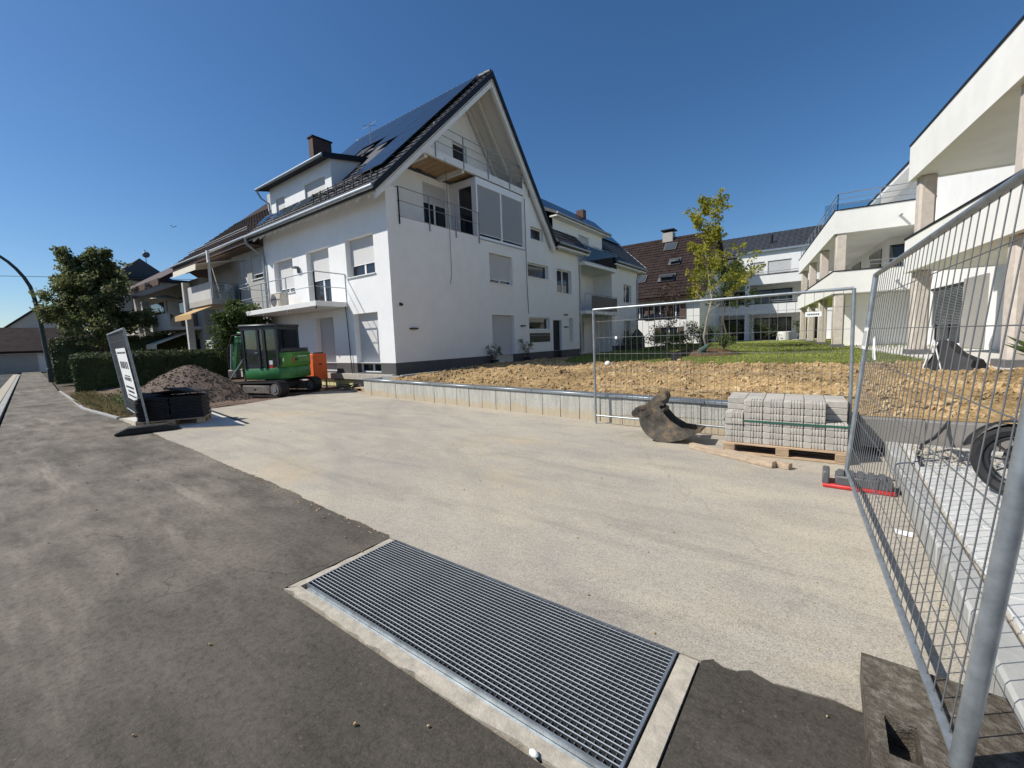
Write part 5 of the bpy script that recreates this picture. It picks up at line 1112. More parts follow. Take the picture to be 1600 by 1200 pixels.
# ------------------------------------------------------------------ right apartment building
rA = Vector((-0.135, 0.9908, 0)); nA = Vector((-0.9908, -0.135, 0)); NCp = Vector((1.88, 18.9, 0))
FA = Fr(NCp, rA, nA)
AP = thing('apartment_building', 'white modern apartment building with deep balconies on concrete pillars beside the lawn', 'building', NCp + Vector((0, 0, 0.7)))
AN = -19.0
def band(root, fr, a0, a1, z0, z1, dd0, name='balcony_parapet', ret0=False, ret1=False, depth=2.8):
    m = MB(); m.fbox(fr, a0, a1, z0, z1, dd0 - 0.16, dd0)
    if ret1: m.fbox(fr, a1 - 0.16, a1 - 0.002, z0 + 0.001, z1 - 0.001, dd0 - depth, dd0 - 0.161)
    if ret0: m.fbox(fr, a0 + 0.002, a0 + 0.16, z0 + 0.001, z1 - 0.001, dd0 - depth, dd0 - 0.161)
    o = m.build(name, 'stucco_warm', root)
    c = MB(); c.fbox(fr, a0 - 0.01, a1 + 0.01, z1 + 0.001, z1 + 0.05, dd0 - 0.19, dd0 + 0.025); c.build('coping', 'dark_trim', o); return o
for z0, z1 in ((3.30, 4.35), (6.15, 7.22)):
    band(AP, FA, AN, 0.0, z0, z1, 0.0, ret1=True)
    MB().fbox(FA, AN, -0.17, z0 + 0.02, z0 + 0.2, -2.8, -0.165).build('balcony_slab', 'stucco_warm', AP)
bwll = MB(); bwO = [(4.3, 7.3, 0.86, 3.1), (-9.6, -7.2, 0.95, 3.05), (-4.4, -2.0, 3.55, 5.7), (-9.8, -7.4, 3.55, 5.7)]
FAb = Fr(NCp + nA * -2.8, rA, nA); bwll.wall(FAb, AN, 8.0, 0.6, 9.6, bwO, 0.12); bwll.build('rear_wall', 'stucco', AP)
for k, o_ in enumerate(bwO): window(AP, FAb, *o_, 0.12, n=2, fcol='dark_trim', sill=False, name='balcony_door')
# venetian blinds outside the near terrace door
for i in range(24): MB().fbox(FAb, 4.32, 7.28, 1.62 + i * 0.062, 1.648 + i * 0.062, -0.06, 0.02).build('blind_slat', 'zinc', AP)
MB().fbox(FAb, 4.2, 7.4, 3.11, 3.2, -0.05, 0.06).build('blind_box', 'dark_trim', AP)
MB().fbox(FAb, 2.3, 4.1, 0.72, 3.3, 0.001, 0.06).build('wall_shade_panel', 'stucco_grey', AP)  # flat grey sheet painting the shaded stretch of rear wall
for a in (-0.32, -6.1, -12.2, -18):
    for z0, z1 in ((0.72, 3.30), (4.30, 6.15)):
        c0 = FA.P(a, 0, -0.36); m = MB(); h_ = 0.2; cf_ = 0.06
        oc = [(h_ - cf_, -h_), (h_, -h_ + cf_), (h_, h_ - cf_), (h_ - cf_, h_), (-h_ + cf_, h_), (-h_, h_ - cf_), (-h_, -h_ + cf_), (-h_ + cf_, -h_)]
        m.prism([c0 + rA * x + nA * y + Vector((0, 0, z0)) for x, y in oc], (0, 0, z1 - z0)); m.build('pillar', 'pillar', AP, fixn=True)
    MB().fbox(FA, a - 0.28, a + 0.28, 0.4, 0.86, -0.64, -0.08).build('pillar_foot', 'pillar_foot', AP, bevel=0.01)
MB().fbox(FA, AN, 26, 0.3, 0.70, -3.0, -0.05).build('terrace', 'slab_light', AP)
# far block that steps out
fd0, fa = 0.79, 7.6
for z0, z1 in ((3.30, 4.35), (6.15, 7.22)):
    band(AP, FA, fa, 24.0, z0, z1, fd0)
    m = MB(); m.fbox(FA, fa, fa + 0.16, z0, z1, -4.2, fd0 - 0.161); o_ = m.build('balcony_parapet', 'stucco_warm', AP); MB().fbox(FA, fa - 0.025, fa + 0.19, z1 + 0.001, z1 + 0.05, -4.2, fd0 - 0.17).build('coping', 'dark_trim', o_)
    MB().fbox(FA, fa + 0.165, 24, z0 + 0.02, z0 + 0.2, -4.2, fd0 - 0.165).build('balcony_slab', 'stucco_warm', AP)
for a, d_ in ((fa + 0.25, fd0 - 0.3), (fa + 5.2, fd0 - 0.3), (fa + 10.2, fd0 - 0.3), (fa + 15, fd0 - 0.3)):
    for z0, z1 in ((0.75, 3.30), (4.30, 6.15)): MB().fbox(FA, a - 0.2, a + 0.2, z0, z1, d_ - 0.2, d_ + 0.2).build('pillar', 'pillar', AP, bevel=0.03)
    MB().fbox(FA, a - 0.26, a + 0.26, 0.4, 0.84, d_ - 0.26, d_ + 0.26).build('pillar_foot', 'pillar_foot', AP)
m = MB(); m.fbox(FA, fa + 3.2, 24, 0.6, 6.2, -6, -1.9); m.fbox(FA, fa + 0.3, fa + 3.2, 0.6, 6.2, -6, -3.4); m.build('far_wall', 'stucco_warm', AP)
for z0, z1 in ((0.75, 3.0), (3.6, 5.8)):
    MB().fbox(FA, fa + 0.1 + 3.08, fa + 3.195, z0, z1, -3.3, -2.0).build('terrace_window', 'glass', AP)
    for a in (fa + 4.2, fa + 9, fa + 13): MB().fbox(FA, a, a + 2.6, z0, z1, -1.895, -1.86).build('terrace_window', 'glass', AP)
MB().fbox(FA, fa + 1.6, fa + 1.7, 0.7, 3.3, -3.3, 0.0).build('partition_wall', 'stucco_warm', AP)
# penthouse, roof and terrace railing
m = MB(); m.fbox(FA, 1.0, 22, 7.2, 9.30, -8, -3.2); m.build('penthouse_wall', 'stucco', AP)
MB().fbox(FA, 0.4, 23, 9.30, 9.48, -9, -2.35).build('penthouse_roof', 'stucco', AP); MB().fbox(FA, 0.35, 23.05, 9.482, 9.56, -9.05, -2.3).build('roof_edge', 'dark_trim', AP)
for a in (2.5, 6.5): MB().fbox(FA, a, a + 2.2, 7.3, 9.1, -3.195, -3.15).build('penthouse_window', 'glass', AP)
P3 = [FA.P(0.1, 0, -0.3), FA.P(fa + 0.1, 0, -0.3)]
pq = [FA.P(fa + 0.1, 0, -4.0), FA.P(fa + 0.1, 0, fd0 - 0.1), FA.P(23.5, 0, fd0 - 0.1)]
railing(AP, [(v.x, v.y) for v in pq], 7.27, 0.75, 0.022, 2, 1.6, 'zinc', name='terrace_railing')
MB().prism([FA.P(fa + 5.0, 7.3, -1.9), FA.P(fa + 5.0, 7.3, fd0 - 0.2), FA.P(fa + 5.0, 8.7, fd0 - 0.2), FA.P(fa + 5.0, 8.7, -1.9)], rA * 0.02).build('privacy_glass', 'balcony_glass', AP, fixn=True)
railing(AP, [(v.x, v.y) for v in (FA.P(fa + 0.08, 0, -3.2), FA.P(fa + 0.08, 0, -0.6))], 4.4, 0.35, 0.02, 1, 1.0, 'zinc', name='balcony_railing')
MB().tube([FA.P(fa - 0.25, 6.62, -1.6), FA.P(fa, 6.62, -1.6)], 0.05, 8).build('spout', 'zinc', AP); MB().tube([FA.P(fa - 0.25, 3.7, -1.6), FA.P(fa, 3.7, -1.6)], 0.05, 8).build('spout', 'zinc', AP)
# ------------------------------------------------------------------ far apartment block
FP = Fr((0, 48.1, 0), (1, 0, 0), (0, -1, 0))
FB2 = thing('far_apartment_block', 'white apartment block with dark slate roof across the lawn', 'building', (-4, 48.1, 0.7))
for z0, z1 in ((3.28, 4.25), (6.14, 7.0)):
    o_ = MB().fbox(FP, -10.5, 3, z0, z1, -0.2, 0).build('balcony_parapet', 'stucco', FB2); MB().fbox(FP, -10.5, 3, z1 + 0.001, z1 + 0.06, -0.22, 0.03).build('coping', 'dark_trim', o_)
    MB().fbox(FP, -10.5, 3, z0 + 0.02, z0 + 0.22, -2.6, -0.201).build('balcony_slab', 'stucco', FB2)
    q = MB()
    for h in (0.12, 0.3): q.tube([FP.P(-10.4, z1 + h, -0.1), FP.P(3, z1 + h, -0.1)], 0.03, 6)
    q.build('railing', 'steel_rail', FB2)
MB().wall(FP.__class__((0, 50.7, 0), (1, 0, 0), (0, -1, 0)), -10.5, 3, 0.5, 6.2, [], 0.1).build('rear_wall', 'stucco_warm', FB2)
FQ = Fr((0, 50.69, 0), (1, 0, 0), (0, -1, 0))
for x0, x1 in ((-9.6, -7.0), (-6.2, -3.0), (-1.8, 1.5)):
    for z0, z1 in ((0.75, 2.95), (3.6, 5.8)):
        wv = MB().fbox(FQ, x0, x1, z0, z1, 0, 0.04).build('window', 'dark_trim', FB2); MB().fbox(FQ, x0 + 0.1, (x0 + x1) / 2 - 0.05, z0 + 0.1, z1 - 0.1, 0.041, 0.05).build('pane', 'glass', wv); MB().fbox(FQ, (x0 + x1) / 2 + 0.05, x1 - 0.1, z0 + 0.1, z1 - 0.1, 0.041, 0.05).build('pane', 'glass', wv)
FT = Fr((0, 48.6, 0), (1, 0, 0), (0, -1, 0)); opT = [(-6.15, -5.2, 7.1, 8.35), (-4.95, -3.0, 7.1, 8.35), (-1.7, 0.3, 7.3, 8.4)]
m = MB().wall(FT, -7.6, 3, 6.9, 9.25, opT, 0.1); m.poly([(-7.6, 48.6, 6.9), (-7.6, 51, 6.9), (-7.6, 51, 9.25), (-7.6, 48.6, 9.25)]); m.build('top_floor_wall', 'stucco', FB2)
window(FB2, FT, *opT[0], 0.1, shut=0.9, sill=False, fcol='white_paint'); window(FB2, FT, *opT[1], 0.1, shut=0.95, sill=False); window(FB2, FT, *opT[2], 0.1, n=2, fcol='dark_trim', sill=False)
MB().fbox(FT, -7.7, 3.1, 9.25, 9.42, -0.3, 0.25).build('gutter', 'zinc', FB2)
q = MB(); q.prism([(-10.8, 49.6, 9.43), (-10.8, 56, 12.4), (-10.8, 56, 12.1), (-10.8, 49.6, 9.2)], (19, 0, 0)); q.prism([(-10.8, 48.0, 7.0), (-10.8, 50.2, 9.70), (-10.8, 50.2, 9.5), (-10.8, 48.0, 6.8)], (3.15, 0, 0)); rfb = q.build('roof', 'roof_slate', FB2, fixn=True)
tiles(rfb, (-10.8, 49.6, 9.44), (1, 0, 0), (0, 6.4, 2.97), 19, 7.05, 0.5, 0.5, 'roof_slate', thick=0.05)
for x, y in ((-5.0, 52), (-1.2, 53.2)): MB().cyl((x, y, 10.4), (x, y, 11.4 + (y - 52) * 0.3), 0.12, n=8).build('vent_pipe', 'dark_trim', rfb)
for x in (-6.6, 0.0, -10.2):
    for z0, z1 in ((0.6, 3.28), (4.25, 6.14)): MB().fbox(FP, x - 0.18, x + 0.18, z0, z1, -0.4, -0.05).build('pillar', 'stucco', FB2)
MB().fbox(FP, -10.5, 3, 0.3, 0.74, -2.6, 2.6).build('terrace', 'slab_light', FB2)
# ------------------------------------------------------------------ brown-roofed house
BR = thing('brown_roof_house', 'cream house with a large steep brown tiled roof and skylights', 'house', (-14, 40, 0.7))
FR_ = Fr((0, 40.0, 0), (1, 0, 0), (0, -1, 0))
opb = [(-15.1, -14.0, 3.0, 4.5), (-13.2, -12.0, 3.0, 4.5), (-11.6, -10.8, 3.0, 4.5), (-12.6, -11.0, 0.9, 2.3)]
m = MB().wall(FR_, -20, -9.15, 0.4, 5.3, opb, 0.12); m.poly([(-9.15, 40, 0.4), (-9.15, 51, 0.4), (-9.15, 51, 5.3), (-9.15, 45.5, 11.0), (-9.15, 40, 5.3)]); m.build('wall', 'stucco_warm', BR)
for o_ in opb:
    window(BR, FR_, *o_, 0.12, n=2, sill=False)
    for sgn, a in ((-1, o_[0]), (1, o_[1])): MB().fbox(FR_, a - (0.5 if sgn < 0 else -0.01), a - (0.01 if sgn < 0 else -0.5), o_[2], o_[3], 0.002, 0.05).build('folding_shutter', 'shutter_wood', BR)
q = MB(); q.prism([(-8.6, 39.4, 5.0), (-8.6, 45.5, 11.4), (-8.6, 45.5, 11.1), (-8.6, 39.4, 4.75)], (-12.2, 0, 0)); q.prism([(-8.6, 45.5, 11.4), (-8.6, 51.5, 5.0), (-8.6, 51.5, 4.8), (-8.6, 45.5, 11.1)], (-12.2, 0, 0)); rb_ = q.build('roof', 'roof_brown', BR, fixn=True)
tiles(rb_, (-8.6, 39.38, 5.01), (-1, 0, 0), (0, 6.1, 6.4), 12.2, 8.84, 0.35, 0.4, 'roof_brown', thick=0.04)
Nb = Vector((0, -6.4, 6.1)).normalized(); ubr = Vector((0, 6.1, 6.4)).normalized()
for (x, s_, wd_, ht, op_) in ((-14.7, 2.2, 0.9, 1.0, 0), (-12.3, 2.0, 1.5, 1.0, 0.35), (-12.0, 4.3, 1.1, 0.9, 0.25), (-12.9, 6.7, 1.2, 1.1, 0)):
    B = Vector((x, 39.4, 5.0)) + ubr * s_ + Nb * 0.08
    wv = MB().prism([B - Vector((wd_ / 2, 0, 0)), B + Vector((wd_ / 2, 0, 0)), B + Vector((wd_ / 2, 0, 0)) + ubr * ht, B - Vector((wd_ / 2, 0, 0)) + ubr * ht], Nb * 0.09).build('skylight', 'grey_plastic', BR, fixn=True)
    C0 = B + Nb * 0.10 + ubr * 0.1
    MB().prism([C0 - Vector((wd_ / 2 - 0.1, 0, 0)) + Nb * op_, C0 + Vector((wd_ / 2 - 0.1, 0, 0)) + Nb * op_, C0 + Vector((wd_ / 2 - 0.1, 0, 0)) + ubr * (ht - 0.2), C0 - Vector((wd_ / 2 - 0.1, 0, 0)) + ubr * (ht - 0.2)], Nb * 0.02).build('skylight_pane', 'glass_light', wv, fixn=True)
cb = MB().box(-13.9, -12.9, 45.0, 46.0, 10.8, 11.9).build('chimney', 'stucco_old', BR); MB().box(-14.05, -12.75, 44.85, 46.15, 12.1, 12.2).build('chimney_cap', 'dark_trim', cb); MB().box(-13.7, -13.1, 45.2, 45.8, 11.9, 12.1).build('chimney_pot', 'dark_trim', cb)
MB().box(-20.6, -20.2, 45.2, 45.6, 11.0, 12.2).build('chimney', 'brick_dark', BR)
MB().fbox(FR_, -20.6, -8.8, 4.72, 4.80, 0.0, 0.6).build('eave_board', 'shutter_wood', BR)
# ------------------------------------------------------------------ vegetation
def leafcards(mb, c, n, rad, size, rg_, flat=1.0, up=0.3):
    for _ in range(n):
        while True:
            v = Vector((rg_.uniform(-1, 1), rg_.uniform(-1, 1), rg_.uniform(-1, 1)))
            if v.length < 1: break
        p = c + Vector((v.x * rad, v.y * rad, v.z * rad * flat))
        nrm = Vector((rg_.gauss(0, 1), rg_.gauss(0, 1), rg_.gauss(0, 1) + up)).normalized(); t = nrm.orthogonal().normalized()
        a = rg_.uniform(0, 6.28); b = nrm.cross(t); d = t * math.cos(a) + b * math.sin(a); e = nrm.cross(d); s_ = size * rg_.uniform(0.6, 1.3)
        k = len(mb.v); mb.v += [p - d * s_ * 0.5, p + e * s_ * 0.28, p + d * s_ * 0.5 + nrm * s_ * 0.08, p - e * s_ * 0.28]; mb.f.append([k, k + 1, k + 2, k + 3])
def grow(rg_, base, height, spread, levels=3, trunk_r=0.15, n0=7, lean=(0, 0), first=0.3, droop=0.0, upb=0.6):
    "returns branch tubes and twig end points"
    wood = MB(); ends = []
    top = Vector(base) + Vector((lean[0], lean[1], height)); base = Vector(base)
    path = [base.lerp(top, t) + Vector((rg_.gauss(0, 0.02 * height) if 0 < t < 1 else 0, rg_.gauss(0, 0.02 * height) if 0 < t < 1 else 0, 0)) for t in [i / 8 for i in range(9)]]
    wood.tube(path, [trunk_r * (1 - 0.9 * i / 8) for i in range(9)], 8)
    def at(t):
        k = min(7, int(t * 8)); return path[k].lerp(path[k + 1], t * 8 - k)
    def branch(p, d, L_, r, lev):
        q = p; pts = [p]; dd = Vector(d)
        for i in range(4):
            dd = (dd + Vector((rg_.gauss(0, 0.16), rg_.gauss(0, 0.16), rg_.gauss(0, 0.12) + 0.05 - droop))).normalized(); q = q + dd * L_ / 4; pts.append(q)
            if lev > 0 and i >= 1:
                for _ in range(2 if lev > 1 else 2):
                    nd = (dd + Vector((rg_.gauss(0, 0.7), rg_.gauss(0, 0.7), rg_.gauss(0, 0.5)))).normalized(); branch(q, nd, L_ * rg_.uniform(0.4, 0.65), r * 0.5, lev - 1)
            if lev == 0: ends.append(q)
        wood.tube(pts, [r * (1 - 0.2 * i) for i in range(5)], 5, False); ends.append(q)
    for i in range(n0):
        t = first + (0.97 - first) * i / max(1, n0 - 1); a = i * 2.4 + rg_.uniform(-0.4, 0.4)
        L_ = spread * (1.05 - 0.75 * (t - first) / (1 - first)) * rg_.uniform(0.7, 1.15)
        branch(at(t), Vector((math.cos(a), math.sin(a), upb * rg_.uniform(0.5, 1.4))).normalized(), L_, trunk_r * 0.42 * (1.1 - t), levels - 1)
    ends.append(top); return wood, ends
def tree(name, label, cat, base, height, spread, leafm, barkm, seed, per, size, rad, group=None, **k):
    rg_ = random.Random(seed); root = thing(name, label, cat, base, group)
    wood, ends = grow(rg_, base, height, spread, **k); wood.build('trunk', barkm, root)
    cr_ = MB()
    for e in ends: leafcards(cr_, e, rg_.randint(int(per * 0.5), int(per * 1.5)), rad * rg_.uniform(0.6, 1.3), size, rg_, 0.75)
    cr_.build('crown', leafm, root, smooth=False); return root
tree('maple_tree', 'big dark green leafy tree rising above the tall clipped hedge', 'tree', (-35.5, 5.6, 0), 6.9, 2.75, 'leaf_dark', 'bark', 8, 8, 0.20, 0.30, levels=3, trunk_r=0.18, n0=22, first=0.16, upb=0.95)
tree('young_tree', 'slender young tree with yellow green foliage standing in the lawn', 'tree', (-4.25, 20.2, 0.6), 6.6, 1.65, 'leaf_yellow', 'bark_pale', 12, 9, 0.13, 0.19, levels=2, trunk_r=0.055, n0=18, first=0.30, upb=0.85)
tree('small_tree', 'small mid green tree growing behind the yellow green tree', 'tree', (-4.9, 27.5, 0.65), 4.6, 2.0, 'leaf_mid', 'bark', 23, 13, 0.16, 0.34, levels=2, trunk_r=0.06, n0=9, first=0.45, upb=0.5)
tree('purple_shrub', 'thin open shrub with brownish purple leaves before the cream house', 'shrub', (-6.6, 22.2, 0.6), 3.3, 1.0, 'leaf_purple', 'bark', 31, 4, 0.09, 0.22, levels=2, trunk_r=0.03, n0=12, first=0.15, upb=1.3)
tree('laurel_bush', 'bright green leafy bush growing behind the green excavator', 'bush', (-21.3, 8.1, 0), 3.3, 1.5, 'leaf_mid', 'bark', 44, 20, 0.15, 0.34, levels=2, trunk_r=0.05, n0=16, first=0.1, upb=0.9)
def hedge(label, A, B, w_, h, seed, dens=430, size=0.075):
    A = Vector(A); B = Vector(B); d = (B - A).normalized(); n = Vector((-d.y, d.x, 0)); L_ = (B - A).length; rg_ = random.Random(seed)
    root = thing('clipped_hedge', label, 'hedge', A)
    body = MB(); nu = int(L_ / 0.25) + 1; sec = [(-1, 0.0), (-1.03, 0.3), (-1.02, 0.6), (-1.0, 0.93), (-0.82, 1.0), (0, 1.01), (0.82, 1.0), (1.0, 0.93), (1.02, 0.6), (1.03, 0.3), (1, 0)]
    for i in range(nu + 1):
        t = L_ * i / nu; e = 1.0 if 0 < i < nu else 0.9
        for s_, z in sec:
            p = A + d * t + n * (s_ * w_ / 2 * e * 0.94) + Vector((0, 0, z * h * 0.965)); q = noise.noise(p * 1.7) * 0.07; body.v.append(p + n * q * s_ + Vector((0, 0, q * 0.6 if z > 0.5 else 0)))
    m_ = len(sec)
    for i in range(nu):
        for j in range(m_ - 1): q = i * m_ + j; body.f.append([q, q + 1, q + m_ + 1, q + m_])
    body.f.append(list(range(m_))); body.f.append(list(range(nu * m_, nu * m_ + m_))[::-1]); body.build('branch_mass', 'leaf_hedge', root)
    lv = MB(); area = 2 * L_ * h + L_ * w_ + 2 * w_ * h
    for _ in range(int(area * dens)):
        u = rg_.uniform(0, area)
        if u < 2 * L_ * h: s_ = 1 if u < L_ * h else -1; p = A + d * rg_.uniform(0, L_) + n * s_ * w_ / 2 + Vector((0, 0, rg_.uniform(0.02, 1) * h)); nr = n * s_
        elif u < 2 * L_ * h + L_ * w_: p = A + d * rg_.uniform(0, L_) + n * rg_.uniform(-0.5, 0.5) * w_ + Vector((0, 0, h)); nr = Vector((0, 0, 1))
        else: e = rg_.choice((0, 1)); p = A + d * (L_ if e else 0) + n * rg_.uniform(-0.5, 0.5) * w_ + Vector((0, 0, rg_.uniform(0.02, 1) * h)); nr = d * (1 if e else -1)
        p += nr * (rg_.gauss(0.0, 0.035) + (rg_.uniform(0, 0.16) if rg_.random() < 0.04 else 0) + noise.noise(p * 1.7) * 0.07)
        nn = (nr + Vector((rg_.gauss(0, 0.6), rg_.gauss(0, 0.6), rg_.gauss(0.3, 0.6)))).normalized(); t = nn.orthogonal().normalized(); a = rg_.uniform(0, 6.28); dd = t * math.cos(a) + nn.cross(t) * math.sin(a); e2 = nn.cross(dd); s2 = size * rg_.uniform(0.6, 1.4)
        k = len(lv.v); lv.v += [p - dd * s2 * 0.5, p + e2 * s2 * 0.3, p + dd * s2 * 0.5 + nn * 0.01, p - e2 * s2 * 0.3]; lv.f.append([k, k + 1, k + 2, k + 3])
    lv.build('leaves', 'leaf_hedge', root, smooth=False); return root
hedge('low clipped hedge running from the pavement towards the excavator', (-26.3, 3.35, 0), (-25.0, 8.9, 0), 1.5, 1.66, 61)
hedge('taller clipped hedge standing under the big leafy tree', (-37.0, 4.1, 0), (-33.5, 10.5, 0), 1.6, 2.65, 62, 260, 0.10)
def tuft(mb, c, n, h, w_, rg_, sp=0.25):
    for _ in range(n):
        a = rg_.uniform(0, 6.28); q = rg_.random() * sp; p = Vector(c) + Vector((math.cos(a) * q, math.sin(a) * q, 0)); hh = h * rg_.uniform(0.5, 1.1); t = Vector((rg_.gauss(0, 0.35), rg_.gauss(0, 0.35), 1)).normalized() * hh
        s_ = Vector((math.cos(a + 1.5), math.sin(a + 1.5), 0)) * w_; k = len(mb.v); mb.v += [p - s_, p + s_, p + t * 0.6 + s_ * 0.6, p + t + Vector((t.x, t.y, -0.1 * hh)) * 0.6]; mb.f.append([k, k + 1, k + 2, k + 3])
rg = random.Random(9)
wd_m = MB()
for i in range(260):
    x = rg.uniform(-24, -14.3); y = pw(EDGE, x) + 0.12 + abs(rg.gauss(0, 0.5))
    if y > 4.4: continue
    tuft(wd_m, (x, y, 0.0), rg.randint(5, 16), rg.uniform(0.06, 0.30), 0.006, rg, 0.12)
wd_m.build('weeds', 'dry_grass', kind='stuff', smooth=False)
wg = MB()
for i in range(9):
    c = Vector((rg.uniform(-18.5, -15.5), rg.uniform(2.7, 3.5), 0.2)); leafcards(wg, c, 90, 0.32, 0.07, rg, 0.9)
wg.build('green_weeds', 'leaf_mid', kind='stuff', smooth=False)
# planted mulch bed round the young tree
def bedf(x, y):
    r2 = ((x + 4.45) / 1.55) ** 2 + ((y - 20.2) / 1.5) ** 2; return gz(x, y) - 0.05 + 0.38 * max(0, 1 - r2) ** 0.7 + nz(x, y, 3, 0.03)
mbd = struct('mulch_bed', hill('mulch_bed', -6.1, -2.8, 18.6, 21.8, bedf, 0.11, 'mulch', lambda x, y: ((x + 4.45) / 1.55) ** 2 + ((y - 20.2) / 1.5) ** 2 < 1.03), 'mulch')
def shrub(name, label, c, r, h, m, seed, n=700, size=0.09, group=None):
    rg_ = random.Random(seed); root = thing(name, label, 'shrub', c, group); b = MB(); s_ = MB()
    for i in range(14):
        a = rg_.uniform(0, 6.28); q = rg_.random() * r; e = Vector(c) + Vector((math.cos(a) * q, math.sin(a) * q, h * rg_.uniform(0.45, 1.0))); s_.tube([Vector(c), Vector(c).lerp(e, 0.5) + Vector((0, 0, 0.05)), e], [0.012, 0.009, 0.004], 4, False); leafcards(b, e, n // 14, r * 0.5, size, rg_, 0.8)
    b.build('foliage', m, root, smooth=False); s_.build('stems', 'bark', root); return root
for i, (x, y, r, h, lab) in enumerate([(-5.35, 19.9, 0.55, 0.75, 'low green shrub on the left flank of the mulch bed'), (-3.6, 20.0, 0.45, 0.6, 'low green shrub on the right flank of the mulch bed'), (-4.6, 21.0, 0.6, 0.9, 'rounded shrub at the back of the mulch bed')]):
    shrub('garden_shrub', lab, (x, y, bedf(x, y)), r, h, 'leaf_mid', 70 + i)
for i, (x, y, r, h, lab) in enumerate([(-7.3, 44.6, 0.9, 1.7, 'terrace shrub left of the pillar of the far block'), (-5.0, 44.8, 1.0, 1.5, 'broad terrace shrub beside the cloth-covered table'), (-2.0, 45.2, 0.7, 1.8, 'upright terrace shrub next to the garden chair'), (-9.3, 44.0, 0.8, 1.2, 'shrub at the corner of the cream house'), (-11.5, 38.6, 0.9, 1.1, 'dark shrub below the shuttered cream wall')]):
    shrub('terrace_shrub', lab, (x, y, 0.7), r, h, 'leaf_mid' if i != 4 else 'leaf_dark', 90 + i, 500, 0.16)
# dark planting behind the white wing corner
for i, (x, y, h) in enumerate([(-11.3, 30.5, 0.9), (-10.6, 27.5, 1.0), (-9.6, 29.5, 1.4), (-8.4, 27.0, 1.1), (-7.6, 31.0, 1.7)]):
    shrub('bed_shrub', ['dark shrub at the foot of the rear wing', 'low dark shrub in front of rear wing balcony', 'dark shrub under the grey parasol', 'low shrub between parasol and purple shrub', 'tall dark shrub beside the purple shrub'][i], (x, y, 0.6), 0.8, h, 'leaf_dark', 120 + i, 600, 0.12)
cvr = thing('covered_ornament', 'dark green draped cover leaning in the mulch bed', 'cover', (-4.15, 19.1, 0.75), local=True); cvr.scale = (0.7, 0.7, 0.7)
q = MB(); q.tube([(-0.28, 0, 0), (-0.18, 0, 0.22), (0.05, 0, 0.38), (0.28, 0, 0.62)], [0.16, 0.2, 0.14, 0.05], 9); q.build('drape', 'cloth_green', cvr); MB().box(-0.34, 0.1, -0.14, 0.14, -0.12, 0.06).build('base', 'cloth_green', cvr, bevel=0.02)
# potted plants by the door
for (x, y, h, lab) in ((-11.75, 14.45, 0.55, 'small palm-like potted plant beside the shuttered door'), (-11.7, 16.9, 0.85, 'leafy potted plant between shuttered door and mailbox panel')):
    po = thing('potted_plant', lab, 'plant', (x, y, 0.5)); MB().tube([(x, y, 0.5), (x, y, 0.78)], [0.14, 0.19], 14).build('pot', 'black_plastic', po)
    lf_ = MB(); rg_ = random.Random(int(y * 10)); st_ = MB()
    for i in range(12):
        a = i * 0.55; e = Vector((x, y, 0.8)) + Vector((math.cos(a) * 0.28, math.sin(a) * 0.28, h * rg_.uniform(0.4, 1.0))); st_.tube([(x, y, 0.75), Vector((x, y, 0.8)).lerp(e, 0.6) + Vector((0, 0, 0.05)), e], 0.008, 4, False); leafcards(lf_, e, 16, 0.13, 0.09, rg_)
    lf_.build('foliage', 'leaf_dark', po, smooth=False); st_.build('stems', 'bark', po)
# ornamental grass by the near pillar
gp = thing('ornamental_grass', 'tuft of tall ornamental grass beside the near concrete pillar', 'grass tuft', FA.P(-7.0, 0.7, -0.7)); q = MB(); tuft(q, FA.P(-7.0, 0.7, -0.7), 170, 0.85, 0.004, random.Random(5), 0.16); q.build('blades', 'leaf_mid', gp, smooth=False)
# ------------------------------------------------------------------ garden furniture
ps = thing('parasol', 'dark grey parasol opened beside the cream house', 'parasol', (-10.3, 31.5, 0.6), local=True)
MB().tube([(0, 0, 2.15), (0, 0, 2.62)], [1.5, 0.05], 8).build('canopy', 'umbrella_grey', ps); MB().cyl((0, 0, 0), (0, 0, 2.6), 0.03, n=8).build('pole', 'steel_rail', ps)
bq = thing('garden_pavilion', 'closed dark garden grill hut under the grey parasol', 'grill', (-10.9, 29.6, 0.6), local=True)
MB().tube([(0, 0, 0), (0, 0, 0.9), (0, 0, 1.15), (0, 0, 1.5)], [0.55, 0.5, 0.38, 0.06], 8).build('cover', 'umbrella_grey', bq); MB().cyl((0, 0, 1.45), (0, 0, 1.75), 0.05, n=8).build('cap', 'dark_trim', bq)
tb = thing('covered_table', 'small terrace table under a patterned white cloth', 'table', (-3.2, 45.4, 0.74), local=True)
MB().tube([(0, 0, 0.02), (0, 0, 0.75), (0, 0, 0.78)], [0.62, 0.55, 0.5], 10).build('cloth', 'ball_white', tb); MB().cyl((0, 0, 0.0), (0, 0, 0.74), 0.05, n=8).build('leg', 'steel_rail', tb)
gc = thing('garden_chair', 'grey reclining garden chair beside the cloth-covered table', 'chair', (-1.9, 45.2, 0.74), local=True)
MB().hexa([(-0.3, -0.3, 0.4), (0.3, -0.3, 0.36), (0.3, 0.3, 0.36), (-0.3, 0.3, 0.4), (-0.3, -0.3, 0.46), (0.3, -0.3, 0.42), (0.3, 0.3, 0.42), (-0.3, 0.3, 0.46)]).build('seat', 'steel_rail', gc)
MB().hexa([(0.25, -0.28, 0.42), (0.32, -0.28, 0.42), (0.32, 0.28, 0.42), (0.25, 0.28, 0.42), (0.55, -0.2, 1.35), (0.6, -0.2, 1.35), (0.6, 0.2, 1.35), (0.55, 0.2, 1.35)]).build('backrest', 'steel_rail', gc)
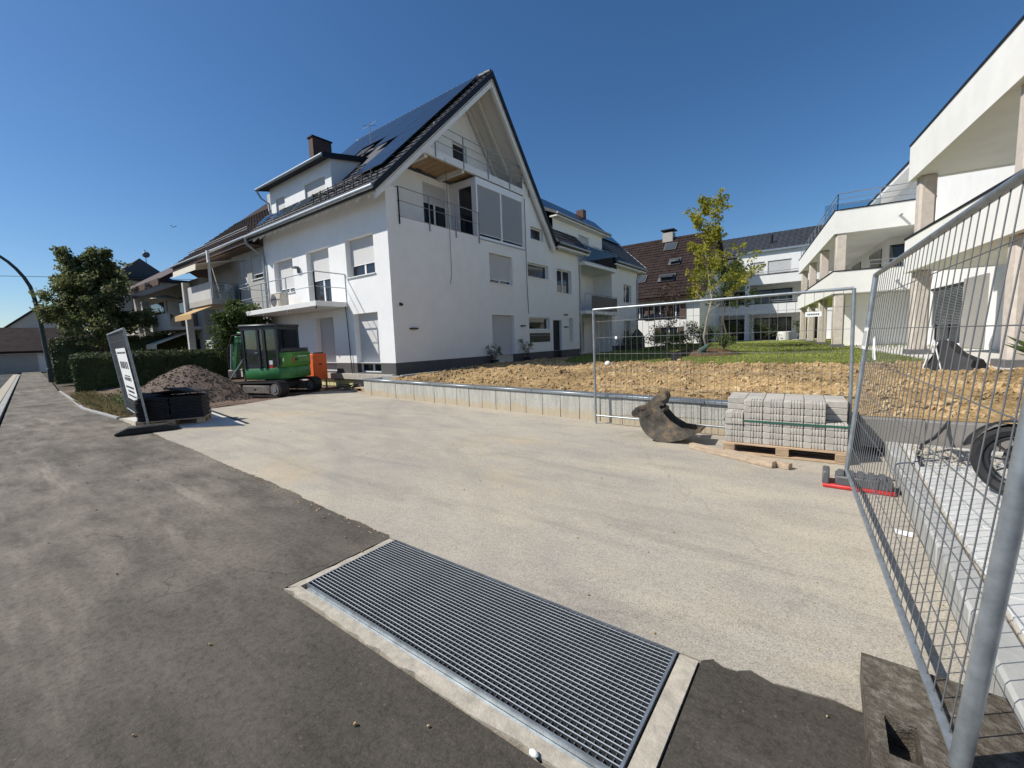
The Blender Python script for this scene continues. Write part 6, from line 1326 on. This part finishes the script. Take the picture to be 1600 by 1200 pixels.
for sx in (-0.25, 0.25):
    for sy in (-0.25, 0.25): MB().bar((sx, sy, 0), (sx, sy, 0.4), 0.04, 0.04).build('leg', 'dark_trim', gc)
# dark lounge chair with tarp near the pillar
lc = thing('covered_lounger', 'lounger covered with a dark tarp at the soil edge near the pillar', 'lounger', (2.15, 12.6, 0.60), local=True); lc.rotation_euler = (0, 0, R(-40)); lc.scale = (0.66, 0.7, 0.66)
q = MB(); sec2 = [(-0.75, 0.02, 0.25), (-0.5, 0.62, 0.2), (-0.38, 1.02, 0.22), (-0.15, 0.95, 0.24), (0.12, 0.62, 0.28), (0.35, 0.5, 0.3), (0.55, 0.42, 0.3), (0.68, 0.02, 0.32)]
for x, h, w_ in sec2:
    k = len(q.v); q.v += [Vector((x, -w_ - 0.1, -0.02)), Vector((x, -w_, h * 0.6)), Vector((x, -w_ * 0.7, h)), Vector((x, w_ * 0.7, h)), Vector((x, w_, h * 0.6)), Vector((x, w_ + 0.1, -0.02))]
for i in range(len(sec2) - 1):
    for j in range(5): b = i * 6 + j; q.f.append([b, b + 1, b + 7, b + 6])
q.build('tarp', 'tarp', lc)
for sy in (-0.3, 0.3): MB().bar((-0.15, sy, 0.0), (-0.42, sy, 1.05), 0.03, 0.03).build('frame_leg', 'white_paint', lc); MB().bar((-0.7, sy, 0.0), (-0.42, sy, 1.05), 0.03, 0.03).build('frame_leg', 'white_paint', lc)
# clothes on a drying rack on the near terrace
dr_ = thing('drying_rack', 'white drying rack with pale towels on the near terrace', 'drying rack', FA.P(-7.9, 0.7, -1.2))
for a in (-8.5, -7.3): MB().bar(FA.P(a, 0.7, -1.2), FA.P(a, 2.1, -1.2), 0.03, 0.03).build('post', 'white_paint', dr_)
MB().bar(FA.P(-8.5, 2.1, -1.2), FA.P(-7.3, 2.1, -1.2), 0.03, 0.03).build('rail', 'white_paint', dr_)
for i in range(4): MB().fbox(FA, -8.4 + i * 0.28, -8.16 + i * 0.28, 1.3 + 0.1 * (i % 2), 2.1, -1.225, -1.175).build('towel', 'awning_white' if i % 2 else 'shutter_wood', dr_)
# ------------------------------------------------------------------ street lamp
sl_ = thing('street_lamp', 'tall grey green street lamp with an arched arm beside the hedge', 'street lamp', (-39.9, 4.0, 0))
pts = [Vector((-39.9, y, z)) for y, z in ((4.0, 0), (3.95, 1.2), (3.85, 4.0), (3.76, 5.2), (3.65, 6.0), (3.45, 6.55), (3.18, 7.04), (2.90, 7.42), (2.6, 7.72), (2.1, 8.05), (1.5, 8.28), (0.8, 8.4))]
MB().tube(pts, [0.14, 0.13, 0.115, 0.105] + [0.095 - 0.004 * i for i in range(8)], 10).build('pole', 'post_green', sl_)
e = pts[-1]; MB().box(e.x - 0.15, e.x + 0.15, e.y - 0.85, e.y + 0.05, e.z - 0.08, e.z + 0.1).build('lamp_head', 'post_green', sl_, bevel=0.04)
MB().box(-39.98, -39.75, 3.82, 4.18, -0.02, 0.9).build('service_door', 'post_green', sl_, bevel=0.02)
# second thin pole with a sign box and a far overhead wire
tag(MB().tube([(-64, -30, 8.6), (-58, -5, 8.2), (-50, 12, 8.4), (-46, 24, 8.8)], 0.02, 5).build('overhead_wire', 'dark_trim', org=(-58, -5, 8)), 'thin overhead wire crossing the sky behind the big tree', 'wire')
bd = MB(); bd.ball((-56.4, 16, 14.9), 0.04, 8, 6, (1.0, 2.0, 0.8)); bd.prism([(-56.4, 15.95, 14.92), (-56.2, 15.7, 15.0), (-56.2, 15.85, 15.0)], (0, 0, 0.01)); bd.prism([(-56.4, 16.05, 14.92), (-56.2, 16.3, 15.0), (-56.2, 16.15, 15.0)], (0, 0, 0.01)); tag(bd.build('bird', 'bird_dark', org=(-56.4, 16, 14.9)), 'tiny dark bird flying in the clear blue sky', 'bird')
# ------------------------------------------------------------------ gravel pile
rg = random.Random(21)
def pilef(x, y):
    u = (x + 17.6) / 2.3; v = (y - 4.95) / 2.0; r = math.hypot(u, v); return -0.05 + 1.22 * max(0, 1 - r ** 1.25) * (1 + 0.08 * noise.noise(Vector((x, y, 0)))) + nz(x, y, 4, 0.04) * (1 if r < 1.05 else 0)
pl_ = hill('gravel_pile', -20.1, -15.2, 2.8, 7.1, pilef, 0.08, 'gravel', lambda x, y: math.hypot((x + 17.6) / 2.3, (y - 4.95) / 2.0) < 1.04)
gp_ = thing('gravel_pile', 'heap of brown gravel between hedge and excavator', 'gravel', (-17.6, 4.95, 0)); pl_.build('heap', 'gravel', gp_)
q = MB(); rr = rg
for i in range(3600):
    a = rg.uniform(0, 6.28); r = math.sqrt(rg.random()) * 1.05; x = -17.6 + math.cos(a) * 2.3 * r; y = 4.95 + math.sin(a) * 2.0 * r; clod(q, x, y, pilef(x, y), 0.012 + 0.04 * rg.random() ** 3)
for i in range(1500):
    x = rg.uniform(-20, -13.9); y = rg.uniform(2.8, 8.6)
    if x > -14.9 + (y - 5) * 0.0 and y > 5.1 or (x > -14.2): continue
    clod(q, x, y, yardf(x, y), 0.008 + 0.05 * rg.random() ** 4)
q.build('gravel_stones', 'gravel', gp_, kind='stuff', smooth=False)
# ------------------------------------------------------------------ mini excavator
EX = thing('mini_excavator', 'green mini excavator with black cab and rubber tracks parked by the gravel', 'excavator', (-15.82, 7.1, -0.02), local=True); EX.rotation_euler.z = R(196)
# local: x forward (boom), y left, z up
for sy in (-0.72, 0.72):
    tk = MB(); pth = []
    for t in range(11): a = math.pi / 2 + math.pi * t / 10; pth.append((-0.85 + math.cos(a) * 0.26, 0.28 + math.sin(a) * 0.26))
    for t in range(11): a = -math.pi / 2 + math.pi * t / 10; pth.append((0.88 + math.cos(a) * 0.24, 0.26 + math.sin(a) * 0.24))
    n_ = len(pth); i0 = len(tk.v)
    for (x, z) in pth: tk.v += [Vector((x, sy - 0.17, z)), Vector((x, sy + 0.17, z))]
    inn = [((x - 0.015) * 0.93 + 0.02, (z - 0.27) * 0.80 + 0.27) for x, z in pth]
    for (x, z) in inn: tk.v += [Vector((x, sy - 0.17, z)), Vector((x, sy + 0.17, z))]
    for k in range(n_):
        a = 2 * k; b = 2 * ((k + 1) % n_); c = 2 * n_
        tk.f += [[a, b, b + 1, a + 1], [c + a, c + a + 1, c + b + 1, c + b], [a, c + a, c + b, b], [a + 1, b + 1, c + b + 1, c + a + 1]]
    to = tk.build('track', 'black_rubber', EX, fixn=True)
    lug = MB()
    L_ = 0
    for k in range(n_):
        (x0, z0), (x1, z1) = pth[k], pth[(k + 1) % n_]; sl2 = math.hypot(x1 - x0, z1 - z0); m_ = max(1, int(sl2 / 0.085))
        for j in range(m_):
            t = (j + 0.5) / m_; x = lerp(x0, x1, t); z = lerp(z0, z1, t); tx, tz = (x1 - x0) / sl2, (z1 - z0) / sl2; nx_, nz_ = tz, -tx
            if (x - 0.0) * nx_ + (z - 0.27) * nz_ < 0: nx_, nz_ = -nx_, -nz_
            lug.hexa([Vector((x - tx * 0.02 + nx_ * d_, yy_, z - tz * 0.02 + nz_ * d_)) if e_ == 0 else Vector((x + tx * 0.02 + nx_ * d_, yy_, z + tz * 0.02 + nz_ * d_)) for d_ in (0, 0.028) for e_, yy_ in ((0, sy - 0.16), (1, sy - 0.16), (1, sy + 0.16), (0, sy + 0.16))])
    lug.build('tread_lugs', 'black_rubber', to, fixn=True)
    MB().box(-0.62, 0.66, sy - 0.185, sy + 0.185, 0.13, 0.40).build('track_frame', 'track_steel', EX, bevel=0.02)
    MB().box(0.0, 0.12, sy - 0.19, sy + 0.19, 0.24, 0.30).build('frame_slot', 'black_plastic', EX)
    for x_, r_ in ((-0.85, 0.19), (0.88, 0.17)):
        MB().cyl((x_, sy - 0.185, 0.27), (x_, sy + 0.185, 0.27), r_, n=20).build('wheel', 'track_steel', EX)
        MB().cyl((x_, sy - 0.20, 0.27), (x_, sy + 0.20, 0.27), r_ * 0.5, n=14).build('hub', 'zinc', EX)
MB().box(-0.45, 0.45, -0.56, 0.56, 0.24, 0.48).build('undercarriage', 'cab_black', EX, bevel=0.03); MB().cyl((0, 0, 0.47), (0, 0, 0.60), 0.42, n=24).build('slew_ring', 'cab_black', EX)
bl = MB(); bl.prism([(1.42, -0.88, 0.06), (1.52, -0.88, 0.12), (1.46, -0.88, 0.26), (1.50, -0.88, 0.42), (1.42, -0.88, 0.42)], (0, 1.76, 0)); bl.build('dozer_blade', 'cab_black', EX, fixn=True)
for sy in (-0.35, 0.35): MB().bar((0.4, sy, 0.3), (1.43, sy, 0.24), 0.07, 0.1).build('blade_arm', 'cab_black', EX)
up2 = MB(); up2.prism([(-0.92, -0.55, 0.6), (-0.70, -0.82, 0.6), (0.60, -0.82, 0.6), (0.74, -0.6, 0.6), (0.74, 0.6, 0.6), (0.60, 0.82, 0.6), (-0.70, 0.82, 0.6), (-0.92, 0.55, 0.6)], (0, 0, 0.40)); up2.build('lower_body', 'excavator_green', EX, bevel=0.03, fixn=True)
cw_ = MB(); cw_.prism([(-0.96, -0.52, 1.0), (-0.78, -0.80, 1.0), (-0.22, -0.80, 1.0), (-0.22, 0.80, 1.0), (-0.78, 0.80, 1.0), (-0.96, 0.52, 1.0)], (0, 0, 0.50)); cw_.build('engine_cover', 'excavator_green_light', EX, bevel=0.04, fixn=True)
MB().prism([(-0.9, -0.5, 1.5), (-0.75, -0.76, 1.5), (-0.2, -0.76, 1.5), (-0.2, 0.78, 1.5), (-0.75, 0.78, 1.5), (-0.9, 0.5, 1.5)], (0, 0, 0.14)).build('engine_hood', 'cab_black', EX, bevel=0.03, fixn=True)
for k_ in range(7): MB().box(-0.975, -0.962, -0.30 + k_ * 0.075, -0.25 + k_ * 0.075, 1.33, 1.355).build('lettering', 'poster', EX)
for z_ in (1.12, 1.42): MB().box(-0.968, -0.955, -0.48, 0.48, z_, z_ + 0.012).build('panel_gap', 'cab_black', EX)
MB().box(-0.99, -0.96, 0.2, 0.34, 1.2, 1.28).build('cover_latch', 'black_plastic', EX); MB().box(-0.975, -0.955, 0.42, 0.49, 1.15, 1.3).build('tail_light', 'red_paint', EX)
for k_ in range(5): MB().box(-0.78 + k_ * 0.07, -0.74 + k_ * 0.07, 0.803, 0.812, 1.08, 1.34).build('vent_slot', 'cab_black', EX)
# left side (local +y is away from camera after the turn: build lettering on both sides)
for (x0, x1, z0, z1, m_) in ((-0.45, -0.32, 1.10, 1.24, 'poster'), (-0.45, -0.32, 0.97, 1.09, 'red_paint'), (-0.86, -0.84, 1.2, 1.3, 'poster')):
    for yy_ in (-0.815, 0.803): MB().box(x0, x1, yy_, yy_ + 0.012, z0, z1).build('sticker', m_, EX)
# cab
CX0, CX1, CY0, CY1, CZ0, CZ1 = -0.66, 0.66, -0.30, 0.80, 0.98, 2.42
cab = MB(); pr_ = 0.055
for (x, y) in ((CX0, CY0), (CX0, CY1), (CX1 - 0.08, CY0), (CX1 - 0.08, CY1), (0.02, CY1), (-0.2, CY1)):
    cab.bar((x, y, CZ0), (x, y, CZ1 - 0.1), 0.08, 0.08)
cab.box(CX0 - 0.04, CX1 - 0.02, CY0 - 0.04, CY1 + 0.04, CZ1 - 0.14, CZ1 - 0.04)
co_ = cab.build('cab', 'cab_black', EX)
MB().box(CX0 - 0.10, CX1 + 0.06, CY0 - 0.06, CY1 + 0.06, CZ1 - 0.05, CZ1 + 0.05).build('cab_roof', 'cab_black', co_, bevel=0.04)
MB().box(CX0 - 0.03, CX0 + 0.02, CY0, CY1, CZ0 + 0.5, CZ0 + 0.62).build('rear_panel', 'cab_black', co_)
for yy_ in (CY0, CY1):
    MB().prism([(0.0, yy_ - 0.015, 0.98), (0.58, yy_ - 0.015, 0.98), (0.58, yy_ - 0.015, 1.10), (0.0, yy_ - 0.015, 1.10)], (0, 0.03, 0)).build('door_sill', 'cab_black', co_, fixn=True)
    MB().prism([(0.0, yy_ - 0.016, 1.40), (0.60, yy_ - 0.016, 1.55), (0.60, yy_ - 0.016, 1.66), (0.0, yy_ - 0.016, 1.60)], (0, 0.032, 0)).build('door_rail', 'cab_black', co_, fixn=True)
    MB().box(CX0, CX1 - 0.08, yy_ - 0.004, yy_ + 0.004, 1.05, CZ1 - 0.14).build('side_glass', 'clear_glass', co_)
MB().box(CX1 - 0.05, CX1 - 0.04, CY0, CY1, 1.1, CZ1 - 0.14).build('front_glass', 'clear_glass', co_); MB().box(CX0 - 0.045, CX0 - 0.035, CY0, CY1, 1.6, CZ1 - 0.14).build('rear_glass', 'clear_glass', co_)
MB().box(-0.25, 0.2, 0.0, 0.5, 1.2, 1.34).build('seat', 'black_plastic', co_, bevel=0.03); MB().box(-0.3, -0.18, 0.0, 0.5, 1.34, 1.95).build('backrest', 'black_plastic', co_, bevel=0.04)
for yy_ in (0.02, 0.68): MB().tube([(0.55, yy_, 1.2), (0.6, yy_, 1.55)], 0.02, 6).build('lever', 'black_plastic', co_)
MB().box(0.04, 0.14, CY1 + 0.02, CY1 + 0.06, 1.5, 1.53).build('door_handle', 'zinc', co_)
MB().tube([(CX1 - 0.03, CY1 + 0.03, 1.2), (CX1 + 0.03, CY1 + 0.06, 1.5), (CX1 + 0.03, CY1 + 0.06, 2.0)], 0.014, 6).build('grab_rail', 'black_plastic', co_)
# boom, arm and rams
bm_y = -0.30 + 0.15
boom = MB(); bpnt = [(0.72, 0.85), (0.98, 1.50), (1.15, 1.95), (1.62, 2.0)]
for (a, b) in zip(bpnt, bpnt[1:]): boom.bar((a[0], bm_y, a[1]), (b[0], bm_y, b[1]), 0.20, 0.24, (0, 1, 0.001))
boom.build('boom', 'excavator_green', EX, bevel=0.02)
arm = MB(); arm.bar((1.56, bm_y, 2.12), (1.78, bm_y, 0.85), 0.16, 0.20, (0, 1, 0.001)); arm.build('dipper_arm', 'excavator_green', EX, bevel=0.02)
ram = MB(); ram.cyl((0.95, bm_y, 0.80), (1.22, bm_y, 1.70), 0.055, n=10); ram.build('boom_ram', 'cab_black', EX); MB().cyl((1.05, bm_y, 2.16), (1.56, bm_y, 2.24), 0.055, n=10).build('arm_ram', 'excavator_green', EX)
MB().cyl((1.86, bm_y, 1.85), (1.96, bm_y, 0.95), 0.04, n=8).build('bucket_ram', 'zinc', EX); MB().box(1.66, 2.04, bm_y - 0.12, bm_y + 0.12, 0.60, 0.92).build('quick_coupler', 'track_steel', EX, bevel=0.04)
hs = MB(); hs.tube([(0.8, bm_y + 0.12, 1.0), (1.05, bm_y + 0.16, 1.75), (1.3, bm_y + 0.15, 2.2), (1.7, bm_y + 0.13, 2.15), (1.95, bm_y + 0.12, 1.6), (1.95, bm_y + 0.12, 1.0)], 0.02, 6); hs.tube([(0.8, bm_y - 0.12, 1.0), (1.05, bm_y - 0.16, 1.7), (1.3, bm_y - 0.15, 2.18), (1.7, bm_y - 0.13, 2.1), (2.02, bm_y - 0.1, 1.4), (1.98, bm_y - 0.12, 1.0)], 0.02, 6); hs.build('hydraulic_hose', 'black_rubber', EX)
MB().box(0.68, 0.92, bm_y - 0.18, bm_y + 0.18, 0.62, 1.0).build('swing_bracket', 'cab_black', EX, bevel=0.03)
for ch_ in list(EX.children):
    if not any(k in ch_.name for k in ('track', 'wheel', 'hub', 'frame_slot', 'undercarriage', 'slew', 'dozer', 'blade_arm')): ch_.rotation_euler.z = R(13)
pole = MB(); pole.cyl((-17.05, 5.6, 0.0), (-16.35, 6.35, 1.45), 0.022, n=8); tag(pole.build('steel_rod', 'zinc', org=(-17.05, 5.6, 0)), 'thin pale rod leaning against the front of the excavator', 'rod')
# ------------------------------------------------------------------ orange cabinet, cables, small pallet
oc_ = thing('orange_cabinet', 'orange metal site cabinet standing behind the excavator tracks', 'cabinet', (-16.0, 8.66, 0.0), local=True)
MB().box(-0.26, 0.26, -0.28, 0.28, 0.36, 1.36).build('body', 'orange_paint', oc_, bevel=0.015); MB().box(-0.2, 0.2, -0.2, 0.2, 1.362, 1.42).build('lid', 'grey_plastic', oc_, bevel=0.01); MB().box(0.261, 0.275, -0.05, 0.06, 0.92, 0.98).build('latch', 'black_plastic', oc_)
for sx in (-0.22, 0.22):
    for sy in (-0.22, 0.22): MB().bar((sx, sy, 0), (sx, sy, 0.36), 0.05, 0.05).build('leg', 'track_steel', oc_)
pallet('small grey wooden pallet lying at the end of the retaining wall', (-12.85, 8.85, 0.01), R(5), 1.0, 0.7)
q = MB()
for k in range(3): q.tube([Vector((-14.2 + 0.35 * math.cos(a) + 0.3 * k, 8.75 + 0.18 * math.sin(a), 0.04 + 0.16 * abs(math.sin(a * 0.5 + k)))) for a in [i * 0.5 for i in range(13)]], 0.014, 5)
tag(q.build('cable_coil', 'black_rubber', org=(-14, 8.75, 0)), 'loose coils of black cable on the ground below the shuttered doors', 'cable')
bg_ = MB(); bg_.ball((-13.55, 8.9, 0.12), 0.22, 10, 6, (1.3, 0.8, 0.6)); tag(bg_.build('black_bag', 'tarp', org=(-13.55, 8.9, 0)), 'small black bag lying beside the small grey pallet', 'bag')
# ------------------------------------------------------------------ motorcycle in the bay
MC = thing('motorcycle', 'dark motorcycle parked in the paved bay behind the near fence post', 'motorcycle', (1.26, 4.98, 0.2), local=True); MC.rotation_euler.z = R(-32)
# local x from the visible wheel towards the rest of the bike
for x, r in ((0.0, 0.30), (1.38, 0.30)):
    wo = MB().ring((x, 0, r), (0, 1, 0), r - 0.045, 0.055, 0.05, 36).build('wheel', 'black_rubber', MC)
    MB().ring((x, 0, r), (0, 1, 0), r - 0.10, 0.03, 0.018, 32).build('rim', 'cab_black', wo); MB().cyl((x, -0.07, r), (x, 0.07, r), 0.05, n=14).build('hub', 'zinc', wo)
    for k in range(10):
        a = k * math.pi / 5; MB().bar((x + 0.04 * math.cos(a), 0, r + 0.04 * math.sin(a)), (x + (r - 0.1) * math.cos(a), 0, r + (r - 0.1) * math.sin(a)), 0.014, 0.02, (0, 1, 0)).build('spoke', 'cab_black', wo)
    MB().ring((x, 0.07, r), (0, 1, 0), 0.11, 0.004, 0.03, 24).build('brake_disc', 'grey_plastic', wo)
fm = MB(); k0 = 0
arc = [(0.0 + math.cos(a) * 0.34, 0.30 + math.sin(a) * 0.34) for a in [R(40) + R(125) * i / 10 for i in range(11)]]
for x, z in arc: fm.v += [Vector((x, -0.075, z)), Vector((x, 0.075, z)), Vector((x * 0.97, 0.075, z - 0.015)), Vector((x * 0.97, -0.075, z - 0.015))]
for i in range(10):
    b = i * 4
    for j in range(4): fm.f.append([b + j, b + (j + 1) % 4, b + 4 + (j + 1) % 4, b + 4 + j])
fm.build('mudguard', 'black_plastic', MC, fixn=True)
for sy in (-0.1, 0.1): MB().cyl((0, sy, 0.30), (0.36, sy, 0.98), 0.024, n=10).build('fork_tube', 'zinc', MC)
MB().tube([(0.34, -0.36, 1.02), (0.38, -0.2, 1.0), (0.38, 0.2, 1.0), (0.34, 0.36, 1.02)], 0.016, 8).build('handlebar', 'black_plastic', MC)
MB().ball((0.27, 0, 0.86), 0.11, 12, 8, (0.8, 1, 1)).build('headlight', 'zinc', MC); MB().ball((0.62, 0, 0.84), 0.22, 14, 8, (1.25, 0.62, 0.6)).build('fuel_tank', 'cab_black', MC)
MB().hexa([(0.80, -0.12, 0.74), (1.45, -0.10, 0.80), (1.45, 0.10, 0.80), (0.80, 0.12, 0.74), (0.80, -0.12, 0.82), (1.45, -0.1, 0.90), (1.45, 0.1, 0.90), (0.80, 0.12, 0.82)]).build('seat', 'black_rubber', MC, bevel=0.03)
MB().box(0.48, 0.95, -0.15, 0.15, 0.28, 0.66).build('engine', 'grey_plastic', MC, bevel=0.04); MB().tube([(0.6, 0.17, 0.4), (0.8, 0.19, 0.26), (1.3, 0.19, 0.3), (1.55, 0.19, 0.38)], [0.025, 0.03, 0.05, 0.05], 10).build('exhaust', 'zinc', MC)
MB().bar((0.85, 0, 0.34), (1.38, 0, 0.30), 0.16, 0.06).build('swing_arm', 'cab_black', MC); MB().bar((0.36, 0, 0.95), (0.9, 0, 0.62), 0.07, 0.07).build('frame', 'cab_black', MC)
MB().cyl((0.8, 0.12, 0.3), (0.86, 0.34, 0.0), 0.014, n=6).build('side_stand', 'cab_black', MC)
